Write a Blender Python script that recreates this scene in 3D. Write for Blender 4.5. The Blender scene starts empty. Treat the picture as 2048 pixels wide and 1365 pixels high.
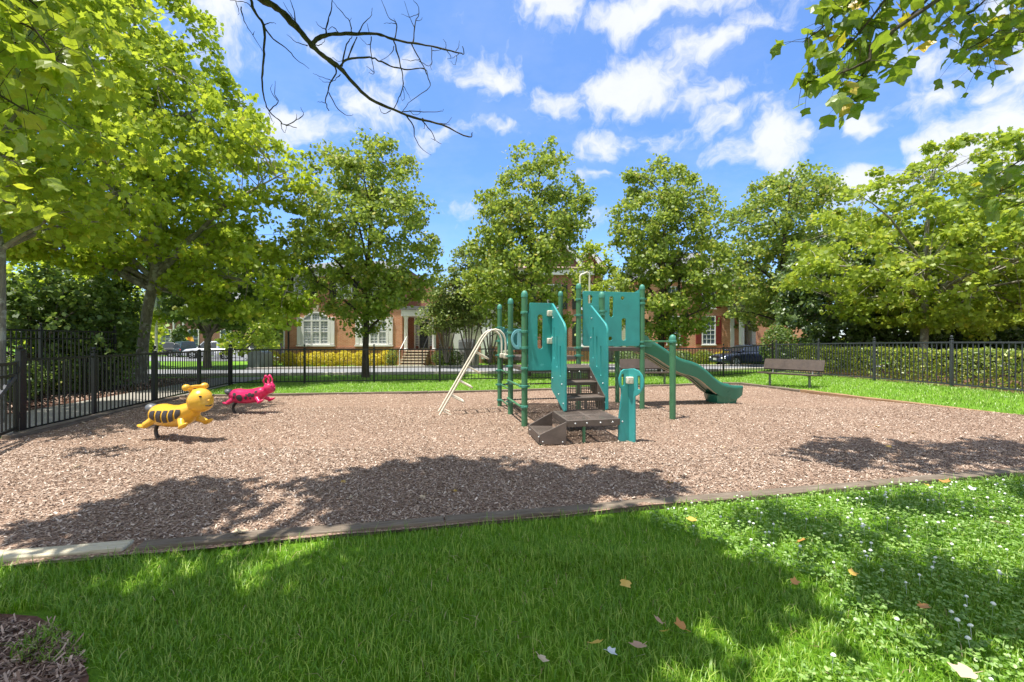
import bpy, math, random
import numpy as np
from mathutils import Vector, Matrix
PI = math.pi
R = math.radians
rnd = random.Random(7)
scene = bpy.context.scene
COL = scene.collection
EYE = 1.5
FOC = 910.0

# ------------------------------------------------------------------ measuring helpers
def W(px, py, d):
    """world point seen at a photo position at distance d"""
    return Vector(((px - 1024) * d / FOC, d, EYE + (682.5 - py) * d / FOC))

def ss(a, b, x):
    t = np.clip((np.asarray(x, float) - a) / (b - a), 0, 1)
    return t * t * (3 - 2 * t)

def H(x, y):
    """height of the land"""
    x = np.asarray(x, float); y = np.asarray(y, float)
    h = 0.27 * ss(7.4, 11.8, x - 0.14 * np.maximum(y - 10, 0)) * (1 - ss(19, 25, y))
    h = h - 0.4 * ss(30, 50, y) * ss(-14, -22, x) - 0.2 * ss(26, 31, y) * ss(4, 10, x)
    return h

def Hf(x, y):
    return float(H(x, y))

# ------------------------------------------------------------------ node helpers
def new_mat(name):
    m = bpy.data.materials.new(name)
    m.use_nodes = True
    nt = m.node_tree
    nt.nodes.clear()
    out = nt.nodes.new('ShaderNodeOutputMaterial')
    return m, nt, out

def nd(nt, typ, **kw):
    n = nt.nodes.new(typ)
    for k, v in kw.items():
        if k.startswith('i_'):
            key = k[2:]
            key = int(key) if key.isdigit() else key.replace('_', ' ')
            n.inputs[key].default_value = v
        else:
            setattr(n, k, v)
    return n

def c4(c):
    return (c[0], c[1], c[2], 1.0)

def ramp(nt, fac, stops, interp='LINEAR'):
    n = nt.nodes.new('ShaderNodeValToRGB')
    cr = n.color_ramp
    cr.interpolation = interp
    while len(cr.elements) > 1:
        cr.elements.remove(cr.elements[-1])
    cr.elements[0].position = stops[0][0]; cr.elements[0].color = c4(stops[0][1])
    for p, c in stops[1:]:
        e = cr.elements.new(p); e.color = c4(c)
    nt.links.new(fac, n.inputs[0])
    return n.outputs[0]

def mixc(nt, fac, a, b, mode='MIX'):
    n = nt.nodes.new('ShaderNodeMix'); n.data_type = 'RGBA'; n.blend_type = mode
    for sock, v in ((n.inputs[0], fac), (n.inputs[6], a), (n.inputs[7], b)):
        if hasattr(v, 'links'):
            nt.links.new(v, sock)
        else:
            sock.default_value = v if isinstance(v, (int, float)) else c4(v)
    return n.outputs[2]

def math_(nt, op, a, b=None, c=None):
    n = nt.nodes.new('ShaderNodeMath'); n.operation = op
    for i, v in enumerate((a, b, c)):
        if v is None: continue
        if hasattr(v, 'links'): nt.links.new(v, n.inputs[i])
        else: n.inputs[i].default_value = v
    return n.outputs[0]

def noise_(nt, scale, detail=4, rough=0.55, vec=None, dist=0.0):
    n = nt.nodes.new('ShaderNodeTexNoise')
    n.inputs['Scale'].default_value = scale; n.inputs['Detail'].default_value = detail
    n.inputs['Roughness'].default_value = rough; n.inputs['Distortion'].default_value = dist
    if vec is not None: nt.links.new(vec, n.inputs['Vector'])
    return n.outputs[0]

def obj_vec(nt, scale=None):
    t = nt.nodes.new('ShaderNodeTexCoord').outputs['Object']
    if scale is None: return t
    m = nt.nodes.new('ShaderNodeMapping'); m.inputs['Scale'].default_value = scale
    nt.links.new(t, m.inputs[0])
    return m.outputs[0]

def bump_(nt, h, strength=0.5, dist=0.01):
    b = nt.nodes.new('ShaderNodeBump'); b.inputs['Strength'].default_value = strength
    b.inputs['Distance'].default_value = dist
    nt.links.new(h, b.inputs['Height'])
    return b.outputs[0]

def prin(nt, out, col, rough=0.6, metal=0.0, normal=None, spec=0.5, coat=0.0):
    p = nt.nodes.new('ShaderNodeBsdfPrincipled')
    for k, v in (('Base Color', col), ('Roughness', rough)):
        if hasattr(v, 'links'): nt.links.new(v, p.inputs[k])
        else: p.inputs[k].default_value = c4(v) if k == 'Base Color' else v
    p.inputs['Metallic'].default_value = metal
    p.inputs['Specular IOR Level'].default_value = spec
    p.inputs['Coat Weight'].default_value = coat
    if normal is not None: nt.links.new(normal, p.inputs['Normal'])
    nt.links.new(p.outputs[0], out.inputs[0])
    return p

def surf(name, col, rough=0.6, metal=0.0, var=0.15, scale=6.0, bump=0.0, bscale=40.0, spec=0.5, coat=0.0, wear=None, wscale=9.0, wamt=0.5):
    """painted / plain surface: slight colour mottling, wear and fine bump"""
    m, nt, out = new_mat(name)
    v = obj_vec(nt)
    n1 = noise_(nt, scale, 5, 0.6, v)
    lo = tuple(c * (1 - var) for c in col); hi = tuple(min(1, c * (1 + var)) for c in col)
    c = ramp(nt, n1, [(0.3, lo), (0.7, hi)])
    if wear is not None:
        n2 = noise_(nt, wscale, 8, 0.7, v)
        f = math_(nt, 'MULTIPLY', math_(nt, 'GREATER_THAN', n2, 1 - wamt * 0.72), 0.85)
        c = mixc(nt, f, c, wear)
    rr = math_(nt, 'MULTIPLY_ADD', n1, 0.25, max(0.02, rough - 0.12))
    nrm = None
    if bump:
        nrm = bump_(nt, noise_(nt, bscale, 4, 0.6, v), bump, 0.01)
    prin(nt, out, c, rr, metal, nrm, spec, coat)
    return m

def leaf_mat(name, dark, light, trans, yellow=None, tfac=0.42, gloss=0.07, groughness=0.38, ypos=0.93, vs=0.35):
    m, nt, out = new_mat(name)
    g = nt.nodes.new('ShaderNodeNewGeometry')
    rp = g.outputs['Random Per Island']
    stops = [(0.0, dark), (0.75, light)]
    if yellow is not None: stops += [(ypos, light), (min(1.0, ypos + 0.03), yellow)]
    c = ramp(nt, rp, stops)
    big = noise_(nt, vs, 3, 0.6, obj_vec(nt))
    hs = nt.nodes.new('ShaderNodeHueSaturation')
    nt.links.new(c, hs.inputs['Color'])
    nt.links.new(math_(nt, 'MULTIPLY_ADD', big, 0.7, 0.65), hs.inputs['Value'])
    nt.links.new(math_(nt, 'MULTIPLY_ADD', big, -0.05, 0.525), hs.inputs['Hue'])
    tc = mixc(nt, 0.6, hs.outputs[0], trans)
    d = nt.nodes.new('ShaderNodeBsdfDiffuse'); nt.links.new(hs.outputs[0], d.inputs[0])
    t = nt.nodes.new('ShaderNodeBsdfTranslucent'); nt.links.new(tc, t.inputs[0])
    mx = nt.nodes.new('ShaderNodeMixShader'); mx.inputs[0].default_value = tfac
    nt.links.new(d.outputs[0], mx.inputs[1]); nt.links.new(t.outputs[0], mx.inputs[2])
    gl = nt.nodes.new('ShaderNodeBsdfGlossy'); gl.inputs['Roughness'].default_value = groughness
    gl.inputs['Color'].default_value = (1, 1, 1, 1)
    m2 = nt.nodes.new('ShaderNodeMixShader'); m2.inputs[0].default_value = gloss
    nt.links.new(mx.outputs[0], m2.inputs[1]); nt.links.new(gl.outputs[0], m2.inputs[2])
    nt.links.new(m2.outputs[0], out.inputs[0])
    return m

def vein_leaf_mat(name, dark, light, trans, yellow):
    m, nt, out = new_mat(name)
    at = nt.nodes.new('ShaderNodeAttribute'); at.attribute_name = 'leaf_tone'
    uv = nt.nodes.new('ShaderNodeUVMap'); uv.uv_map = 'leaf'
    sp = nt.nodes.new('ShaderNodeSeparateXYZ'); nt.links.new(uv.outputs[0], sp.inputs[0])
    ax = math_(nt, 'ABSOLUTE', sp.outputs[0])
    c = ramp(nt, at.outputs['Fac'], [(0, dark), (.45, light), (.93, light), (.955, yellow)])
    v = nt.nodes.new('ShaderNodeMapRange')
    f = math_(nt, 'FRACT', math_(nt, 'MULTIPLY_ADD', math_(nt, 'MULTIPLY_ADD', ax, -.75, sp.outputs[1]), 6.0, 5.0))
    vein = math_(nt, 'MAXIMUM', math_(nt, 'LESS_THAN', ax, .014), math_(nt, 'MULTIPLY', math_(nt, 'LESS_THAN', f, .10), .7))
    n1 = noise_(nt, 30, 5, .65, obj_vec(nt))
    c = mixc(nt, .7, c, ramp(nt, n1, [(.3, (.72, .74, .7)), (.7, (1.25, 1.2, 1.1))]), 'MULTIPLY')
    c = mixc(nt, math_(nt, 'MULTIPLY', vein, .38), c, tuple(min(1, q * 1.9) for q in light))
    spot = math_(nt, 'GREATER_THAN', noise_(nt, 75, 3, .5, obj_vec(nt)), .73)
    c = mixc(nt, math_(nt, 'MULTIPLY', spot, .6), c, (.10, .06, .02))
    d = nt.nodes.new('ShaderNodeBsdfDiffuse'); nt.links.new(c, d.inputs[0])
    t = nt.nodes.new('ShaderNodeBsdfTranslucent'); nt.links.new(mixc(nt, .55, c, trans), t.inputs[0])
    mx = nt.nodes.new('ShaderNodeMixShader'); mx.inputs[0].default_value = .5
    nt.links.new(d.outputs[0], mx.inputs[1]); nt.links.new(t.outputs[0], mx.inputs[2])
    gl = nt.nodes.new('ShaderNodeBsdfGlossy'); gl.inputs['Roughness'].default_value = .4
    m2 = nt.nodes.new('ShaderNodeMixShader'); m2.inputs[0].default_value = .05
    nt.links.new(mx.outputs[0], m2.inputs[1]); nt.links.new(gl.outputs[0], m2.inputs[2]); nt.links.new(m2.outputs[0], out.inputs[0])
    return m

def brick_mat(name, c1, c2, mortar, scale=1.0):
    m, nt, out = new_mat(name)
    t = nt.nodes.new('ShaderNodeTexCoord').outputs['Object']
    sp = nt.nodes.new('ShaderNodeSeparateXYZ'); nt.links.new(t, sp.inputs[0])
    cb = nt.nodes.new('ShaderNodeCombineXYZ')
    nt.links.new(math_(nt, 'ADD', sp.outputs[0], sp.outputs[1]), cb.inputs[0])
    nt.links.new(sp.outputs[2], cb.inputs[1])
    b = nt.nodes.new('ShaderNodeTexBrick')
    nt.links.new(cb.outputs[0], b.inputs['Vector'])
    b.inputs['Scale'].default_value = 1.0
    b.inputs['Brick Width'].default_value = 0.215; b.inputs['Row Height'].default_value = 0.075
    b.inputs['Mortar Size'].default_value = 0.010
    b.inputs['Color1'].default_value = c4(c1); b.inputs['Color2'].default_value = c4(c2)
    b.inputs['Mortar'].default_value = c4(mortar); b.inputs['Bias'].default_value = -0.1
    n = noise_(nt, 1.3, 5, 0.65, t)
    c = mixc(nt, 0.75, b.outputs[0], ramp(nt, n, [(0.3, (0.72, 0.72, 0.74)), (0.7, (1.15, 1.12, 1.08))]), 'MULTIPLY')
    prin(nt, out, c, 0.85, 0, bump_(nt, b.outputs[1], -0.4, 0.01), 0.3)
    return m

# ------------------------------------------------------------------ object helpers
def tag(o, label=None, cat=None, group=None, kind=None):
    if label: o['label'] = label
    if cat: o['category'] = cat
    if group: o['group'] = group
    if kind: o['kind'] = kind
    return o

def thing(name, loc, label, cat, group=None, rz=0.0):
    o = bpy.data.objects.new(name, None)
    COL.objects.link(o)
    o.location = loc; o.rotation_euler = (0, 0, rz)
    o.empty_display_size = 0.2
    return tag(o, label, cat, group)

def wloc(o):
    v = Vector((0, 0, 0))
    while o is not None:
        v = v + o.location; o = o.parent
    return v

def copy_tree(o, parent=None):
    c = o.copy(); COL.objects.link(c); c.parent = parent
    for ch in list(o.children): copy_tree(ch, c)
    return c

def link_mesh(name, me, mat, parent=None, local=False):
    if mat is not None:
        for mm in (mat if isinstance(mat, (list, tuple)) else [mat]): me.materials.append(mm)
    o = bpy.data.objects.new(name, me)
    COL.objects.link(o)
    if parent is not None:
        o.parent = parent
        if not local:
            v = wloc(parent)
            me.transform(Matrix.Translation(-v))
    return o

class MB:
    def __init__(s): s.v = []; s.f = []
    def add(s, v, f):
        b = len(s.v); s.v += [tuple(p) for p in v]; s.f += [tuple(b + i for i in q) for q in f]; return s
    def box(s, c, size, M=None):
        hx, hy, hz = size[0] / 2, size[1] / 2, size[2] / 2
        vs = [Vector((x, y, z)) for z in (-hz, hz) for y in (-hy, hy) for x in (-hx, hx)]
        if M is not None: vs = [M @ p for p in vs]
        c = Vector(c)
        return s.add([c + p for p in vs], [(0, 2, 3, 1), (4, 5, 7, 6), (0, 1, 5, 4), (2, 6, 7, 3), (0, 4, 6, 2), (1, 3, 7, 5)])
    def bar(s, p0, p1, w, h, up=(0, 0, 1)):
        p0 = Vector(p0); p1 = Vector(p1); d = p1 - p0; L = d.length
        x = d.normalized(); u = Vector(up)
        y = u.cross(x)
        if y.length < 1e-4: y = Vector((0, 1, 0)).cross(x)
        y.normalize(); z = x.cross(y)
        M = Matrix((x, y, z)).transposed()
        return s.box((p0 + p1) / 2, (L, w, h), M)
    def tube(s, pts, rads, n=8, cap=True):
        pts = [Vector(p) for p in pts]
        if not hasattr(rads, '__len__'): rads = [rads] * len(pts)
        m = len(pts)
        T = []
        for i in range(m):
            a = pts[max(i - 1, 0)]; b = pts[min(i + 1, m - 1)]
            t = (b - a)
            T.append(t.normalized() if t.length > 1e-9 else Vector((0, 0, 1)))
        ref = Vector((0, 0, 1)) if abs(T[0].z) < 0.9 else Vector((1, 0, 0))
        nrm = ref.cross(T[0]).normalized()
        vs = []; fs = []
        for i in range(m):
            nrm = (nrm - T[i] * nrm.dot(T[i]))
            if nrm.length < 1e-6: nrm = Vector((1, 0, 0)).cross(T[i])
            nrm.normalize(); bn = T[i].cross(nrm)
            for k in range(n):
                a = 2 * PI * k / n
                vs.append(pts[i] + (nrm * math.cos(a) + bn * math.sin(a)) * rads[i])
        for i in range(m - 1):
            for k in range(n):
                k2 = (k + 1) % n
                fs.append((i * n + k, i * n + k2, (i + 1) * n + k2, (i + 1) * n + k))
        if cap:
            fs.append(tuple(range(n - 1, -1, -1))); fs.append(tuple((m - 1) * n + k for k in range(n)))
        return s.add(vs, fs)
    def cyl(s, p0, p1, r0, r1=None, n=16):
        return s.tube([p0, p1], [r0, r0 if r1 is None else r1], n)
    def lathe(s, prof, c=(0, 0, 0), n=20, M=None):
        c = Vector(c); vs = []; fs = []
        for r, z in prof:
            for k in range(n):
                a = 2 * PI * k / n
                p = Vector((max(r, 1e-4) * math.cos(a), max(r, 1e-4) * math.sin(a), z))
                vs.append(c + (M @ p if M is not None else p))
        m = len(prof)
        for i in range(m - 1):
            for k in range(n):
                k2 = (k + 1) % n
                fs.append((i * n + k, i * n + k2, (i + 1) * n + k2, (i + 1) * n + k))
        fs.append(tuple(range(n - 1, -1, -1))); fs.append(tuple((m - 1) * n + k for k in range(n)))
        return s.add(vs, fs)
    def ell(s, c, r, M=None, nu=16, nv=10):
        prof = []
        for j in range(nv + 1):
            a = -PI / 2 + PI * j / nv
            prof.append((math.cos(a), math.sin(a)))
        t = MB(); t.lathe(prof, (0, 0, 0), nu)
        S = Matrix.Diagonal(Vector(r)); c = Vector(c)
        MM = (M @ S) if M is not None else S
        return s.add([c + MM @ Vector(p) for p in t.v], t.f)
    def prism(s, poly, y0, y1, M=None, o=(0, 0, 0)):
        """poly in x,z extruded along y"""
        n = len(poly); o = Vector(o)
        vs = [Vector((p[0], y0, p[1])) for p in poly] + [Vector((p[0], y1, p[1])) for p in poly]
        vs = [o + (M @ p if M is not None else p) for p in vs]
        fs = [tuple(range(n)), tuple(range(2 * n - 1, n - 1, -1))]
        for i in range(n):
            j = (i + 1) % n
            fs.append((i, i + n, j + n, j))
        return s.add(vs, fs)
    def loft(s, rings, cap=True, closed=True):
        n = len(rings[0]); vs = [p for r in rings for p in r]; fs = []
        for i in range(len(rings) - 1):
            for k in range(n if closed else n - 1):
                k2 = (k + 1) % n
                fs.append((i * n + k, i * n + k2, (i + 1) * n + k2, (i + 1) * n + k))
        if cap and closed:
            fs.append(tuple(range(n - 1, -1, -1))); fs.append(tuple((len(rings) - 1) * n + k for k in range(n)))
        return s.add(vs, fs)
    def build(s, name, mat, parent=None, smooth=True, bevel=0.0, angle=38, local=False, segs=2):
        me = bpy.data.meshes.new(name)
        me.from_pydata(s.v, [], s.f)
        import bmesh
        bm = bmesh.new(); bm.from_mesh(me)
        bmesh.ops.recalc_face_normals(bm, faces=bm.faces)
        bm.to_mesh(me); bm.free()
        if smooth:
            me.polygons.foreach_set('use_smooth', [True] * len(me.polygons))
            me.set_sharp_from_angle(angle=R(angle))
        me.update()
        o = link_mesh(name, me, mat, parent, local)
        if bevel:
            b = o.modifiers.new('bevel', 'BEVEL'); b.width = bevel; b.segments = segs; b.limit_method = 'ANGLE'
            b.angle_limit = R(40); b.harden_normals = False
        return o

def panel(name, outline, holes, thick, origin, xd, zd, mat, parent, bevel=0.004):
    """flat board with holes: outline in (a, b), a along xd and b along zd"""
    cu = bpy.data.curves.new(name, 'CURVE'); cu.dimensions = '2D'; cu.fill_mode = 'BOTH'
    cu.extrude = thick / 2 - bevel; cu.bevel_depth = bevel; cu.bevel_resolution = 1; cu.offset = -bevel
    for poly in [outline] + list(holes):
        sp = cu.splines.new('POLY'); sp.points.add(len(poly) - 1); sp.use_cyclic_u = True
        for i, p in enumerate(poly): sp.points[i].co = (p[0], p[1], 0, 1)
    tmp = bpy.data.objects.new('tmp', cu); COL.objects.link(tmp)
    dg = bpy.context.evaluated_depsgraph_get(); dg.update()
    me = bpy.data.meshes.new_from_object(tmp.evaluated_get(dg))
    bpy.data.objects.remove(tmp); bpy.data.curves.remove(cu)
    xd = Vector(xd).normalized(); zd = Vector(zd).normalized(); nn = xd.cross(zd).normalized()
    M = Matrix((xd, zd, nn)).transposed().to_4x4(); M.translation = Vector(origin)
    me.transform(M)
    me.name = name
    me.materials.clear()
    me.polygons.foreach_set('material_index', [0] * len(me.polygons))
    me.polygons.foreach_set('use_smooth', [True] * len(me.polygons))
    me.set_sharp_from_angle(angle=R(35))
    return link_mesh(name, me, mat, parent)

def rr(a0, b0, a1, b1, r, n=4):
    """rounded rectangle outline"""
    out = []
    for cx, cy, s in ((a1 - r, b0 + r, -90), (a1 - r, b1 - r, 0), (a0 + r, b1 - r, 90), (a0 + r, b0 + r, 180)):
        for k in range(n + 1):
            a = R(s + 90 * k / n); out.append((cx + r * math.cos(a), cy + r * math.sin(a)))
    return out

def circ(cx, cy, r, n=12):
    return [(cx + r * math.cos(2 * PI * k / n), cy + r * math.sin(2 * PI * k / n)) for k in range(n)]

def np_mesh(name, verts, k, mat, parent=None, smooth=False, uv=None, matidx=None):
    """mesh of N separate polygons of k corners each: verts is (N*k,3)"""
    n = len(verts) // k
    me = bpy.data.meshes.new(name)
    me.vertices.add(len(verts)); me.vertices.foreach_set('co', np.ascontiguousarray(verts, dtype=np.float32).ravel())
    me.loops.add(n * k); me.loops.foreach_set('vertex_index', np.arange(n * k, dtype=np.int32))
    me.polygons.add(n); me.polygons.foreach_set('loop_start', np.arange(0, n * k, k, dtype=np.int32))
    if matidx is not None: me.polygons.foreach_set('material_index', np.ascontiguousarray(matidx, dtype=np.int32))
    if uv is not None:
        me.uv_layers.new(name='leaf'); me.uv_layers[0].uv.foreach_set('vector', np.ascontiguousarray(uv, dtype=np.float32).ravel())
    if smooth: me.polygons.foreach_set('use_smooth', np.ones(n, dtype=bool))
    me.update(calc_edges=True)
    return link_mesh(name, me, mat, parent)

def np_mesh_idx(name, verts, quads, mat, parent=None, smooth=True):
    me = bpy.data.meshes.new(name)
    me.vertices.add(len(verts)); me.vertices.foreach_set('co', np.ascontiguousarray(verts, dtype=np.float32).ravel())
    q = np.ascontiguousarray(quads, dtype=np.int32); n, k = q.shape
    me.loops.add(n * k); me.loops.foreach_set('vertex_index', q.ravel())
    me.polygons.add(n); me.polygons.foreach_set('loop_start', np.arange(0, n * k, k, dtype=np.int32))
    if smooth: me.polygons.foreach_set('use_smooth', np.ones(n, dtype=bool))
    me.update(calc_edges=True)
    return link_mesh(name, me, mat, parent)

def pip(poly, x, y):
    x = np.asarray(x); y = np.asarray(y)
    inside = np.zeros(x.shape, bool); n = len(poly); j = n - 1
    for i in range(n):
        xi, yi = poly[i]; xj, yj = poly[j]
        if yi != yj:
            c = ((yi > y) != (yj > y)) & (x < (xj - xi) * (y - yi) / (yj - yi) + xi)
            inside ^= c
        j = i
    return inside

# ------------------------------------------------------------------ leaves
LEAF = {
 'maple': np.array([(0, 0), (.30, .02), (.26, .20), (.56, .34), (.38, .48), (.40, .78), (.20, .66), (0, 1.0), (-.20, .66), (-.40, .78), (-.38, .48), (-.56, .34), (-.26, .20), (-.30, .02)]),
 'small': np.array([(0, 0), (.36, .10), (.46, .50), (.18, .62), (0, 1.0), (-.22, .66), (-.46, .44), (-.33, .08)]),
 'oval': np.array([(0, 0), (.20, .18), (.25, .5), (.14, .82), (0, 1.0), (-.14, .82), (-.25, .5), (-.20, .18)]),
 'tulip': np.array([(0, 0), (.20, -.06), (.42, .08), (.60, .32), (.44, .46), (.46, .66), (.54, .92), (.24, .84), (0, .74), (-.24, .84), (-.54, .92), (-.46, .66), (-.44, .46), (-.60, .32), (-.42, .08), (-.20, -.06)]),
}

def leaves(rs, pos, size, shape, up=1.0, outward=None, ow=0.4, rand=0.7, droop=0.0, fold=0.18, svar=0.3):
    """(N,3) positions -> (N*k,3) corners of leaf polygons"""
    n = len(pos); t = LEAF[shape]; k = len(t)
    nr = rs.normal(size=(n, 3)) * rand
    nr[:, 2] += up
    if outward is not None: nr += outward * ow
    nr /= np.linalg.norm(nr, axis=1, keepdims=True) + 1e-9
    a = rs.normal(size=(n, 3)); a[:, 2] -= droop
    a -= nr * np.sum(a * nr, axis=1, keepdims=True)
    a /= np.linalg.norm(a, axis=1, keepdims=True) + 1e-9
    b = np.cross(a, nr)
    s = (size * (1 + svar * rs.uniform(-1, 1, n)))[:, None, None]
    tx = t[:, 0][None, :, None]; ty = t[:, 1][None, :, None]
    curl = fold * np.abs(t[:, 0])[None, :, None] + 0.12 * ((t[:, 1] - 0.5) ** 2)[None, :, None]
    v = pos[:, None, :] + s * (b[:, None, :] * tx + a[:, None, :] * ty - nr[:, None, :] * curl)
    return v.reshape(-1, 3), k

HALF = np.array([(0, 0), (.20, -.06), (.42, .08), (.60, .32), (.44, .46), (.46, .66), (.54, .92), (.24, .84), (0, .76), (0, .5), (0, .25)])
def fine_leaves(rs, pos, size, up=.35, rand=.75, droop=1.1):
    """curled tulip leaves seen close to: every leaf is two bent halves on a midrib, with coordinates for the veins"""
    n = len(pos); half = HALF; m = 4
    def frame():
        nr = rs.normal(size=(n, 3)) * rand; nr[:, 2] += up; nr /= np.linalg.norm(nr, axis=1, keepdims=True)
        a = rs.normal(size=(n, 3)); a[:, 2] -= droop; a -= nr * np.sum(a * nr, axis=1, keepdims=True); a /= np.linalg.norm(a, axis=1, keepdims=True)
        return nr, a, np.cross(a, nr)
    nr, a, b = frame()
    s = size * rs.uniform(.55, 1.2, n); cu = rs.normal(size=n) * .22 + .16; cx = rs.normal(size=n) * .16 + .22; tw = rs.normal(size=n) * .18
    bt = LEAF['tulip']
    # grid of strips from the midrib outward follows the outline
    ys = np.array([0, .12, .30, .46, .62, .80, .92]); xo = np.array([.02, .47, .58, .44, .455, .50, .30]); yo = np.array([-.02, .10, .31, .46, .64, .90, .86]); ym = np.array([0, .12, .28, .42, .56, .68, .76])
    quads = []; uvs = []
    for sg in (1, -1):
        for r in range(6):
            for c in range(2):
                def P(rr_, t):
                    x = sg * xo[rr_] * t; y = ym[rr_] + (yo[rr_] - ym[rr_]) * t
                    return x, y
                q = [P(r, c / 2), P(r, (c + 1) / 2), P(r + 1, (c + 1) / 2), P(r + 1, c / 2)]
                if sg < 0: q = q[::-1]
                quads.append(q); uvs.append(q)
    Q = np.array(quads).reshape(-1, 2)   # (24*4, 2)
    X = Q[:, 0][None, :]; Yq = Q[:, 1][None, :]
    Zq = cx[:, None] * np.abs(X) ** 1.3 + cu[:, None] * (Yq - .1) ** 2 + tw[:, None] * X * Yq + .05 * np.sin(9 * Yq + 5 * X)
    V = pos[:, None, :] + s[:, None, None] * (b[:, None, :] * X[..., None] + a[:, None, :] * Yq[..., None] - nr[:, None, :] * Zq[..., None])
    UV = np.broadcast_to(Q[None], (n,) + Q.shape)
    lid = np.repeat(rs.uniform(size=n), Q.shape[0])
    return V.reshape(-1, 3), UV.reshape(-1, 2), lid

def outline_rows(rows, d):
    z = np.array([EYE + (682.5 - r[0]) * d / FOC for r in rows])
    cx = np.array([((r[1] + r[2]) / 2 - 1024) * d / FOC for r in rows])
    rad = np.array([(r[2] - r[1]) / 2 * d / FOC for r in rows])
    o = np.argsort(z)
    return z[o], cx[o], rad[o]

def lump(p, seed):
    """cheap smooth 3d noise in -1..1"""
    rs = np.random.RandomState(seed)
    s = np.zeros(len(p))
    for k in range(7):
        w = rs.normal(size=3) * (0.9 + 0.35 * k); ph = rs.uniform(0, 6.28)
        s += np.sin(p @ w + ph) / (1 + 0.25 * k)
    return s / 3.0

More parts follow.
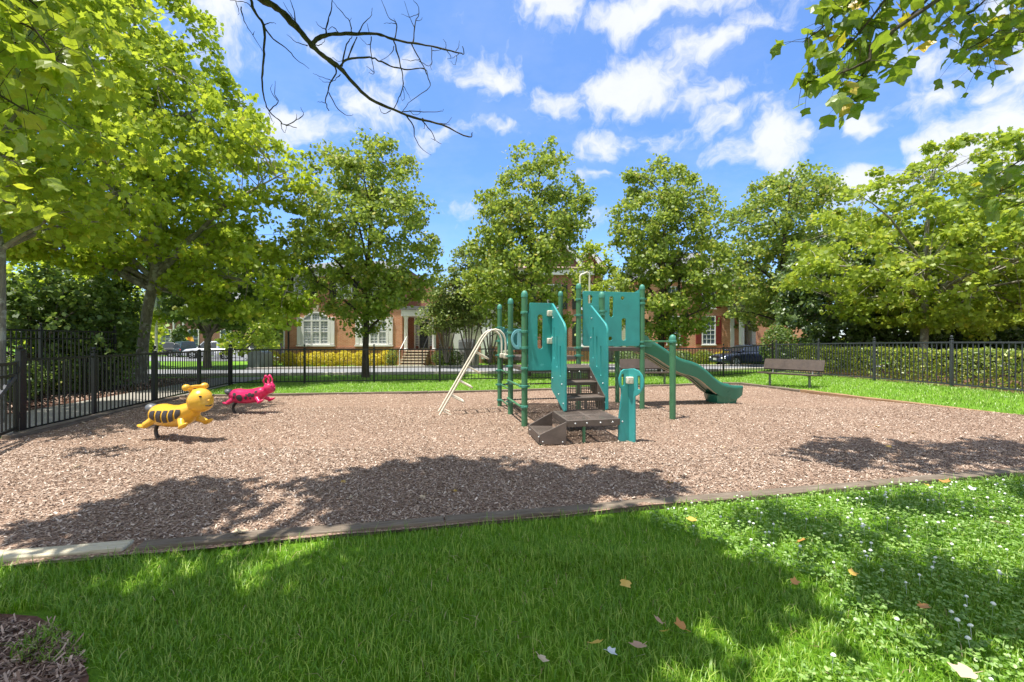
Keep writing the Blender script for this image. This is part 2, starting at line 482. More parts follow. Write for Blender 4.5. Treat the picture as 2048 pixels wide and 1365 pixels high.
def make_tree(name, label, cat, base, rows, d, nclump, nleaf, leaf, shape, leafmat, barkmat, trunk, clump_r, group=None,
              depth=1.0, seed=1, flat=0.55, limbs=14, fork=None, shell=0.42, up=0.8, rand=0.8, stems=None, twig=0.012, crown_name='crown',
              inner=0.0, holes=0.25, lo=None):
    """a tree: tapered trunk with limbs, crown of leaf clumps. trunk = list of (x,y,z,r)"""
    rs = np.random.RandomState(seed)
    root = thing(name, base, label, cat, group)
    z, cx, rad = outline_rows(rows, d)
    y0 = base[1]
    # clumps
    zz = np.linspace(z[0], z[-1], 200)
    rr_ = np.interp(zz, z, rad); cc = np.interp(zz, z, cx)
    w = (rr_ + 0.15) ** 1.7; w /= w.sum()
    C = []
    m = int(nclump * 1.6)
    iz = rs.choice(200, m, p=w)
    ph = rs.uniform(0, 2 * PI, m); rho = rs.uniform(0, 1, m) ** shell
    zc = zz[iz] + rs.uniform(-.5, .5, m) * (zz[1] - zz[0])
    R0 = rr_[iz]
    P = np.stack([np.cos(ph) * 2.2, np.sin(ph) * 2.2, zc * 1.1], 1)
    lm = 1.0 + 0.16 * lump(P, seed + 5)
    rho = rho * lm
    px_ = cc[iz] + R0 * rho * np.cos(ph); py_ = y0 + depth * R0 * rho * np.sin(ph)
    C = np.stack([px_, py_, zc], 1)
    keep = lump(C * (1.6 / max(0.4, rad.max() * 0.30)), seed + 9) > -1.1 + holes
    C = C[keep][:nclump]
    # limbs
    mb = MB()
    tp = [Vector(t[:3]) for t in trunk]; tr = [t[3] for t in trunk]
    mb.tube(tp, tr, 10)
    skel = [(Vector(p), r) for p, r in zip(tp, tr)]
    # dense trunk samples
    ts = []
    for i in range(len(tp) - 1):
        for q in range(6):
            f = q / 6
            ts.append((tp[i].lerp(tp[i + 1], f), tr[i] + (tr[i + 1] - tr[i]) * f))
    zlow = (EYE + (682.5 - lo) * d / FOC) if lo else z[0] - 0.4
    ts = [t for t in ts if t[0].z > min(zlow, tp[-1].z - 0.5)] or ts[-3:]
    pts = [t for t in ts]
    # pick limb tips by farthest sampling
    if len(C):
        idx = [int(rs.randint(len(C)))]
        dm = np.linalg.norm(C - C[idx[0]], axis=1)
        for _ in range(min(limbs, len(C)) - 1):
            j = int(dm.argmax()); idx.append(j)
            dm = np.minimum(dm, np.linalg.norm(C - C[j], axis=1))
        for j in idx:
            tip = Vector(C[j])
            best = min(ts, key=lambda t: abs((tip.z - t[0].z) - 0.75 * math.hypot(tip.x - t[0].x, tip.y - t[0].y)) + 0.15 * abs(tip.z - t[0].z))
            a, ra = best
            mid = a.lerp(tip, 0.5) + Vector((rs.normal() * .12, rs.normal() * .12, 0.10 * (tip - a).length))
            q1 = a.lerp(mid, 0.5) + Vector((0, 0, 0.03)); q2 = mid.lerp(tip, 0.5) + Vector((rs.normal() * .08, rs.normal() * .08, 0.03))
            r0 = min(ra * 0.62, 0.03 + 0.012 * (tip - a).length)
            path = [a, q1, mid, q2, tip]; rads = [r0, r0 * .82, r0 * .6, r0 * .38, twig * .7]
            mb.tube(path, rads, 6)
            for i in range(1, 4):
                pts.append((path[i], rads[i])); pts.append((path[i].lerp(path[i + 1], .5), rads[i] * .8))
        PP = np.array([p[0] for p in pts])
        for j in range(len(C)):
            if j in idx: continue
            k = int(np.linalg.norm(PP - C[j], axis=1).argmin())
            a, ra = pts[k]; tip = Vector(C[j])
            if (tip - a).length < 0.12: continue
            mid = a.lerp(tip, .5) + Vector((rs.normal() * .05, rs.normal() * .05, .06 * (tip - a).length))
            r0 = min(ra * .6, twig * 1.5)
            mb.tube([a, mid, tip], [r0, r0 * .7, twig * .4], 4, False)
    if stems:
        for st in stems:
            mb.tube([Vector(t[:3]) for t in st], [t[3] for t in st], 8)
    mb.build('trunk', barkmat, root, True, 0, 60)
    # leaves: clump = small horizontal spray
    per = rs.poisson(nleaf / max(1, len(C)), len(C))
    ci = np.repeat(np.arange(len(C)), per)
    n = len(ci)
    g = rs.normal(size=(n, 3)); g /= np.linalg.norm(g, axis=1, keepdims=True)
    g *= (rs.uniform(0, 1, n) ** 0.5)[:, None]
    crad = clump_r * rs.uniform(.6, 1.35, len(C))
    off = g * crad[ci][:, None]
    off[:, 2] *= flat
    # sprays droop at their rim
    off[:, 2] -= 0.22 * (off[:, 0] ** 2 + off[:, 1] ** 2) / clump_r
    pos = C[ci] + off
    ctr = np.array([np.mean(cx), y0, np.mean(z)])
    outw = pos - ctr; outw /= np.linalg.norm(outw, axis=1, keepdims=True) + 1e-9
    v, k = leaves(rs, pos, np.full(n, leaf), shape, up, outw, 0.45, rand, 0.5)
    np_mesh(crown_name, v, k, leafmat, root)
    return root
# ------------------------------------------------------------------ camera, light, sky
cam_d = bpy.data.cameras.new('camera'); cam = bpy.data.objects.new('camera', cam_d); COL.objects.link(cam)
cam.location = (0, 0, EYE); cam.rotation_euler = (PI / 2, 0, 0)
cam_d.sensor_width = 36; cam_d.lens = 36 * FOC / 2048.0; cam_d.clip_start = 0.05; cam_d.clip_end = 3000
scene.camera = cam
SUNV = Vector((-0.225, -0.137, 1.0)).normalized()
ELEV = math.asin(SUNV.z); AZ = math.atan2(SUNV.x, SUNV.y)
sl = bpy.data.lights.new('sun', 'SUN'); sl.energy = 3.5; sl.angle = R(0.53); sl.color = (1.0, 0.955, 0.88)
so = bpy.data.objects.new('sun', sl); COL.objects.link(so)
so.rotation_euler = (-SUNV).to_track_quat('-Z', 'Y').to_euler(); so.location = (-10, -6, 45)
scene.view_settings.view_transform = 'Standard'; scene.view_settings.look = 'None'
scene.view_settings.exposure = 1.28; scene.view_settings.gamma = 1.0
scene.cycles.max_bounces = 8; scene.cycles.diffuse_bounces = 5; scene.cycles.transmission_bounces = 4
scene.cycles.transparent_max_bounces = 6; scene.cycles.glossy_bounces = 3
scene.cycles.use_denoising = True
scene.cycles.sample_clamp_indirect = 6.0

world = bpy.data.worlds.new('World'); scene.world = world; world.use_nodes = True
nt = world.node_tree; nt.nodes.clear()
wout = nt.nodes.new('ShaderNodeOutputWorld')
sky = nt.nodes.new('ShaderNodeTexSky'); sky.sky_type = 'NISHITA'; sky.sun_disc = False
sky.sun_elevation = ELEV; sky.sun_rotation = AZ; sky.air_density = 1.0; sky.dust_density = 0.2; sky.ozone_density = 2.2; sky.altitude = 50
hs = nd(nt, 'ShaderNodeHueSaturation'); hs.inputs['Saturation'].default_value = 1.12; hs.inputs['Value'].default_value = 0.92
nt.links.new(sky.outputs[0], hs.inputs['Color'])
bg1 = nd(nt, 'ShaderNodeBackground'); bg1.inputs[1].default_value = 0.13
skyc = hs.outputs[0]
# scattered fair weather clouds: patches at given compass directions, broken up by noise
gen = nt.nodes.new('ShaderNodeTexCoord').outputs['Generated']
sep = nt.nodes.new('ShaderNodeSeparateXYZ'); nt.links.new(gen, sep.inputs[0])
az = math_(nt, 'ARCTAN2', sep.outputs[0], sep.outputs[1])
el = math_(nt, 'ARCSINE', sep.outputs[2])
ae = nt.nodes.new('ShaderNodeCombineXYZ'); nt.links.new(az, ae.inputs[0]); nt.links.new(el, ae.inputs[1])
zz_ = math_(nt, 'ADD', math_(nt, 'MAXIMUM', sep.outputs[2], 0.0), 0.16)
pl = nt.nodes.new('ShaderNodeCombineXYZ')
nt.links.new(math_(nt, 'DIVIDE', sep.outputs[0], zz_), pl.inputs[0]); nt.links.new(math_(nt, 'DIVIDE', sep.outputs[1], zz_), pl.inputs[1])
def cnoise(scale, detail, vec, rough=0.6):
    n = nt.nodes.new('ShaderNodeTexNoise'); n.inputs['Scale'].default_value = scale; n.inputs['Detail'].default_value = detail
    n.inputs['Roughness'].default_value = rough; nt.links.new(vec, n.inputs['Vector']); return n
w1 = cnoise(5.5, 4, ae.outputs[0], 0.6)
dv = nt.nodes.new('ShaderNodeVectorMath'); dv.operation = 'MULTIPLY_ADD'
nt.links.new(w1.outputs[1], dv.inputs[0]); dv.inputs[1].default_value = (0.26, 0.16, 0); dv.inputs[2].default_value = (-0.13, -0.08, 0)
ad = nt.nodes.new('ShaderNodeVectorMath'); ad.operation = 'ADD'
nt.links.new(ae.outputs[0], ad.inputs[0]); nt.links.new(dv.outputs[0], ad.inputs[1])
CL = [(420, 40, 85, 60, 1), (640, 62, 60, 28, .6), (600, 235, 110, 38, .9), (735, 205, 110, 50, 1), (800, 130, 95, 45, .8), (900, 120, 60, 40, .6), (985, 140, 62, 55, 1),
      (1085, 25, 85, 42, .9), (1310, 8, 150, 42, 1.1), (1250, 165, 100, 60, 1.15), (1105, 195, 70, 38, .7), (1420, 82, 80, 34, .85), (1510, 35, 100, 30, .8),
      (1430, 190, 110, 26, .6), (1260, 278, 120, 28, .9), (1450, 242, 90, 24, .8), (1540, 300, 95, 42, 1.15), (1000, 268, 36, 18, .7), (1190, 342, 60, 10, .4),
      (1735, 256, 44, 17, 1), (1870, 180, 75, 38, 1), (1990, 225, 130, 75, 1.2), (1870, 272, 90, 20, .8), (1810, 120, 90, 45, .8), (2020, 110, 90, 40, 1),
      (1720, 392, 80, 34, 1), (1900, 308, 90, 26, 1.1), (870, 262, 110, 22, .5), (470, 180, 60, 30, .6), (500, 330, 110, 20, .5), (1200, 440, 160, 26, .35),
      (950, 430, 120, 30, .3), (2150, 330, 120, 60, 1), (250, 120, 160, 60, .7), (1660, 470, 90, 30, .5), (1990, 25, 60, 25, .8)]
acc = None
for (cx_, cy_, rx_, ry_, st_) in CL:
    d_ = Vector(((cx_ - 1024) / FOC, 1, (682.5 - cy_) / FOC)); dn = d_.normalized()
    a0 = math.atan2(d_.x, d_.y); e0 = math.asin(dn.z)
    ca = rx_ / FOC / (1 + d_.x ** 2); ce = ry_ / FOC * math.cos(e0) ** 1.5
    v1 = nt.nodes.new('ShaderNodeVectorMath'); v1.operation = 'MULTIPLY_ADD'
    nt.links.new(ad.outputs[0], v1.inputs[0]); v1.inputs[1].default_value = (1 / ca, 1 / ce, 0); v1.inputs[2].default_value = (-a0 / ca, -e0 / ce, 0)
    v2 = nt.nodes.new('ShaderNodeVectorMath'); v2.operation = 'LENGTH'; nt.links.new(v1.outputs[0], v2.inputs[0])
    f_ = math_(nt, 'MULTIPLY', math_(nt, 'MAXIMUM', math_(nt, 'MULTIPLY_ADD', v2.outputs['Value'], -0.62, 1.0), 0.0), st_)
    acc = f_ if acc is None else math_(nt, 'MAXIMUM', acc, f_)
hz_ = ramp(nt, sep.outputs[2], [(0.0, (0.58, 0.68, 0.92)), (0.35, (0.68, 0.77, 0.96)), (0.7, (1.0, 0.96, 1.0))])
nt.links.new(mixc(nt, 1.0, skyc, hz_, 'MULTIPLY'), bg1.inputs[0])
n_big = cnoise(3.2, 9, pl.outputs[0], 0.62).outputs[0]
n_fine = cnoise(9.0, 10, ad.outputs[0], 0.66).outputs[0]
# unseen cloud cover behind the viewer, added for whiter fill light, broken by noise
back = math_(nt, 'MULTIPLY', math_(nt, 'SMOOTH_MAX', math_(nt, 'MULTIPLY', sep.outputs[1], -1.0), 0.0, 0.1), 1.25)
zen = nt.nodes.new('ShaderNodeMapRange'); nt.links.new(sep.outputs[2], zen.inputs[0]); zen.inputs[1].default_value = .66; zen.inputs[2].default_value = .85; zen.inputs[3].default_value = 0; zen.inputs[4].default_value = .8  # more cloud added overhead, out of view, for a brighter neutral fill
base_ = math_(nt, 'ADD', math_(nt, 'ADD', acc, back), zen.outputs[0])
dens = math_(nt, 'ADD', math_(nt, 'ADD', base_, math_(nt, 'MULTIPLY_ADD', n_fine, 2.3, -1.15)), math_(nt, 'MULTIPLY_ADD', n_big, 0.7, -0.35))
mr = nt.nodes.new('ShaderNodeMapRange'); mr.interpolation_type = 'SMOOTHSTEP'
nt.links.new(dens, mr.inputs[0]); mr.inputs[1].default_value = 0.18; mr.inputs[2].default_value = 0.92; mr.inputs[3].default_value = 0; mr.inputs[4].default_value = 0.92
wisp = nt.nodes.new('ShaderNodeMapRange'); nt.links.new(n_big, wisp.inputs[0]); wisp.inputs[1].default_value = .42; wisp.inputs[2].default_value = .8; wisp.inputs[3].default_value = 0; wisp.inputs[4].default_value = .13
cm = math_(nt, 'MAXIMUM', mr.outputs[0], wisp.outputs[0])
bg2 = nd(nt, 'ShaderNodeBackground'); bg2.inputs[1].default_value = 0.46
ccol = ramp(nt, n_fine, [(0.30, (0.98, 0.99, 1.0)), (0.75, (0.86, 0.89, 0.94))])
nt.links.new(ccol, bg2.inputs[0])
mxs = nt.nodes.new('ShaderNodeMixShader'); nt.links.new(cm, mxs.inputs[0]); nt.links.new(bg1.outputs[0], mxs.inputs[1]); nt.links.new(bg2.outputs[0], mxs.inputs[2])
nt.links.new(mxs.outputs[0], wout.inputs[0])

# ------------------------------------------------------------------ materials
def m_grass():
    m, nt, out = new_mat('lawn')
    v = obj_vec(nt)
    n1 = noise_(nt, 0.7, 5, 0.6, v); n2 = noise_(nt, 38, 6, 0.75, v)
    c = ramp(nt, n1, [(0.3, (0.10, 0.24, 0.012)), (0.7, (0.17, 0.33, 0.022))])
    c = mixc(nt, 0.8, c, ramp(nt, n2, [(0.28, (0.45, 0.5, 0.45)), (0.62, (1.15, 1.12, 1.0)), (0.8, (1.5, 1.35, 1.2))]), 'MULTIPLY')
    prin(nt, out, c, 0.85, 0, bump_(nt, n2, 0.9, 0.03), 0.2); return m
def m_mulch():
    m, nt, out = new_mat('wood_chip_bed')
    v = obj_vec(nt)
    mp = nt.nodes.new('ShaderNodeMapping'); mp.inputs['Scale'].default_value = (1.0, 1.6, 1.0); mp.inputs['Rotation'].default_value = (0, 0, 0.6); nt.links.new(v, mp.inputs[0])
    vo = nt.nodes.new('ShaderNodeTexVoronoi'); vo.inputs['Scale'].default_value = 58; vo.inputs['Randomness'].default_value = 1.0
    nt.links.new(mp.outputs[0], vo.inputs['Vector'])
    sp = nt.nodes.new('ShaderNodeSeparateColor'); nt.links.new(vo.outputs['Color'], sp.inputs[0])
    c = ramp(nt, sp.outputs[0], [(0.0, (0.15, 0.097, 0.066)), (0.25, (0.255, 0.176, 0.130)), (0.65, (0.36, 0.266, 0.198)), (0.92, (0.45, 0.335, 0.245)), (1.0, (0.55, 0.44, 0.35))])
    edge = ramp(nt, vo.outputs['Distance'], [(0.25, (1, 1, 1)), (0.62, (0.45, 0.40, 0.38))])
    c = mixc(nt, 0.75, c, edge, 'MULTIPLY')
    n1 = noise_(nt, 0.55, 6, 0.65, v)
    c = mixc(nt, 0.8, c, ramp(nt, n1, [(0.3, (0.82, 0.76, 0.72)), (0.55, (1.05, 1.0, 0.98)), (0.75, (1.22, 1.18, 1.14))]), 'MULTIPLY')
    prin(nt, out, c, 0.9, 0, bump_(nt, vo.outputs['Distance'], -0.8, 0.02), 0.2); return m
def m_chips(name, stops):
    m, nt, out = new_mat(name)
    g = nt.nodes.new('ShaderNodeNewGeometry')
    c = ramp(nt, g.outputs['Random Per Island'], stops)
    prin(nt, out, c, 0.85, 0, None, 0.25); return m
def m_timber(name, dark, mid, light):
    m, nt, out = new_mat(name)
    v = obj_vec(nt, (1.2, 22, 22)); v0 = obj_vec(nt)
    n1 = noise_(nt, 3.0, 6, 0.7, v); n2 = noise_(nt, 2.0, 4, 0.6, v0)
    c = ramp(nt, n1, [(0.3, dark), (0.5, mid), (0.72, light)])
    c = mixc(nt, 0.6, c, ramp(nt, n2, [(0.3, (0.65, 0.62, 0.6)), (0.7, (1.2, 1.2, 1.2))]), 'MULTIPLY')
    prin(nt, out, c, 0.85, 0, bump_(nt, n1, 0.5, 0.01), 0.25); return m
def m_bark(name, dark, light, scale=6, patch=None):
    m, nt, out = new_mat(name)
    v = obj_vec(nt, (1, 1, 0.28)); v0 = obj_vec(nt)
    n1 = noise_(nt, scale * 3, 7, 0.7, v, 0.4)
    c = ramp(nt, n1, [(0.35, dark), (0.65, light)])
    if patch is not None:
        n2 = noise_(nt, 5.5, 4, 0.6, v0)
        c = mixc(nt, ramp(nt, n2, [(0.52, (0, 0, 0)), (0.60, (.8, .8, .8))]), c, patch)
    prin(nt, out, c, 0.9, 0, bump_(nt, n1, 0.7, 0.02), 0.2); return m
def m_blade(name, lo, mid, hi, tfac=0.35):
    m, nt, out = new_mat(name)
    g = nt.nodes.new('ShaderNodeNewGeometry')
    c = ramp(nt, g.outputs['Random Per Island'], [(0, lo), (0.6, mid), (1, hi)])
    big = noise_(nt, 1.3, 4, 0.6, obj_vec(nt))
    c = mixc(nt, 0.7, c, ramp(nt, big, [(0.3, (0.75, 0.8, 0.75)), (0.7, (1.25, 1.15, 1.1))]), 'MULTIPLY')
    d = nt.nodes.new('ShaderNodeBsdfDiffuse'); nt.links.new(c, d.inputs[0])
    t = nt.nodes.new('ShaderNodeBsdfTranslucent'); nt.links.new(c, t.inputs[0])
    mx = nt.nodes.new('ShaderNodeMixShader'); mx.inputs[0].default_value = tfac
    nt.links.new(d.outputs[0], mx.inputs[1]); nt.links.new(t.outputs[0], mx.inputs[2])
    gl = nt.nodes.new('ShaderNodeBsdfGlossy'); gl.inputs['Roughness'].default_value = 0.45
    m2 = nt.nodes.new('ShaderNodeMixShader'); m2.inputs[0].default_value = 0.05
    nt.links.new(mx.outputs[0], m2.inputs[1]); nt.links.new(gl.outputs[0], m2.inputs[2])
    nt.links.new(m2.outputs[0], out.inputs[0]); return m
def m_speckle(name, c1, c2, scale=30, rough=0.9, big=((.85, .85, .85), (1.12, 1.12, 1.12)), joints=None):
    m, nt, out = new_mat(name)
    v = obj_vec(nt)
    n1 = noise_(nt, scale, 8, 0.75, v); n2 = noise_(nt, 0.6, 5, 0.65, v)
    c = ramp(nt, n1, [(0.3, c1), (0.7, c2)])
    c = mixc(nt, 0.8, c, ramp(nt, n2, [(0.3, big[0]), (0.7, big[1])]), 'MULTIPLY')
    prin(nt, out, c, rough, 0, bump_(nt, n1, 0.25, 0.005), 0.3); return m

M = {}
M['grass'] = m_grass(); M['mulch'] = m_mulch()
M['blade'] = m_blade('grass_blade', (0.115, 0.275, 0.006), (0.205, 0.41, 0.012), (0.42, 0.56, 0.09))
M['blade_far'] = m_blade('grass_blade_far', (0.15, 0.31, 0.025), (0.25, 0.42, 0.05), (0.40, 0.53, 0.13))
M['clover'] = m_blade('clover_leaf', (0.125, 0.255, 0.030), (0.225, 0.40, 0.068), (0.38, 0.53, 0.17))
M['blossom'] = surf('clover_blossom', (0.78, 0.80, 0.72), 0.8, 0, 0.12, 60)
CH = [(0.0, (0.12, 0.076, 0.056)), (0.2, (0.245, 0.168, 0.122)), (0.6, (0.37, 0.274, 0.206)), (0.88, (0.485, 0.382, 0.300)), (1.0, (0.68, 0.58, 0.49))]
M['chips'] = m_chips('wood_chip', CH)
M['redmulch'] = m_speckle('bark_mulch', (0.045, 0.020, 0.012), (0.21, 0.105, 0.07), 40)
M['redchips'] = m_chips('bark_shred', [(0, (0.08, 0.05, 0.036)), (0.6, (0.27, 0.175, 0.13)), (1, (0.56, 0.42, 0.33))])
M['timber'] = m_timber('weathered_timber', (0.085, 0.065, 0.048), (0.17, 0.135, 0.10), (0.28, 0.235, 0.185))
M['timber_tan'] = m_timber('tan_timber', (0.17, 0.10, 0.055), (0.31, 0.19, 0.105), (0.42, 0.29, 0.18))
M['timber_pale'] = m_timber('pale_timber', (0.38, 0.33, 0.22), (0.56, 0.50, 0.36), (0.68, 0.63, 0.50))
M['asphalt'] = m_speckle('asphalt', (0.19, 0.195, 0.205), (0.27, 0.275, 0.285), 60)
M['concrete'] = m_speckle('concrete', (0.22, 0.205, 0.175), (0.33, 0.305, 0.26), 30)
M['curb'] = m_speckle('kerb_concrete', (0.36, 0.33, 0.29), (0.5, 0.46, 0.41), 30)
M['black'] = surf('black_metal', (0.012, 0.0125, 0.014), 0.42, 0, 0.2, 3, 0, spec=0.5)
M['greymetal'] = surf('weathered_black_metal', (0.055, 0.058, 0.070), 0.45, 0, 0.2, 3)

# ------------------------------------------------------------------ ground
def HB(x, y):
    x = np.asarray(x, float); y = np.asarray(y, float)
    return .038 + .011 * np.sin(x * 1.7 + 1.1 * np.sin(y * 1.3)) * np.sin(y * 1.9 + .8 * np.sin(x * 1.1)) + .006 * np.sin(x * 4.1 + y * 2.3) + H(x, y) - .024 * np.exp(-((x - 5.7) ** 2 + (y - 11.2) ** 2) / .5) - .016 * np.exp(-((x - .1) ** 2 + (y - 6.6) ** 2) / .3) - .014 * np.exp(-((x + 5.2) ** 2 + (y - 6.7) ** 2) / .5)

def sheet(name, poly, z_off, mat, res=0.5, kind='structure'):
    """flat sheet that follows the land, cut to a polygon"""
    import bmesh
    bm = bmesh.new()
    vs = [bm.verts.new((x, y, 0)) for x, y in poly]
    bm.faces.new(vs)
    xs = [p[0] for p in poly]; ys = [p[1] for p in poly]
    for ax, lo, hi in ((0, min(xs), max(xs)), (1, min(ys), max(ys))):
        k = lo + res
        while k < hi:
            co = (k, 0, 0) if ax == 0 else (0, k, 0); no = (1, 0, 0) if ax == 0 else (0, 1, 0)
            bmesh.ops.bisect_plane(bm, geom=bm.verts[:] + bm.edges[:] + bm.faces[:], plane_co=co, plane_no=no, dist=1e-5)
            k += res
    for v in bm.verts: v.co.z = float(z_off(v.co.x, v.co.y)) if callable(z_off) else Hf(v.co.x, v.co.y) + z_off
    bmesh.ops.recalc_face_normals(bm, faces=bm.faces)
    if bm.faces and sum(f.normal.z for f in bm.faces) < 0: bmesh.ops.reverse_faces(bm, faces=bm.faces)
    me = bpy.data.meshes.new(name); bm.to_mesh(me); bm.free()
    o = link_mesh(name, me, mat)
    if kind: o['kind'] = kind
    return o

def axis(lo, hi, fine_lo, fine_hi, step, far):
    a = list(np.arange(fine_lo, fine_hi + 1e-6, step))
    x = fine_hi; s = step
    while x < hi: s *= 1.5; x = min(hi, x + s); a.append(x)
    x = fine_lo; s = step
    while x > lo: s *= 1.5; x = max(lo, x - s); a.insert(0, x)
    return np.array(a)
gx = axis(-900, 900, -30, 30, 0.6, 0); gy = axis(-60, 1500, -2, 62, 0.6, 0)
X, Y = np.meshgrid(gx, gy); Z = H(X, Y)
nx, ny = len(gx), len(gy)
ii = (np.arange(ny - 1)[:, None] * nx + np.arange(nx - 1)[None, :]).ravel()
g = np_mesh_idx('ground', np.stack([X.ravel(), Y.ravel(), Z.ravel()], 1), np.stack([ii, ii + 1, ii + nx + 1, ii + nx], 1), M['grass'])
g['kind'] = 'structure'

FRONT = lambda x: 3.84 + 0.2236 * x
BED = [(-7.0, 2.1), (-7.42, 5.0), (-7.75, 7.6), (-8.62, 11.75), (-6.4, 12.12), (-0.34, 13.06), (7.1, 15.28), (7.62, 15.3), (9.3, 8.25), (9.86, 6.05)]
sheet('wood_chip_bed', BED, HB, M['mulch'], 0.35)
# mulch circle around the near tree
ring = [(-2.75 + 1.08 * math.cos(a) * (1 + .06 * math.sin(3 * a)), 1.36 + 1.08 * math.sin(a) * (1 + .05 * math.cos(4 * a))) for a in np.linspace(0, 2 * PI, 28)[:-1]]
sheet('bark_mulch_circle', ring, 0.010, M['redmulch'], 0.3)
# path and mulch border beyond the left fence
sheet('path', [(-7.3, 3.0), (-8.25, 8.8), (-9.75, 16.3), (-9.9, 19.0), (-11.9, 18.6), (-11.6, 16.3), (-10.15, 8.8), (-9.3, 3.0)], 0.014, M['concrete'], 0.7)
sheet('planting_bed', [(-9.35, 3.0), (-10.2, 8.8), (-11.65, 16.3), (-11.95, 18.5), (-22, 17.0), (-24, 3.0)], 0.010, M['redmulch'], 0.8)
sheet('side_planting_bed', [(12.0, 6.0), (11.45, 19.6), (11.9, 20.4), (30, 22), (30, 6)], 0.008, M['redmulch'], 0.8)
# road in front of the houses, and the road leading off to the left
rn = lambda x: 20.0 + 0.13 * (x + 8.3)
rf = lambda x: 24.3 + 0.20 * (x + 10) if x > -14 else 23.5 + 0.06 * (x + 14)
sheet('road', [(-60, rn(-60) + 4), (-30, rn(-30) + 1.5), (-10, rn(-10)), (12, rn(12)), (60, rn(60)), (60, rf(60)), (12, rf(12)), (-13.9, rf(-13.9)), (-30, rf(-30) + 2), (-60, rf(-60) + 4)], 0.012, M['asphalt'], 1.2)
sheet('parking_road', [(-80, 38), (-16.2, 34.5), (-16.2, 54), (-80, 60)], 0.014, M['asphalt'], 1.5)
sheet('sidewalk', [(-13.9, rf(-13.9) + .55), (12, rf(12) + .55), (40, rf(40) + .55), (40, rf(40) + 1.6), (12, rf(12) + 1.3), (-13.9, rf(-13.9) + 1.3)], 0.016, M['concrete'], 1.0)
def kerb(name, f, x0, x1, n, off):
    b = MB()
    for i in range(n):
        xa = x0 + (x1 - x0) * i / n; xb = x0 + (x1 - x0) * (i + 1) / n
        pa = Vector((xa, f(xa) + off, Hf(xa, f(xa)) + 0.06)); pb = Vector((xb - 0.01, f(xb) + off, Hf(xb, f(xb)) + 0.06))
        b.bar(pa, pb, 0.18, 0.13)
    o = b.build(name, M['curb'], None, True, 0.02); o['kind'] = 'structure'; return o
kerb('kerb', rn, -22, 30, 26, -0.1); kerb('far_kerb', rf, -13.8, 40, 26, 0.1)

# ------------------------------------------------------------------ grass
def blades(name, P, length, width, mat, seed, lean=0.5, kind='stuff'):
    rs = np.random.RandomState(seed); n = len(P)
    cn = lump(P * np.array([5.0, 5.0, 0.0]), seed); a = rs.uniform(0, 2 * PI, n) + cn * 1.5; L = length * rs.uniform(.5, 1.3, n) * (1 + .38 * cn); w = width * rs.uniform(.7, 1.3, n)
    dx = np.cos(a); dy = np.sin(a); lx = lean * rs.uniform(.2, 1.3, n)
    side = np.stack([-dy, dx, np.zeros(n)], 1); dirv = np.stack([dx, dy, np.zeros(n)], 1)
    up = np.array([0, 0, 1.0])
    r0 = P; r1 = P + dirv * (lx * L * .28)[:, None] + up * (L * .55)[:, None]
    r2 = P + dirv * (lx * L * .85)[:, None] + up * (L * (1 - .28 * lx))[:, None]
    V = np.stack([r0 - side * w[:, None], r0 + side * w[:, None], r1 - side * (w * .8)[:, None], r1 + side * (w * .8)[:, None], r2 - side * (w * .12)[:, None], r2 + side * (w * .12)[:, None]], 1).reshape(-1, 3)
    b = np.arange(n)[:, None] * 6
    Q = np.concatenate([b + np.array([[0, 1, 3, 2]]), b + np.array([[2, 3, 5, 4]])], 1).reshape(-1, 4)
    o = np_mesh_idx(name, V, Q, mat, None, True)
    return tag(o, kind=kind)

def scatter(n, x0, x1, y0, y1, seed, test):
    rs = np.random.RandomState(seed)
    x = rs.uniform(x0, x1, n); y = rs.uniform(y0, y1, n)
    k = test(x, y); x, y = x[k], y[k]
    return np.stack([x, y, H(x, y)], 1)

def in_front(x, y):
    lim = 3.70 + 0.2236 * x
    ok = (y < lim) & (np.abs(x) < 1.30 * y + 0.9)
    rr2 = (x + 2.75) ** 2 + (y - 1.36) ** 2
    ok &= rr2 > (1.04 + 0.12 * np.sin(x * 9) + 0.10 * np.cos(y * 13)) ** 2
    return ok
rsd = np.random.RandomState(3)
# sampling density falls with distance
P1 = scatter(150000, -4.6, 6.5, 1.5, 3.2, 11, in_front)
P2 = scatter(90000, -5.5, 7.5, 3.2, 5.3, 12, in_front)
PP_ = np.concatenate([P1, P2])
cl = PP_[:, 0] - 1.0 + 0.35 * np.sin(PP_[:, 1] * 3.1 + PP_[:, 0] * 2)
PP_ = PP_[~((cl > 0.5) & (rsd.uniform(size=len(PP_)) < 0.2))]
PP_ = PP_[rsd.uniform(size=len(PP_)) < .80 + .35 * lump(PP_ * np.array([3.0, 3.0, 0]), 77)]
blades('near_grass', PP_, 0.062, 0.0022, M['blade'], 5, 1.0)
# taller tufts against the front timber
def at_timber(x, y): return (y < 3.72 + .2236 * x) & (y > 3.50 + .2236 * x)
blades('timber_edge_grass', scatter(26000, -5.0, 7.0, 2.4, 5.3, 13, at_timber), 0.105, 0.0024, M['blade'], 6, 0.6)
def in_lawn(x, y):
    ok = ~pip(BED, x, y) & (y > 6)
    fl = -7.74 - 0.2146 * (y - 7.2)
    ok &= (x > fl + 0.1) & (y < 15.4 + 0.19 * (x + 9.5) + 2.2) & (x < 11.95)
    return ok
blades('lawn_grass', scatter(150000, -9.5, 12, 7, 21.5, 14, in_lawn), 0.065, 0.006, M['blade_far'], 7, 0.8)
def beyond(x, y): return (y > np.array([rf(a) for a in x]) + 1.5) & (y < 33)
blades('verge_grass', scatter(14000, -14, 22, 25, 33, 15, beyond), 0.08, 0.014, M['blade_far'], 8, 0.7)

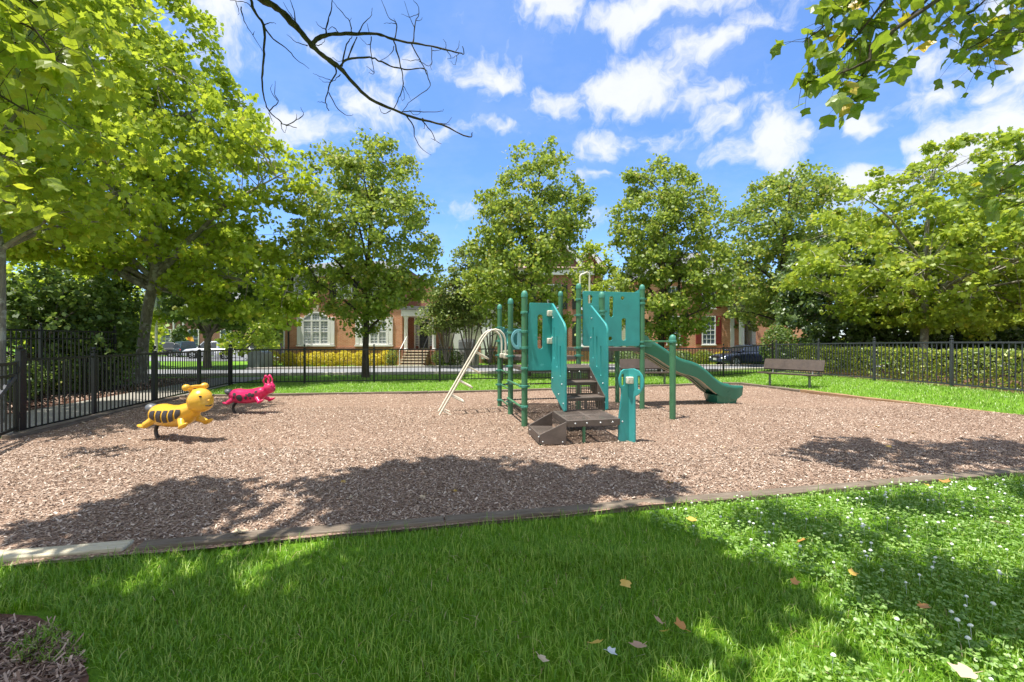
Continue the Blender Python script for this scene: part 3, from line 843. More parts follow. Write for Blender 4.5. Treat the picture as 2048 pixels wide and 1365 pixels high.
M['straw'] = m_blade('dry_straw', (.30, .22, .10), (.42, .33, .17), (.55, .47, .28), .2)
blades('dry_straw', scatter(3200, -4.6, 6.5, 1.5, 5.0, 31, in_front), 0.055, 0.0019, M['straw'], 9, 1.6)
# clover in the right foreground
def in_clover(x, y):
    c = x - 1.0 + 0.35 * np.sin(y * 3.1 + x * 2) + 0.3 * np.sin(y * 7 + 1) * np.sin(x * 6)
    return in_front(x, y) & (c > 0.55)
CP = scatter(30000, 1.0, 7.5, 1.5, 5.4, 16, in_clover)
rs = np.random.RandomState(17)
n = len(CP); hgt = rs.uniform(.035, .085, n)
k6 = 7; allv = []
a0 = rs.uniform(0, 2 * PI, n); rad = rs.uniform(.0042, .0085, n)
for j in range(3):
    aa = a0 + j * 2 * PI / 3
    cx_ = CP[:, 0] + np.cos(aa) * rad; cy_ = CP[:, 1] + np.sin(aa) * rad
    tilt = rs.normal(size=(n, 2)) * .35
    vv = []
    for q in range(k6):
        t_ = 2 * PI * q / k6
        ox = np.cos(t_) * rad; oy = np.sin(t_) * rad
        vv.append(np.stack([cx_ + ox, cy_ + oy, hgt + tilt[:, 0] * ox + tilt[:, 1] * oy + .2 * rad], 1))
    allv.append(np.stack(vv, 1))
V = np.concatenate(allv, 0).reshape(-1, 3)
tag(np_mesh('clover_leaves', V, k6, M['clover']), kind='stuff')
BPt = scatter(1500, 1.2, 7.0, 1.7, 5.3, 18, in_clover)
rs = np.random.RandomState(19)
BPt = BPt[rs.uniform(size=len(BPt)) < np.clip(.25 + .22 * (BPt[:, 0] - 1.2), .1, 1)]
b = MB()
for p in BPt[:340]:
    h = rs.uniform(.055, .10); r = rs.uniform(.0075, .0125)
    c = (p[0] + rs.normal() * .008, p[1] + rs.normal() * .008, p[2] + h)
    b.lathe([(.3 * r, -.7 * r), (r, -.25 * r), (.92 * r, .2 * r), (.45 * r, .62 * r)], c, 7, Matrix.Rotation(rs.normal() * .3, 3, 'X'))
    b.bar((p[0], p[1], p[2]), c, .0014, .0014)
tag(b.build('clover_blossoms', M['blossom'], None, False), kind='stuff')

# ------------------------------------------------------------------ loose wood chips lying on the bed
def chips(name, P, lmin, lmax, mat, seed, tilt=0.28, wr=(.18, .5)):
    rs = np.random.RandomState(seed); n = len(P)
    a = rs.uniform(0, 2 * PI, n); L = rs.uniform(lmin, lmax, n) * .5; w = L * rs.uniform(wr[0], wr[1], n)
    dz = rs.normal(size=n) * tilt; sz = rs.normal(size=n) * tilt
    u = np.stack([np.cos(a), np.sin(a), dz], 1) * L[:, None]; v = np.stack([-np.sin(a), np.cos(a), sz], 1) * w[:, None]
    top = np.stack([0 * a, 0 * a, np.abs(dz) * L + np.abs(sz) * w + .004], 1)
    c = P + top
    tpr = rs.uniform(.5, 1, n)[:, None]
    V = np.stack([c - u - v, c + u - v * tpr, c + u * .9 + v * tpr, c - u * .85 + v], 1).reshape(-1, 3)
    return tag(np_mesh(name, V, 4, mat), kind='stuff')
def in_bed(x, y): return pip(BED, x, y) & (y > FRONT(x) + .06) & (np.abs(x) < 1.25 * y + .5)
C1 = scatter(190000, -7, 9, 2.8, 6.2, 21, in_bed); C2 = scatter(120000, -8.5, 9.5, 6.2, 10, 22, in_bed); C3 = scatter(60000, -8.7, 9.5, 10, 15.3, 23, in_bed)
CC = np.concatenate([C1, C2, C3]); CC[:, 2] = HB(CC[:, 0], CC[:, 1]) + .002
chips('wood_chips', CC, .010, .034, M['chips'], 24)
RC = scatter(42000, -4, -1.55, .4, 2.65, 25, lambda x, y: ((x + 2.75) ** 2 + (y - 1.36) ** 2 < 1.14) & (np.abs(x) < 1.5 * y + .5)); RC[:, 2] += .012
chips('bark_shreds', RC, .02, .055, M['redchips'], 26, .35, (.07, .24))
def in_pb(x, y): return pip([(-9.5, 5), (-10.3, 8.8), (-11.7, 16.3), (-11.95, 18.4), (-15, 17), (-15, 5)], x, y)
RB = scatter(22000, -15, -9.5, 5, 18, 27, in_pb); RB[:, 2] += .012
chips('bed_shreds', RB, .05, .12, M['redchips'], 28, .4)

# ------------------------------------------------------------------ timbers edging the bed
def timber(p0, p1, mat, label, group=None, w=0.14, h=0.13, z=0.06):
    p0 = Vector((p0[0], p0[1], Hf(*p0) * .4)); p1 = Vector((p1[0], p1[1], Hf(*p1) * .4))
    L = (p1 - p0).length; d = (p1 - p0).normalized(); a = math.atan2(d.y, d.x)
    b = MB(); n = max(2, int(L / .35)); rings = []
    for i in range(n + 1):
        x = -L / 2 + .004 + (L - .008) * i / n
        j = [rnd.gauss(0, .0035) for _ in range(4)]
        rings.append([Vector((x, -w / 2 + j[0], -h)), Vector((x, w / 2 + j[1], -h)), Vector((x, w / 2 + j[1], j[2])), Vector((x, -w / 2 + j[0], j[3]))])
    b.loft(rings)
    o = b.build('landscape_timber', mat, None, True, .012, 60)
    o.location = (p0 + p1) / 2 + Vector((0, 0, z + rnd.uniform(-.006, .006))); o.rotation_euler = (0, 0, a)
    return tag(o, label, 'timber', group)
GF = 'timbers edging the front of the wood chip bed'
fx = [(-6.1, -3.95), (-3.95, -2.72), (-2.66, -.55), (-.55, 1.55), (1.55, 3.7), (3.7, 5.75), (5.75, 7.9), (7.9, 9.9)]
fl_ = ['weathered timber at the far left end of the front edging, left of the pale one', 'pale new timber with mitred end in the front edging at left', 'dark weathered timber joined to the pale timber in the front edging',
       'dark weathered timber in the front edging below the broad leaf shadow', 'grey timber in the front edging straight in front of the step box', 'grey timber in the front edging where clover begins behind the grass',
       'grey timber in the front edging bordering the clover at right', 'grey timber at the right end of the front edging']
for (a, b_), l in zip(fx, fl_):
    pale = 'pale' in l and 'joined' not in l and 'left of' not in l
    timber((a, FRONT(a)), (b_, FRONT(b_)), M['timber_pale'] if pale else M['timber'], l, GF, z=.065 if pale else .052, w=.14)
def run(pts, step, mats, label, group, special=None, **k):
    i = 0
    for p, q in zip(pts[:-1], pts[1:]):
        p = Vector(p); q = Vector(q); L = (q - p).length; n = max(1, round(L / step))
        for j in range(n):
            a = p.lerp(q, j / n); b_ = p.lerp(q, (j + 1) / n)
            lab = (special or {}).get(i, label)
            timber((a.x, a.y), (b_.x, b_.y), mats[i % len(mats)], lab, group, **k); i += 1
run([(-8.6, 11.8), (-6.4, 12.17), (-.34, 13.1), (7.1, 15.35)], 2.4, [M['timber']], 'dark weathered timber in the row between wood chips and back lawn', 'timbers along the back lawn', z=.10)
run([(7.12, 15.36), (7.68, 15.28), (9.36, 8.25), (9.93, 6.1)], 2.4, [M['timber'], M['timber'], M['timber_tan'], M['timber_tan'], M['timber']], '', 'timbers along the right lawn',
    {0: 'short timber at the back right corner of the bed behind the slide exit', 1: 'dark timber in the right edging nearest the slide exit', 2: 'tan timber in the right edging in front of the bench',
     3: 'tan timber in the right edging nearer the viewer than the bench', 4: 'dark timber at the near end of the right edging'}, z=.11)
run([(-7.5, 6.75), (-8.55, 11.6)], 2.4, [M['timber']], '', 'timbers along the left fence', {0: 'weathered timber at the foot of the left fence beside the gate', 1: 'weathered timber at the foot of the left fence behind the yellow rider'}, z=.10)
# ------------------------------------------------------------------ fences
def fence(name, label, pts, mat, height=1.22, spacing=0.122, cat='fence', knob=True, post_w=0.062, gap=0.075, finial=False, pick=0.019, mid=False):
    """pts: post positions (x, y)"""
    p0 = pts[0]
    root = thing(name, (p0[0], p0[1], Hf(*p0)), label, cat)
    for i, p in enumerate(pts):
        z = Hf(*p); b = MB()
        b.box((p[0], p[1], z + (height + .05) / 2 - .03), (post_w, post_w, height + .11))
        o = b.build('post', mat, root, True, .004)
        if knob:
            k = MB(); t = z + height + .075
            k.lathe([(post_w * .72, 0), (post_w * .72, .012), (post_w * .3, .018), (post_w * .28, .03), (post_w * .5, .045), (post_w * .55, .062), (post_w * .4, .085), (.004, .094)], (p[0], p[1], t), 10)
            k.build('post_cap', mat, o)
    for p, q in zip(pts[:-1], pts[1:]):
        a = Vector((p[0], p[1], Hf(*p))); c = Vector((q[0], q[1], Hf(*q)))
        d = c - a; L = math.hypot(d.x, d.y); u = d / L
        b = MB(); e = post_w / 2
        b.bar(a + u * e + Vector((0, 0, height - .02)), c - u * e + Vector((0, 0, height - .02)), .034, .042)
        b.bar(a + u * e + Vector((0, 0, gap + .02)), c - u * e + Vector((0, 0, gap + .02)), .032, .034)
        if mid: b.bar(a + u * e + Vector((0, 0, height - .22)), c - u * e + Vector((0, 0, height - .22)), .030, .030)
        n = max(1, round(L / spacing))
        for k in range(1, n):
            s = a + d * (k / n)
            top = height - .03 if not finial else height + .12
            M3 = Matrix.Rotation(math.atan2(d.y, d.x), 3, 'Z')
            b.box((s.x, s.y, s.z + (gap + top) / 2), (pick, pick, top - gap), M3)
        b.build('picket_panel', mat, root, False)
    return root

def along(a, b, ts): return [(a[0] + (b[0] - a[0]) * t, a[1] + (b[1] - a[1]) * t) for t in ts]
LF = lambda y: (-7.74 - 0.2146 * (y - 7.2), y)
CORNER_L = (-9.5, 15.4); CORNER_R = (11.05, 19.3)
fence('metal_fence', 'black picket fence on the left, running from the gate to the back corner', [LF(7.2), LF(8.8), LF(10.85), LF(13.1), LF(15.25)], M['black'])
nb = 9
fence('metal_fence', 'long black picket fence across the back of the lawn, in front of the road', along(CORNER_L, CORNER_R, [k / nb for k in range(nb + 1)]), M['black'], spacing=.128)
fence('metal_fence', 'sun-greyed picket fence on the right, in front of the clipped hedge', along((11.1, 19.1), (12.05, 7.4), [k / 5 for k in range(6)]), M['greymetal'], spacing=.128)
fence('metal_fence', 'taller black fence in the shade among the shrubs at far left', [(-11.45, 6.6), (-11.5, 8.9), (-11.6, 11.2), (-11.7, 13.4)], M['black'], 1.78, .115, finial=False, mid=True)
# gate
ga = Vector((-6.62, 5.3, 0)); gb = Vector((-7.66, 7.05, 0))
gt = thing('gate', gb, 'black picket gate with a diagonal brace at the left edge', 'gate')
d = (ga - gb).normalized(); L = (ga - gb).length
b = MB()
for t in (0.06, L - .05):
    q = gb + d * t; b.box((q.x, q.y, .64), (.05, .05, 1.1), Matrix.Rotation(math.atan2(d.y, d.x), 3, 'Z'))
for z in (.16, .98, 1.16): b.bar(gb + d * .08 + Vector((0, 0, z)), ga + Vector((0, 0, z)), .035, .045)
b.build('gate_frame', M['black'], gt, True, .004)
b = MB(); b.bar(gb + d * .1 + Vector((0, 0, .96)), gb + d * (L * .62) + Vector((0, 0, .42)), .045, .07); b.build('diagonal_brace', M['greymetal'], gt, True, .004)
b = MB()
for k in range(1, 15):
    q = gb + d * (k * L / 15); b.box((q.x, q.y, .65), (.019, .019, 1.0), Matrix.Rotation(math.atan2(d.y, d.x), 3, 'Z'))
b.build('picket_panel', M['black'], gt, False)
b = MB(); q = gb + Vector((-.02, .06, 0)); b.box((q.x, q.y, .66), (.085, .085, 1.38)); gp_ = b.build('gate_post', M['black'], gt, True, .005)
k = MB(); k.lathe([(.06, 0), (.06, .015), (.02, .02), (.03, .04), (.034, .06), (.02, .08), (.003, .09)], (q.x, q.y, 1.35), 10); k.build('post_cap', M['black'], gp_)
b = MB()
for z in (.3, 1.0):
    b = MB(); b.cyl(gb + Vector((.02, -.01, z)), gb + Vector((.02, -.01, z + .1)), .022, None, 8); b.build('hinge', M['black'], gt)

# ------------------------------------------------------------------ playground colours
GREEN = surf('post_green', (0.060, 0.185, 0.092), 0.45, 0, .18, 2.5, 0, wear=(0.13, 0.13, 0.07), wscale=7, wamt=.5)
CAPG = surf('post_cap_green', (0.06, 0.24, 0.18), 0.5, 0, .12, 8)
TEAL = surf('teal_plastic', (0.038, 0.300, 0.288), 0.40, 0, .16, 2.2, .12, 120, wear=(0.10, 0.44, 0.43), wscale=8, wamt=.47)
LTEAL = surf('pale_blue_plastic', (0.16, 0.40, 0.47), 0.45, 0, .1, 4)
DTEAL = surf('dark_teal_plastic', (0.018, 0.14, 0.135), 0.45, 0, .15, 3)
SLG = surf('slide_green', (0.022, 0.165, 0.105), 0.30, 0, .15, 1.8, .05, 60, spec=.6, coat=.15)
BROWN = surf('brown_coated_metal', (0.105, 0.082, 0.068), 0.55, 0, .28, 5, .3, 150, wear=(0.20, 0.165, 0.14), wscale=6, wamt=.42)
CREAM = surf('cream_paint', (0.68, 0.62, 0.50), 0.42, 0, .08, 5, wear=(.45, .33, .2), wscale=12, wamt=.36)
ZINC = surf('zinc', (0.55, 0.56, 0.56), 0.35, .7, .1)

# ------------------------------------------------------------------ playground structure
O = Vector((.215, 7.84, 0)); U = Vector((-.244, 1.187, 0)); Vv = Vector((1.40, .345, 0))
un = U.normalized(); vn = Vv.normalized(); ZZ = Vector((0, 0, 1))
ps = thing('playground_structure', O, 'green and teal climbing structure with steps, wave slide and cream ladder', 'playground')
P3 = O; P6 = O + Vv; P2 = O + U; P5 = P6 + U; P1 = O + U * 2.02; P4 = P5 + U * 1.0
P7 = P5 + vn * 1.45; P8 = P7 + un * 1.235; P9 = Vector((3.0, 8.5, 0))
CLZ = {}
def post(p, h, clamps, r=.0525):
    b = MB(); b.cyl(p + Vector((0, 0, -.1)), p + Vector((0, 0, h - .07)), r, None, 20)
    o = b.build('post', GREEN, ps, True)
    b = MB(); b.lathe([(r + .004, -.045), (r + .004, .0), (r * .95, .028), (r * .7, .052), (r * .35, .066), (.002, .07)], p + Vector((0, 0, h - .07)), 20)
    b.build('post_cap', CAPG, o)
    for z in clamps:
        b = MB(); b.lathe([(r + .003, -.022), (r + .013, -.018), (r + .013, .018), (r + .003, .022)], p + Vector((0, 0, z)), 18)
        for s in (un, -un, vn, -vn)[:2] if int(z * 100) % 2 else (vn, -vn):
            b.bar(p + s * (r + .008) + Vector((0, 0, z)), p + s * (r + .042) + Vector((0, 0, z)), .045, .026)
            b.cyl(p + s * (r + .03) + Vector((0, 0, z)) - ZZ.cross(s) * .028, p + s * (r + .03) + Vector((0, 0, z)) + ZZ.cross(s) * .028, .010, None, 8)
        b.build('clamp', CAPG, o, True)
    return o
post(P1, 2.33, [1.80, 1.50, 1.18, .84, .52, .175], .050)
post(P2, 2.35, [1.66, 1.20, 1.0, .66, .30], .0525)
post(P3, 2.37, [1.99, 1.66, 1.38, 1.03, .72, .37], .0535)
post(P4, 2.66, [1.86, 1.62, 1.36, 1.19], .0525)
post(P5, 2.69, [2.35, 2.03, 1.36, 1.20], .0525)
post(P6, 2.39, [2.03, 1.97, 1.03], .0535)
post(P7, 2.71, [2.40, 2.30, 1.48, 1.39], .0535)
post(P8, 2.68, [2.36, 1.36], .0525)
post(P9, 1.62, [1.49], .057)

# decks: perforated brown plates in a frame
def perf(name, o, ux, uy, nx, ny, rx, mat, parent, slot=1.0, skip=None, rz=0.0):
    """sheet o + a*ux + b*uy with a grid of holes"""
    o = Vector(o); ux = Vector(ux); uy = Vector(uy)
    K = 8
    ca, cb = 1.0 / nx, 1.0 / ny
    lx, ly = ux.length * ca, uy.length * cb
    sq = []; ho = []
    for k in range(K):
        a = 2 * PI * (k + .5) / K
        m = max(abs(math.cos(a)), abs(math.sin(a)))
        sq.append((round(.5 * math.cos(a) / m, 4), round(.5 * math.sin(a) / m, 4)))
    sq = [(.5, .25), (.25, .5), (-.25, .5), (-.5, .25), (-.5, -.25), (-.25, -.5), (.25, -.5), (.5, -.25)]
    cor = {0: (.5, .5), 2: (-.5, .5), 4: (-.5, -.5), 6: (.5, -.5)}
    v = []; f = []
    for i in range(nx):
        for j in range(ny):
            cx, cy = (i + .5) * ca, (j + .5) * cb
            base = len(v)
            if skip and skip(cx, cy):
                for p in ((-.5, -.5), (.5, -.5), (.5, .5), (-.5, .5)): v.append(o + ux * (cx + p[0] * ca) + uy * (cy + p[1] * cb))
                f.append((base, base + 1, base + 2, base + 3)); continue
            for p in sq: v.append(o + ux * (cx + p[0] * ca) + uy * (cy + p[1] * cb))
            for k in range(K):
                a = math.atan2(sq[k][1], sq[k][0])
                hx, hy = math.cos(a) * rx, math.sin(a) * rx * slot
                h2x = hx * math.cos(rz) - hy * math.sin(rz); h2y = hx * math.sin(rz) + hy * math.cos(rz)
                v.append(o + ux * (cx + h2x * ca) + uy * (cy + h2y * cb))
            for k in range(K):
                k2 = (k + 1) % K
                if k in cor:
                    c = len(v); p = cor[k]; v.append(o + ux * (cx + p[0] * ca) + uy * (cy + p[1] * cb))
                    f.append((base + k, c, base + k2, base + K + k2, base + K + k))
                else: f.append((base + k, base + k2, base + K + k2, base + K + k))
    b = MB(); b.add(v, f)
    return b.build(name, mat, parent, False)

def deck(a, b_, c, d, z, name='deck'):
    """a,b,c,d corners"""
    up = Vector((0, 0, z)); e = .02
    o = perf(name, a + up, b_ - a, d - a, 30, 30, .30, BROWN, ps)
    m = MB()
    for p, q in ((a, b_), (b_, c), (c, d), (d, a)):
        m.bar(p + up + ZZ * -.035, q + up + ZZ * -.035, .03, .074)
    m.build('deck_frame', BROWN, o, True, .004)
    return o
i_ = .055
deck(P3 + vn * i_, P6 - vn * i_, P5 - vn * i_, P2 + vn * i_, 1.03)
deck(P2 + vn * i_, P5 - vn * i_, P4 - vn * i_, P1 + vn * i_, 1.19)
deck(P5 + vn * i_, P7 - vn * i_, P8 - vn * i_, P4 + vn * i_, 1.36)

# steps up to the low deck
f0 = P3 + Vv * .36; f1 = P3 + Vv * .835
def stair_pt(t, s, z):  # t across 0..1, s metres in front of the deck edge
    return f0.lerp(f1, t) - un * s + ZZ * z
st = thing  # keep name
for k, (s, z0, z1) in enumerate(((0.70, .37, .59), (.36, .59, .81), (.03, .81, 1.03))):
    a = stair_pt(.0, s, z0); bb = stair_pt(1, s, z0)
    sk = lambda cx, cy: cy > .80 or cy < .08 or cx < .03 or cx > .97 or abs(cx - .5) < .035
    rsr = perf('riser', a, bb - a, ZZ * (z1 - z0 - .03), 17, 7, .40, BROWN, ps, 1.0, sk)
    m = MB()
    if k < 2: m.box((stair_pt(.5, s - .17, z1 - .015)), ((f1 - f0).length, .37, .03), Matrix.Rotation(math.atan2(vn.y, vn.x), 3, 'Z'))
    else: m.box((stair_pt(.5, s - .02, z1 - .022)), ((f1 - f0).length, .08, .05), Matrix.Rotation(math.atan2(vn.y, vn.x), 3, 'Z'))
    m.build('tread', BROWN, ps, True, .006)
    m = MB()
    if k == 2:
        for t in (.12, .42, .70): m.ell(stair_pt(t, s + .012, z1 - .07), (.014, .014, .014), None, 8, 6)
        m.build('bolt', ZINC, rsr)
for t, sgn in ((0, 1), (1, -1)):
    m = MB(); a = stair_pt(t, 0, 0) + vn * sgn * .004
    poly = [(.70, .36), (.70, .60), (.36, .82), (.03, 1.04), (0, 1.04), (0, .80), (.36, .36)]
    m.add([a - un * p[0] + ZZ * p[1] for p in poly] + [a - un * p[0] + ZZ * p[1] + vn * sgn * .006 for p in poly],
          [tuple(range(7)), tuple(range(13, 6, -1))] + [(i, (i + 1) % 7, (i + 1) % 7 + 7, i + 7) for i in range(7)])
    m.build('stringer', BROWN, ps, False)

# flat guard panels beside the steps and sloping stair rails
wl = (f0 - P3).length
slot_l = rr(wl * .50 - .03, 1.36, wl * .50 + .065, 1.96, .045)
panel('guard_panel', [(.06, .99), (wl, .99), (wl, 2.16), (.10, 2.16), (.075, 2.13), (.075, 1.99), (.06, 1.97)], [slot_l], .032, P3 - un * .01, vn, ZZ, TEAL, ps)
wr = (P6 - f1).length
panel('guard_panel', [(0, 1.0), (wr - .06, 1.0), (wr - .06, 2.13), (0, 2.13)], [], .032, f1 - un * .01, vn, ZZ, TEAL, ps)
def stair_rail(t, z_far):
    base = f0.lerp(f1, t)
    out = [(0.0, .66), (0.0, z_far - .06), (.02, z_far), (.055, z_far), (.70, 1.78), (.76, 1.70), (.765, 1.62), (.765, .40), (.72, .37), (.69, .38), (.40, .50)]
    hs_ = [rr(.155, 1.20, .20, 1.74, .022), rr(.325, 1.06, .37, 1.58, .022), rr(.50, .92, .545, 1.42, .022)]
    o = panel('stair_rail', out, hs_, .034, base - un * .0, -un, ZZ, TEAL, ps)
    m = MB()
    for s, z in ((.10, .86), (.62, .80), (.45, .62), (.70, .50), (.08, 1.56), (.12, 1.9)):
        for sg in (1, -1): m.ell(base - un * s + ZZ * z + vn * sg * .02, (.013, .013, .013), None, 8, 6)
    m.build('bolt', ZINC, o)
    return base
bl = stair_rail(-.03, 2.15); br = stair_rail(1.02, 2.13)
def cblock(p, nm='corner_bracket'):
    m = MB(); m.box(p, (.10, .07, .10), Matrix.Rotation(math.atan2(vn.y, vn.x), 3, 'Z')); o = m.build(nm, CREAM, ps, True, .012)
    m = MB()
    for dx in (-.025, .025): m.cyl(Vector(p) + vn * dx - un * .03, Vector(p) + vn * dx - un * .042, .009, None, 8)
    m.build('bolt', ZINC, o)
for z in (1.98, 1.50): cblock(bl - vn * .05 - un * .045 + ZZ * z)
cblock(br + vn * .06 - un * .045 + ZZ * 1.95)

# grab loop on the left of the front post
gl_out = [(0, 1.36), (.0, 1.70)] + [(-.05 - .13 * math.sin(a), 1.53 + .17 * math.cos(a)) for a in np.linspace(0, PI, 13)]
gl_h = [(-.055 - .085 * math.sin(a), 1.53 + .115 * math.cos(a)) for a in np.linspace(0.15, PI - .15, 11)]
panel('grab_loop', [(p[0] - .06, p[1]) for p in gl_out], [[(p[0] - .06, p[1]) for p in gl_h]], .030, P3 - un * .0, vn, ZZ, LTEAL, ps, .006)
# panels left of the back posts
panel('grab_loop', [(p[0] * -1 , p[1] + .03) for p in gl_out], [[(p[0] * -1, p[1] + .03) for p in gl_h]], .03, P2 + un * .06 - vn * .02, un, ZZ, TEAL, ps, .006)
panel('guard_panel', rr(.07, 1.30, .52, 1.80, .03), [], .03, P1 - un * .6, un, ZZ, DTEAL, ps)
panel('guard_panel', rr(.0, 1.30, .5, 1.78, .03), [], .03, P1 + vn * .06, vn, ZZ, DTEAL, ps)

# tall panel with cut-outs on the high deck
hw = (P7 - P5).length
hol = [rr(.68, 1.95 + .05, .77, 2.44, .043), rr(.96, 1.51, 1.06, 1.98, .046), circ(.98, 2.40, .042, 8), circ(.70, 1.55, .045, 10),
       [(.20, 2.28), (.29, 2.28), (.30, 2.42), (.27, 2.455), (.22, 2.455), (.19, 2.42)]]
panel('guard_panel', rr(.085, 1.395, hw - .07, 2.53, .05), hol, .034, P5 - un * .012, vn, ZZ, TEAL, ps)
panel('slide_hood', [(.06, 2.05), (1.17, 2.05), (1.17, 2.40), (.62, 2.52), (.06, 2.62)], [], .034, P7 + un * .0, un, ZZ, TEAL, ps)
# intermediate step between decks shows as dark bars; low bars between the posts
def rail(p, q, z, mat=GREEN, r=.017, name='rail', zq=None, n=10):
    m = MB(); m.cyl(p + ZZ * z, q + ZZ * (z if zq is None else zq), r, None, n); return m.build(name, mat, ps)
for z in (.72, .37):
    rail(P2 - vn * .06, P3 - vn * .06, z, GREEN, .021)
for z in (.84, .52, .175):
    rail(P1 + vn * .03, P2 + vn * .03, z, GREEN, .016)
def beaded(p, q, z):
    m = MB(); m.cyl(p + ZZ * z, q + ZZ * z, .012, None, 8); n = 22
    for i in range(1, n):
        c = p.lerp(q, i / n) + ZZ * z; m.ell(c, (.026, .026, .020), None, 8, 6)
    m.build('chain_rail', BROWN, ps)
for z in (.52, .175): beaded(P1 + vn * .05, P4 - vn * .05, z)
rail(P7 + vn * .05, P9, 1.49, GREEN, .018)

# looping hand rail at the top
m = MB(); q = P5 + vn * .05 + un * .05
pth = [q + ZZ * 2.45, q + ZZ * 2.82]
for a in np.linspace(0, PI / 2, 7)[1:]: pth.append(q + vn * (.07 - .07 * math.cos(a)) + ZZ * (2.82 + .07 * math.sin(a)))
pth.append(q + vn * .15 + ZZ * 2.93)
for a in np.linspace(0, PI / 2, 7)[1:]: pth.append(q + vn * (.15 + .06 * math.sin(a)) + ZZ * (2.93 - .06 + .06 * math.cos(a)))
pth.append(q + vn * .215 + ZZ * 1.9)
m.tube(pth, .019, 10); m.build('hand_hold', CREAM, ps)

# cream arch ladder on the left
lad_n = P2 + un * .26 - vn * .05; lad_f = P2 + un * .70 - vn * .05
def lad_path(o):
    P = [(1.385, -.02), (1.33, .05), (.46, 1.55), (.38, 1.655), (.30, 1.715), (.21, 1.735), (.12, 1.71), (.05, 1.64), (.012, 1.55), (0, 1.45), (0, 1.20)]
    return [o - vn * p[0] + ZZ * p[1] for p in P]
for o in (lad_n, lad_f):
    m = MB(); m.tube(lad_path(o), .021, 10); m.build('ladder_rail', CREAM, ps)
    m = MB(); m.box(o + ZZ * 1.19 + vn * .01, (.10, .07, .09), Matrix.Rotation(math.atan2(vn.y, vn.x), 3, 'Z')); m.build('ladder_bracket', CREAM, ps, True, .01)
m = MB(); m.bar(P2 + un * .06 + ZZ * 1.19, P1 - un * .06 + ZZ * 1.19, .05, .05); m.build('ladder_crossbar', GREEN, ps, True, .006)
for k in range(5):
    z = .13 + .29 * k; s = 1.33 - (z - .05) * (.87 / 1.5)
    a = lad_n - vn * s + ZZ * z; c = lad_f - vn * s + ZZ * z; dr = vn * .27 - ZZ * .15
    m = MB(); m.tube([a, a + dr * .75, a + dr * .95 + un * .03, a + dr + un * .09, c + dr - un * .09, c + dr * .95 - un * .03, c + dr * .75, c], .017, 8); m.build('ladder_step', CREAM, ps)

# wave slide
sl_o = (P7 + P8) / 2 + vn * .06
SP = [(0, 1.545), (.15, 1.535), (.33, 1.50), (.60, 1.35), (.90, 1.165), (1.05, 1.085), (1.18, 1.045), (1.32, 1.02), (1.47, .975), (1.62, .90), (1.78, .78), (1.95, .63), (2.12, .52), (2.30, .455), (2.5, .43), (2.68, .43), (2.76, .425)]
xs = np.array([p[0] for p in SP]); zs = np.array([p[1] for p in SP])
ss_ = np.linspace(0, 2.76, 44); zz_i = np.interp(ss_, xs, zs)
for _ in range(3): zz_i[1:-1] = (zz_i[:-2] + 2 * zz_i[1:-1] + zz_i[2:]) / 4
sec = [(-.285, -.30), (-.315, -.05), (-.318, .0), (-.300, .028), (-.272, .030), (-.255, .008), (-.235, -.14), (-.17, -.205), (0, -.215), (.17, -.205), (.235, -.14), (.255, .008), (.272, .030), (.300, .028), (.318, 0), (.315, -.05), (.285, -.30), (.22, -.275), (.10, -.245), (0, -.24), (-.10, -.245), (-.22, -.275)]
rings = []
for s, z in zip(ss_, zz_i):
    t = min(1, s / .25) * .35 + .65
    q = max(0, (s - 2.52) / .24); sh = 1 - .35 * q * q
    rings.append([sl_o + vn * s + un * w * (1 - .12 * q * q) + ZZ * (z + h * t * sh) for w, h in sec])
m = MB(); m.loft(rings)
m.build('slide', SLG, ps, True, 0, 50)
m = MB()
for w in (-.24, -.16, .16, .24):
    pts = [sl_o + vn * s + un * w + ZZ * (z - .275 - (.02 if abs(w) > .2 else 0)) for s, z in zip(ss_[3:33], zz_i[3:33])]
    m.tube(pts, .009, 6)
m.build('slide_rib', CREAM, ps)
ft = sl_o + vn * 2.36; m = MB(); rg = []
for z, kx, ky in ((.24, .34, .29), (.18, .335, .285), (.06, .30, .25), (.0, .28, .235), (-.05, .26, .22)):
    ring_ = []
    for k in range(32):
        a = 2 * PI * k / 32; g_ = 1 + .045 * math.cos(8 * a)
        cx_ = math.copysign(abs(math.cos(a)) ** .55, math.cos(a)); cy_ = math.copysign(abs(math.sin(a)) ** .55, math.sin(a))
        ring_.append(ft + vn * kx * cx_ * g_ + un * ky * cy_ * g_ + ZZ * z)
    rg.append(ring_)
m.loft(rg); m.build('slide_foot', SLG, ps, True, 0, 50)
panel('slide_side', [(0, 1.38), (0, 1.62), (.10, 1.66), (.22, 1.60), (.34, 1.42), (.30, 1.36)], [], .03, P7 + un * .26 + vn * .05, vn, ZZ, SLG, ps)

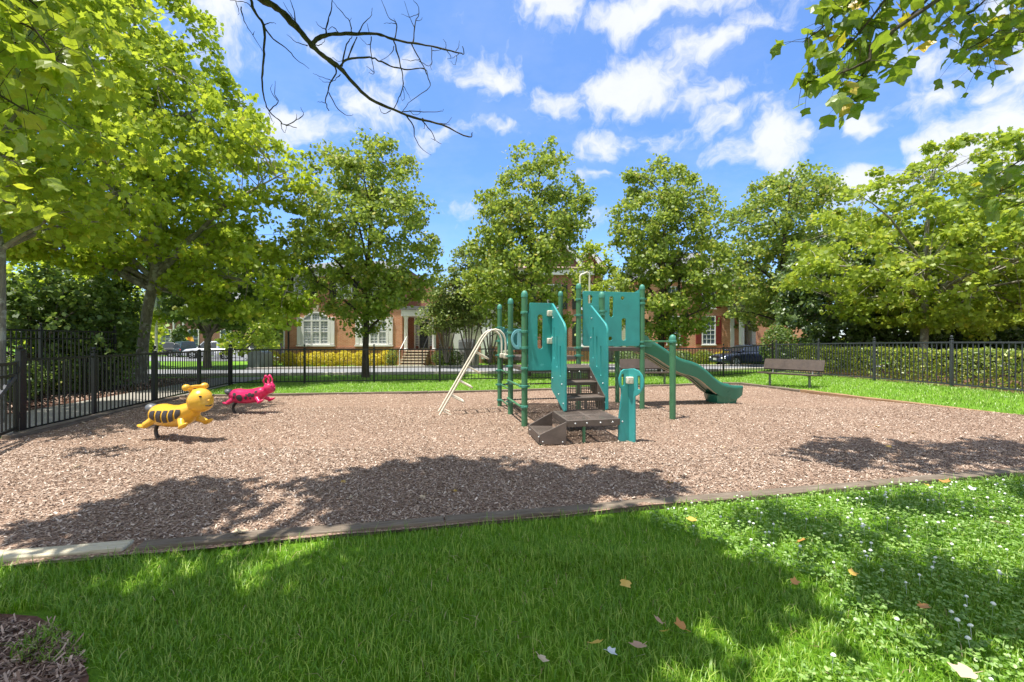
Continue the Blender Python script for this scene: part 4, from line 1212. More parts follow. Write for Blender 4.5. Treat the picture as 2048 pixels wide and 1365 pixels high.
# transfer platform with side step box
pA = Vector((.785, 6.42, 0)); pB = Vector((1.56, 6.60, 0)); pC = Vector((1.45, 7.42, 0)); pD = Vector((.665, 7.30, 0)); zt = .375
o = perf('transfer_platform', pA + ZZ * zt, pB - pA, pD - pA, 34, 30, .33, BROWN, ps, 1.0, lambda x, y: abs(x - .5) < .03 or x < .03 or x > .97 or abs(y - .5) < .02 or y < .04 or y > .96, .5)
m = MB()
for p, q in ((pA, pB), (pB, pC), (pC, pD), (pD, pA)): m.bar(p + ZZ * (zt - .045), q + ZZ * (zt - .045), .022, .094)
m.build('platform_frame', BROWN, o, True, .006)
m = MB()
for t in (.14, .36, .62, .86): m.ell(pA.lerp(pB, t) + ZZ * (zt - .045) - (pD - pA).normalized() * .016, (.014, .014, .014), None, 8, 6)
m.build('bolt', ZINC, o)
for x, y in ((1.03, 6.52), (1.17, 7.42), (.80, 7.2)):
    m = MB(); m.cyl((x, y, -.05), (x, y, zt - .06), .024, None, 12); m.build('platform_leg', GREEN, ps)
sA = Vector((.385, 6.42, 0)); sB = pA + Vector((-.02, -.02, 0)); sC = pD + Vector((-.02, 0, 0)); sD = Vector((.262, 7.18, 0))
ob = perf('step_box', sA + ZZ * .165, sB - sA, sD - sA, 16, 26, .33, BROWN, ps, 1.0, None, .5)
m = MB()
m.bar(sA + ZZ * .115, sD + ZZ * .115, .018, .13)
for p, q in ((sA, sB), (sD, sC)):
    vs = [p + ZZ * .05, q + ZZ * .05, q + ZZ * .365, p + ZZ * .175]; nn = (q - p).cross(ZZ).normalized() * .014
    m.add([a - nn for a in vs] + [a + nn for a in vs], [(0, 1, 2, 3), (7, 6, 5, 4), (0, 1, 5, 4), (1, 2, 6, 5), (2, 3, 7, 6), (3, 0, 4, 7)])
m.build('box_side', BROWN, ob, True, .004)
perf('box_riser', sB + ZZ * .17 + Vector((-.004, 0, 0)), sC - sB, ZZ * .18, 26, 6, .33, BROWN, ob)
m = MB()
for p, z in ((sA, .15), (sA.lerp(sB, .15), .08), (sB.lerp(sA, .12), .08), (sA.lerp(sD, .8), .13)): m.ell(p + ZZ * z + Vector((-.008, -.016, 0)), (.012, .012, .012), None, 8, 6)
m.build('bolt', ZINC, ob)
for p in (sA + Vector((.02, .05, 0)), sD + Vector((.02, -.04, 0))):
    m = MB(); m.cyl(p - ZZ * .05, p + ZZ * .10, .022, None, 10); m.build('step_leg', GREEN, ps)

# teal grab boards standing at the end of the platform
spine = Vector((1.70, 6.66, 0)); dA = Vector((-1, -.30, 0)).normalized(); dB = Vector((.42, -.90, 0)).normalized(); dB2 = Vector((.80, -.60, 0)).normalized()
lp_o = lambda w0, w1, zc: [(w0, zc - .17)] + [((w0 + w1) / 2 + (w1 - w0) * .5 * math.sin(a), zc - .17 * math.cos(a) + 0.0) for a in np.linspace(.5, PI - .35, 10)]
outA = [(-.012, -.04), (.165, -.04), (.155, .40), (.115, .72), (.118, .80), (.15, .86), (.155, .96), (.12, 1.06), (.07, 1.09), (-.012, 1.09)]
panel('grab_board', outA, [rr(.075, .85, .115, 1.02, .018)], .034, spine, dA, ZZ, TEAL, ps, .006)
outB = [(.012, -.04), (.115, -.04), (.112, .70), (.15, .715), (.20, .77), (.235, .85), (.24, .93), (.215, 1.01), (.165, 1.07), (.09, 1.10), (.012, 1.095)]
panel('grab_board', outB, [rr(.150, .80, .190, 1.0, .018)], .034, spine, dB2, ZZ, TEAL, ps, .006)
cblock(spine + dA * .05 + dB2 * .07 + ZZ * .93)
m = MB(); m.ell(spine + dA * .10 - Vector((0, .024, 0)) + ZZ * .33, (.014, .014, .014), None, 8, 6); m.build('bolt', ZINC, ps)

# ------------------------------------------------------------------ benches
def make_bench(loc, rz, label, group):
    root = thing('bench', loc, label, 'bench', group, rz)
    def slab(name, y0, z0, y1, z1, n):
        b = MB(); t = Vector((0, y1 - y0, z1 - z0)); L_ = t.length; t.normalize(); nn = Vector((1, 0, 0)).cross(t)
        for sgn in (0,):
            outl = rr(-.91, 0, .91, L_, .03)
            hol = []
            return panel(name, outl, hol, .03, (0, y0, z0), (1, 0, 0), t, BENCH, None, .006)
    for nm, a in (('seat', (-.30, .44, .04, .425)), ('backrest', (.10, .55, .20, .86))):
        o = slab(nm, *a, 3); o.parent = root
        b = MB(); y0, z0, y1, z1 = a; t = Vector((0, y1 - y0, z1 - z0)); t.normalize(); nn = Vector((0, -t.z, t.y))
        for s_ in (0.0, (Vector((0, y1 - y0, z1 - z0))).length):
            b.bar(Vector((-.90, y0, z0)) + t * s_ - nn * .012, Vector((.90, y0, z0)) + t * s_ - nn * .012, .022, .05)
        b.build('edge_roll', BENCH, o, True, .006, local=True)
    for sx in (-.60, .60):
        b = MB(); b.cyl((sx, -.10, -.06), (sx, -.10, .40), .036, None, 12); lg = b.build('leg', GALV, root, local=True)
        b = MB(); b.tube([(sx, -.26, .405), (sx, .02, .395), (sx, .08, .42), (sx, .13, .55), (sx, .215, .84)], .024, 8); b.build('support_bracket', GALV, root, local=True)
        b = MB(); b.bar((sx, -.28, .405), (sx, .04, .395), .13, .02); b.build('seat_plate', GALV, root, True, .004, local=True)
    return root
BENCH = surf('bench_brown', (0.085, 0.062, 0.048), 0.55, 0, .2, 6, .4, 110, wear=(0.42, 0.39, 0.35), wscale=12, wamt=.38)
GALV = surf('galvanised_leg', (0.20, 0.20, 0.19), 0.5, .3, .25, 8, wear=(.10, .06, .035), wscale=16, wamt=.5)
bx, by = 8.92, 14.57
ang = math.atan2(-1.0, .65)
make_bench((bx, by, Hf(bx, by)), ang, 'brown perforated metal bench on the right lawn beside the hedge fence', 'park benches')
bx2, by2 = 4.62, 15.6
make_bench((bx2, by2, Hf(bx2, by2)), R(9), 'brown metal bench behind the slide against the back fence', 'park benches')

# ------------------------------------------------------------------ spring riders
YEL = surf('yellow_plastic', (0.72, 0.40, 0.035), 0.33, 0, .06, 3, spec=.5, coat=.2)
RED = surf('crimson_plastic', (0.62, 0.016, 0.105), 0.30, 0, .08, 3, spec=.5, coat=.25)
DRK = surf('dark_patch', (0.045, 0.037, 0.035), 0.5, 0, .15, 20)
SPG = surf('spring_steel', (0.05, 0.045, 0.042), 0.4, .5, .2)
def remesh(mb, name, mat, parent, vox=.011, it=6):
    me = bpy.data.meshes.new(name); me.from_pydata(mb.v, [], mb.f)
    import bmesh
    bm = bmesh.new(); bm.from_mesh(me); bmesh.ops.recalc_face_normals(bm, faces=bm.faces); bm.to_mesh(me); bm.free()
    o = bpy.data.objects.new('tmp', me); COL.objects.link(o)
    r = o.modifiers.new('r', 'REMESH'); r.mode = 'VOXEL'; r.voxel_size = vox
    s = o.modifiers.new('s', 'SMOOTH'); s.iterations = it; s.factor = .5
    dg = bpy.context.evaluated_depsgraph_get(); dg.update()
    m2 = bpy.data.meshes.new_from_object(o.evaluated_get(dg)); bpy.data.objects.remove(o)
    m2.polygons.foreach_set('use_smooth', [True] * len(m2.polygons)); m2.name = name; m2.materials.clear()
    return link_mesh(name, m2, mat, parent, True)
def rider(loc, rz, label, mat, headr, headpos, kind, shift, scale):
    root = thing('spring_rider', loc, label, 'spring rider', 'spring riders', rz)
    # body spine: x, z, half height, half width
    S = [(-.20, .385, .03, .03), (-.175, .385, .10, .10), (-.10, .390, .160, .15), (0, .390, .178, .17), (.16, .380, .172, .17), (.32, .390, .172, .17), (.46, .42, .175, .165), (.57, .455, .150, .14), (.64, .49, .10, .10), (.68, .51, .03, .03)]
    xs_ = [s[0] for s in S]
    def spine(x): return [float(np.interp(x, xs_, [s[i] for s in S])) for i in (1, 2, 3)]
    def pt(x, a, off=0.0):
        zc, hz, hy = spine(x)
        top = .82 if math.cos(a) > 0 else 1.0
        return Vector((x, -(hy + off) * math.sin(a), zc + (hz + off) * math.cos(a) * top))
    b = MB(); b.loft([[pt(x, 2 * PI * k / 24) for k in range(24)] for x in np.linspace(-.199, .679, 26)])
    hx, hz = headpos
    b.ell((hx, 0, hz), (headr * 1.0, headr * .98, headr * 1.02), None, 20, 14)
    b.ell((hx + headr * .22, 0, hz - headr * .26), (headr * .82, headr * .86, headr * .72), None, 16, 12)
    b.tube([(.57, 0, .46), ((.57 + hx) / 2 + .02, 0, (.46 + hz) / 2), (hx, 0, hz)], [.115, .098, .09], 12)
    for sy in (-1, 1):
        # rear flippers and front feet
        b.tube([(-.06, sy * .10, .31), (-.10, sy * .15, .265), (-.13, sy * .175, .240)], [.062, .050, .05], 10)
        b.ell((-.165, sy * .18, .232), (.085, .055, .026), Matrix.Rotation(R(10), 3, 'Y'), 12, 8)
        b.tube([(.50, sy * .09, .36), (.57, sy * .145, .315), (.62, sy * .175, .285)], [.06, .044, .038], 10)
        b.ell((.655, sy * .18, .285), (.095, .050, .028), Matrix.Rotation(R(-28), 3, 'Y'), 12, 8)
        if kind == 'bee':
            b.tube([(hx - headr * .55, sy * .05, hz + headr * .7), (hx - headr * .62, sy * .075, hz + headr * 1.0), (hx - headr * .55, sy * .105, hz + headr * 1.12)], [.032, .027, .027], 10)
            b.ell((hx - headr * .55, sy * .13, hz + headr * 1.12), (.052, .056, .048), None, 12, 8)
            b.tube([(hx - headr * .55, 0, hz + headr * 1.14), (hx - headr * .55, sy * .12, hz + headr * 1.12)], [.024, .024], 10)
        else:
            b.tube([(hx - headr * .5, sy * .05, hz + headr * .6), (hx - headr * .75, sy * .075, hz + headr * 1.3), (hx - headr * .5, sy * .06, hz + headr * 1.95), (hx - headr * .1, sy * .055, hz + headr * 2.05)], [.026, .022, .022, .022], 10)
            b.tube([(hx - headr * .1, sy * .055, hz + headr * 2.05), (hx + headr * .25, sy * .05, hz + headr * 1.5), (hx + headr * .3, sy * .045, hz + headr * .8)], [.020, .018, .02], 10)
            b.ell((hx - headr * .35, sy * .065, hz + headr * 2.1), (.036, .036, .036), None, 10, 8)
    body = remesh(b, 'body', mat, root); body.location = (shift, 0, .385 * (1 - scale)); body.scale = (scale, scale, scale)
    b = MB(); b.ell((-.235, 0, .455), (.095, .085, .068), Matrix.Rotation(R(20), 3, 'Y'), 16, 10); b.build('tail', surf('grey_tail', (.10, .105, .115), .4), body, local=True)
    def patch(fn, name):
        for sy in (1, -1):
            m = MB(); fn(m, sy); m.build(name, DRK, body, True, 0, 60, local=True)
    if kind == 'bee':
        bounds = [(-.035, .062), (.100, .188), (.226, .312), (.350, .432), (.468, .55)]
        for q, (x0, x1) in enumerate(bounds):
            def stripe(m, sy, x0=x0, x1=x1, q=q):
                nu, nv = 9, 9; vs = []; fs = []
                for i in range(nu + 1):
                    for j in range(nv + 1):
                        x = x0 + (x1 - x0) * i / nu
                        # oval outer limit of the whole marking
                        e = math.sqrt(max(0.02, 1 - ((x - .257) / .32) ** 2))
                        a0 = R(86) - R(30) * e ** .8; a1 = R(86) + R(34) * e
                        a = a0 + (a1 - a0) * j / nv
                        vs.append(pt(x, sy * a, .0075))
                for i in range(nu):
                    for j in range(nv):
                        k = i * (nv + 1) + j; fs.append((k, k + 1, k + nv + 2, k + nv + 1))
                m.add(vs, fs)
            patch(stripe, 'stripe')
    else:
        spots = [(.03, 74, .038), (.15, 100, .072), (.02, 100, .022), (.30, 102, .034), (.385, 82, .048), (.31, 76, .018), (.46, 92, .038), (.52, 68, .030), (.40, 112, .019)]
        for (xc, ac, r_) in spots:
            def spot(m, sy, xc=xc, ac=ac, r_=r_):
                vs = [pt(xc, sy * R(ac), .0075)]; fs = []
                n = 16
                for ring_ in (0.5, 1.0):
                    for k in range(n):
                        t = 2 * PI * k / n; vs.append(pt(xc + r_ * ring_ * math.cos(t), sy * (R(ac) + r_ * ring_ * math.sin(t) / .155), .0075))
                for k in range(n):
                    k2 = (k + 1) % n; fs.append((0, 1 + k, 1 + k2)); fs.append((1 + k, 1 + n + k, 1 + n + k2, 1 + k2))
                m.add(vs, fs)
            patch(spot, 'spot')
    for sy in (-1, 1):
        e = Vector((.72, sy * .52, .38)).normalized()
        m = MB(); c = Vector((hx, 0, hz)) + e * headr * 1.0
        m.ell(c, (headr * .07, headr * .16, headr * .075), Matrix.Rotation(R(20) * sy, 3, 'X'), 10, 8); m.build('eye', DRK, body, local=True)
    m = MB()
    pts = []
    for t in np.linspace(-.35, .35, 9):
        e = Vector((math.cos(t), math.sin(t), 0)); pts.append(Vector((hx + headr * .22, 0, hz - headr * .34)) + Vector((e.x * headr * .825, e.y * headr * .86, -.10 * headr + .18 * headr * abs(t))))
    m.tube(pts, .007, 6); m.build('mouth', DRK, body, local=True)
    m = MB(); c0 = Vector((hx + headr * 1.0, 0, hz + headr * .02)); m.ell(c0, (.016, .018, .014), None, 10, 8); m.build('nose', mat, body, local=True)
    m = MB()
    pts = [(.06, 0, -.04), (.01, 0, .02), (-.025, 0, .07), (-.035, 0, .13), (-.015, 0, .19), (.06, 0, .26)]
    m.tube(pts, [.027] * 6, 12); m.build('spring', SPG, root, local=True)
    return root
rider((-5.40, 6.93, .01), R(-19), 'yellow bumblebee spring rider with dark side stripes, nearer the viewer', YEL, .165, (.735, .615), 'bee', .13, 1.05)
r2 = rider((-5.65, 9.27, .01), R(-8), 'crimson ladybird spring rider with round dark spots, farther back', RED, .120, (.735, .56), 'beetle', .09, .93)
# ------------------------------------------------------------------ houses
BRICK = brick_mat('orange_brick', (0.56, 0.215, 0.105), (0.64, 0.30, 0.165), (0.58, 0.44, 0.33))
BRICKR = brick_mat('red_brick', (0.33, 0.095, 0.060), (0.42, 0.155, 0.095), (0.40, 0.31, 0.25))
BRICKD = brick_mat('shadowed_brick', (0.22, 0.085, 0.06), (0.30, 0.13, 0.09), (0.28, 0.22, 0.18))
WHITE = surf('white_trim', (0.78, 0.78, 0.76), 0.5, 0, .05, 2)
DARKP = surf('black_paint', (0.018, 0.020, 0.022), 0.4)
SHUT = surf('shutter_black', (0.02, 0.024, 0.028), 0.5)
SHUTR = surf('shutter_red', (0.22, 0.030, 0.028), 0.5)
STONE = surf('pale_stone', (0.52, 0.45, 0.33), 0.8, 0, .12, 5)
SLATE = m_speckle('grey_shingle', (0.13, 0.135, 0.14), (0.22, 0.225, 0.235), 24)
PINKSH = m_speckle('brown_shingle', (0.27, 0.185, 0.155), (0.40, 0.29, 0.25), 24)
DOORB = surf('black_door', (0.012, 0.013, 0.014), 0.25, spec=.6)
WREATH = surf('wreath', (0.16, 0.18, 0.08), 0.9, 0, .4, 30)
def m_siding():
    m, nt, out = new_mat('cream_siding')
    v = obj_vec(nt); sp = nt.nodes.new('ShaderNodeSeparateXYZ'); nt.links.new(v, sp.inputs[0])
    f = math_(nt, 'FRACT', math_(nt, 'MULTIPLY', sp.outputs[2], 1 / .15))
    c = ramp(nt, f, [(0, (.30, .27, .22)), (.10, (.60, .56, .47)), (1, (.68, .64, .55))])
    prin(nt, out, c, .6, 0, bump_(nt, f, .6, .02), .3); return m
SIDING = m_siding()
def m_pane():
    """window glass with white louvred shutters close behind it"""
    m, nt, out = new_mat('louvred_pane')
    v = obj_vec(nt); sp = nt.nodes.new('ShaderNodeSeparateXYZ'); nt.links.new(v, sp.inputs[0])
    f = math_(nt, 'FRACT', math_(nt, 'MULTIPLY', sp.outputs[2], 1 / .105))
    c = ramp(nt, f, [(.0, (.05, .06, .075)), (.34, (.07, .085, .10)), (.42, (.50, .55, .60)), (1, (.62, .66, .70))])
    prin(nt, out, c, .12, 0, None, .8); return m
PANE = m_pane()
GLASS = surf('window_glass', (0.10, 0.13, 0.17), 0.08, 0, .3, 1.5, spec=.9)

def wbox(name, x0, x1, y0, y1, z0, z1, mat, parent, bevel=0.0):
    b = MB(); b.box(((x0 + x1) / 2, (y0 + y1) / 2, (z0 + z1) / 2), (x1 - x0, y1 - y0, z1 - z0))
    return b.build(name, mat, parent, False if not bevel else True, bevel)

def rect_window(parent, x0, x1, z0, z1, y, cols=2, rows=4, frame=.07, pane=None, shutters=None, head=None):
    """window on a wall whose face is at y, facing -y"""
    b = MB(); f = frame
    for xa, xb, za, zb in ((x0 - f, x1 + f, z0 - f, z0), (x0 - f, x1 + f, z1, z1 + f), (x0 - f, x0, z0, z1), (x1, x1 + f, z0, z1)):
        b.box(((xa + xb) / 2, y - .035, (za + zb) / 2), (xb - xa, .09, zb - za))
    w = b.build('window', WHITE, parent, False)
    wbox('pane', x0, x1, y - .018, y + .01, z0, z1, pane or PANE, w)
    b = MB()
    for k in range(1, cols):
        x = x0 + (x1 - x0) * k / cols; b.box((x, y - .03, (z0 + z1) / 2), (.03, .03, z1 - z0))
    for k in range(1, rows):
        z = z0 + (z1 - z0) * k / rows; big = (k * 2 == rows)
        b.box(((x0 + x1) / 2, y - .031, z), (x1 - x0, .034, .05 if big else .024))
    b.build('muntin', WHITE, w, False)
    wbox('sill', x0 - f - .05, x1 + f + .05, y - .13, y, z0 - f - .06, z0 - f, WHITE, w)
    if shutters:
        for xa, xb in ((x0 - f - .44, x0 - f - .03), (x1 + f + .03, x1 + f + .44)):
            m = MB(); m.box(((xa + xb) / 2, y - .03, (z0 + z1) / 2), (xb - xa, .05, z1 - z0 + .1))
            n = int((z1 - z0) / .09)
            for q in range(n): m.box(((xa + xb) / 2, y - .06, z0 + (q + .5) * (z1 - z0) / n), (xb - xa - .10, .02, .05), Matrix.Rotation(R(30), 3, 'X'))
            m.build('shutter', shutters, parent, False)
    return w

def arch_window(parent, x0, x1, z0, zs, zt, y):
    """three part window under a segmental arch, with pilasters"""
    cx = (x0 + x1) / 2; hw = (x1 - x0) / 2; rise = zt - zs
    Rr = (hw * hw + rise * rise) / (2 * rise); zc = zt - Rr
    th = math.asin(hw / Rr)
    arc = lambda r, n=14: [(cx + r * math.sin(t), zc + r * math.cos(t)) for t in np.linspace(-th, th, n)]
    inner = [(x0, z0)] + arc(Rr) + [(x1, z0)]
    w = panel('window', [(x0 - .16, z0 - .10)] + [(x0 - .16, zs)] + [(p[0], p[1] + .10) for p in arc(Rr)] + [(x1 + .16, zs), (x1 + .16, z0 - .10)], [inner], .10, (0, y - .04, 0), (1, 0, 0), (0, 0, 1), WHITE, parent, .008)
    panel('pane', inner, [], .02, (0, y - .012, 0), (1, 0, 0), (0, 0, 1), PANE, w, .002)
    b = MB()
    for t in (1 / 3 - .01, 2 / 3 + .01):
        x = x0 + (x1 - x0) * t; b.box((x, y - .05, (z0 + zt) / 2 - .03), (.10, .05, zt - z0 - .02))
    zb = zs - .10
    b.box((cx, y - .051, zb), (x1 - x0, .052, .09)); b.box((cx, y - .045, z0 + (zb - z0) * .5), (x1 - x0, .04, .055))
    for k in (1 / 6, .5, 5 / 6):
        b.box((x0 + (x1 - x0) * k, y - .03, (z0 + zb) / 2), (.022, .02, zb - z0))
    for k in range(1, 4):
        for h in (0, 1): b.box((cx, y - .029, z0 + (zb - z0) * (h * .5 + k / 8)), (x1 - x0, .018, .020))
    for q in range(1, 3): b.box((x0 + (x1 - x0) * (1 / 3 + q / 9), y - .03, (zb + zt) / 2), (.02, .02, zt - zb - .1))
    b.build('muntin', WHITE, w, False)
    for xa in (x0 - .30, x1 + .30):
        m = MB(); m.box((xa, y - .05, (z0 + zs) / 2), (.24, .10, zs - z0 + .15)); m.box((xa, y - .06, zs + .06), (.30, .12, .08)); m.build('pilaster', WHITE, w, True, .01)
    wbox('sill', x0 - .45, x1 + .45, y - .16, y, z0 - .19, z0 - .10, WHITE, w)
    # flat brick arch and keystone
    ko = [(cx - .12, zt + .11), (cx + .12, zt + .11), (cx + .20, zt + .50), (cx - .20, zt + .50)]
    panel('keystone', ko, [], .12, (0, y - .03, 0), (1, 0, 0), (0, 0, 1), STONE, w, .008)
    return w

def gable_roof(name, x0, x1, y0, y1, z, rise, mat, parent, axis='x', ov=.35, th=.16, hip=0.0):
    b = MB()
    if axis == 'x':
        ym = (y0 + y1) / 2
        A = [(x0 - ov, y0 - ov, z), (x1 + ov, y0 - ov, z), (x1 + ov - hip, ym, z + rise), (x0 - ov + hip, ym, z + rise)]
        B = [(x1 + ov, y1 + ov, z), (x0 - ov, y1 + ov, z), (x0 - ov + hip, ym, z + rise), (x1 + ov - hip, ym, z + rise)]
        quads = [A, B]
        if hip: quads += [[A[1], B[0], B[3], A[2]], [B[1], A[0], A[3], B[2]]]
    else:
        xm = (x0 + x1) / 2
        quads = [[(x0 - ov, y1 + ov, z), (x0 - ov, y0 - ov, z), (xm, y0 - ov, z + rise), (xm, y1 + ov, z + rise)],
                 [(x1 + ov, y0 - ov, z), (x1 + ov, y1 + ov, z), (xm, y1 + ov, z + rise), (xm, y0 - ov, z + rise)]]
    for q in quads:
        q = [Vector(p) for p in q]; n = (q[1] - q[0]).cross(q[3] - q[0]).normalized()
        if n.z < 0: n = -n
        b.add(q + [p + n * th for p in q], [(3, 2, 1, 0), (4, 5, 6, 7), (0, 1, 5, 4), (1, 2, 6, 5), (2, 3, 7, 6), (3, 0, 4, 7)])
    return b.build(name, mat, parent, False)

# house on the left with the two arched windows
h1 = thing('brick_house', (-10.4, 28.0, 0), 'orange brick house with arched white windows and a columned porch, behind the left maple', 'house')
YF = 28.0
wall = wbox('wall', -14.05, -6.75, YF, YF + 9, -.6, 5.75, BRICK, h1)
wbox('band_course', -14.08, -6.72, YF - .05, YF, 3.95, 4.12, BRICKR, h1); wbox('water_table', -14.09, -6.71, YF - .07, YF, .95, 1.12, BRICKR, h1)
wbox('cornice', -14.2, -6.6, YF - .25, YF, 5.45, 5.75, WHITE, h1)
arch_window(h1, -12.78, -11.32, 1.36, 2.86, 3.2, YF)
arch_window(h1, -9.2, -7.74, 1.36, 2.86, 3.2, YF)
for cxw in (-12.92, -10.3, -8.2): rect_window(h1, cxw - .42, cxw + .42, 4.2, 5.38, YF, 2, 4, .06, PANE, SHUT)
for zq in range(14): pass
b = MB(); b.cyl((-13.72, YF - .07, -.2), (-13.72, YF - .07, 5.5), .05, None, 10); b.build('downspout', DARKP, h1)
b = MB(); b.cyl((-14.0, YF - .04, -.2), (-14.0, YF - .04, 5.5), .045, None, 8); b.build('downspout', WHITE, h1)
gable_roof('roof', -14.05, -6.75, YF, YF + 9, 5.75, 1.3, SLATE, h1, 'x', .35, .16, 2.2)
# porch wing
wbox('wall', -6.745, -4.7, YF + 1.3, YF + 8, -.4, 5.0, BRICKR, h1)
wbox('porch_floor', -6.74, -4.65, YF - .35, YF + 1.3, -.3, .93, BRICKR, h1)
wbox('porch_entablature', -6.75, -4.55, YF - .30, YF + 1.3, 3.02, 3.40, WHITE, h1)
wbox('porch_roof', -6.80, -4.45, YF - .40, YF + 1.35, 3.41, 3.62, SLATE, h1)
for x in (-6.50, -4.78):
    b = MB(); b.lathe([(.15, 0), (.15, .08), (.115, .12), (.115, 1.9), (.15, 1.98), (.15, 2.08)], (x, YF - .1, .935), 14); b.build('column', WHITE, h1)
dw = YF + 1.29
b = MB()
for xa, xb, za, zb in ((-6.28, -5.02, 2.98, 3.06), (-6.28, -6.20, .93, 2.98), (-5.10, -5.02, .93, 2.98), (-6.0, -5.94, .93, 2.7), (-5.36, -5.30, .93, 2.7), (-6.2, -5.1, 2.66, 2.72)):
    b.box(((xa + xb) / 2, dw - .04, (za + zb) / 2), (xb - xa, .1, zb - za))
df = b.build('door_frame', WHITE, h1, False)
for xa, xb in ((-6.20, -6.0), (-5.30, -5.10)): wbox('sidelight', xa, xb, dw - .02, dw + .01, 1.2, 2.66, PANE, df)
wbox('transom', -6.2, -5.1, dw - .02, dw + .01, 2.72, 2.98, GLASS, df)
dr = wbox('door', -5.94, -5.36, dw - .06, dw, 1.05, 2.66, DOORB, h1)
b = MB(); b.tube([(-5.65 + .17 * math.cos(t), dw - .09, 2.08 + .17 * math.sin(t)) for t in np.linspace(0, 2 * PI, 17)], .035, 6, False); b.build('wreath', WREATH, dr)
b = MB(); b.ell((-5.42, dw - .09, 1.75), (.03, .03, .03), None, 8, 6); b.build('handle', ZINC, dr)
wbox('door_sill', -5.94, -5.36, dw - .09, dw, .935, 1.05, surf('brass_kick', (.42, .36, .22), .4), dr)
# steps
for k in range(6):
    z1 = .93 - .155 * k; b = MB()
    b.box((-5.75, YF - .35 - .15 - .31 * k, z1 / 2 - .09), (1.36, .30, z1 - .20)); rz_ = b.build('step', BRICKR, h1, False)
    wbox('step_tread', -6.46, -5.04, YF - .35 - .33 - .31 * k, YF - .35 - .31 * k + .01, z1 - .075, z1 - .01, STONE, rz_)
for x in (-6.40, -5.10):
    b = MB(); b.tube([(x, YF - .4, .9), (x, YF - .4, 1.75), (x, YF - 2.1, .95), (x, YF - 2.1, .1)], .024, 8); b.build('hand_rail', WHITE if x < -6 else DARKP, h1)
# cream siding wing with garage
wbox('wall', -4.695, .2, YF + 2.2, YF + 9, 1.15, 4.4, SIDING, h1); wbox('foundation', -4.69, .18, YF + 2.21, YF + 9, -.5, 1.15, BRICKR, h1)
wbox('corner_board', -4.69, -4.50, YF + 2.12, YF + 2.2, 1.0, 4.4, surf('tan_board', (.30, .21, .13), .7), h1)
gable_roof('roof', -4.6, .2, YF + 2.2, YF + 7, 4.42, 1.2, SLATE, h1, 'x', .3, .15, 1.2)
for x0, x1 in ((-3.9, -3.25), (-2.05, -1.35), (-.75, -.2)): wbox('garage_panel', x0, x1, YF + 2.13, YF + 2.2, .3, 2.9, WHITE, h1)
ac = thing('air_conditioner', (-2.72, 27.9, .9), 'grey louvred air conditioning unit behind the cream ladder, beside the house', 'air conditioner')
b = MB(); b.box((-2.72, 27.9, 1.2), (1.0, .9, .75)); 
for k in range(9): b.box((-2.72, 27.44, .92 + .066 * k), (.96, .03, .03)); b.box((-3.23, 27.9, .92 + .066 * k), (.03, .86, .03))
b.build('cabinet', surf('ac_grey', (.36, .37, .38), .5), ac, False)
b = MB(); b.lathe([(.4, 1.575), (.42, 1.60), (.3, 1.63), (.05, 1.64)], (-2.72, 27.9, 0), 18); b.build('fan_grille', GALV, ac)
b = MB(); b.box((-2.72, 27.9, .44), (1.3, 1.2, .775)); b.build('pad', M['curb'], ac, False)

# tall brick house in the centre
h2 = thing('brick_house', (3.2, 33.5, 0), 'tall brick house with a gable window, rising behind the middle maple', 'house')
y2 = 33.5
wbox('wall', -.6, 6.7, y2, y2 + 8, -.4, 6.7, BRICKR, h2)
wbox('cornice', -.75, 6.85, y2 - .3, y2, 6.35, 6.7, WHITE, h2)
gable_roof('roof', -.6, 6.7, y2, y2 + 8, 6.7, 1.7, PINKSH, h2, 'x', .35, .15)
def gable_front(cx, w, z0, zp, y, depth, wallm, roofm, win=True):
    m = MB(); m.prism([(cx - w / 2, z0), (cx + w / 2, z0), (cx + w / 2, z0 + .02), (cx, zp), (cx - w / 2, z0 + .02)], y, y + depth); m.build('gable', wallm, h2, False)
    gable_roof('gable_roof', cx - w / 2, cx + w / 2, y + .1, y + depth, z0, zp - z0 + .02, roofm, h2, 'y', .28, .14)
    for sg in (1, -1):
        m = MB(); m.bar((cx + sg * (w / 2 + .28), y - .2, z0 - .24), (cx, y - .2, zp - .02), .06, .24); m.build('rake_board', WHITE, h2, False)
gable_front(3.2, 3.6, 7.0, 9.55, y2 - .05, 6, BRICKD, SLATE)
rect_window(h2, 2.88, 3.42, 7.65, 8.55, y2 - .05, 2, 4, .07, GLASS)
gable_front(5.75, 1.9, 6.9, 8.35, y2 + .5, 5, BRICKR, SLATE)
for cxw in (.8, 3.1, 5.4):
    rect_window(h2, cxw - .45, cxw + .45, 3.9, 5.6, y2, 2, 4, .08, PANE, SHUT)
    rect_window(h2, cxw - .45, cxw + .45, 1.2, 2.9, y2, 2, 4, .08, PANE, SHUT)
# right brick house
h3 = thing('brick_house', (14.5, 34.0, 0), 'red brick house with dark red shutters and white columns, behind the navy car', 'house')
y3 = 34.0
wbox('wall', 9.9, 17.0, y3, y3 + 9, -.4, 6.2, BRICK, h3); wbox('water_table', 9.85, 17.05, y3 - .1, y3, .55, 1.0, BRICKR, h3)
wbox('cornice', 9.7, 17.2, y3 - .3, y3, 5.9, 6.2, WHITE, h3)
gable_roof('roof', 9.9, 17.0, y3, y3 + 9, 6.2, 2.6, SLATE, h3, 'x', .35, .16, 1.5)
for cxw in (12.05, 14.68):
    rect_window(h3, cxw - .44, cxw + .44, 1.30, 3.3, y3, 3, 6, .07, GLASS, SHUTR)
    rect_window(h3, cxw - .44, cxw + .44, 4.0, 5.5, y3, 3, 4, .07, GLASS, SHUTR)
wbox('wall', 17.005, 23, y3 + 1.4, y3 + 9, -.4, 6.0, BRICK, h3)
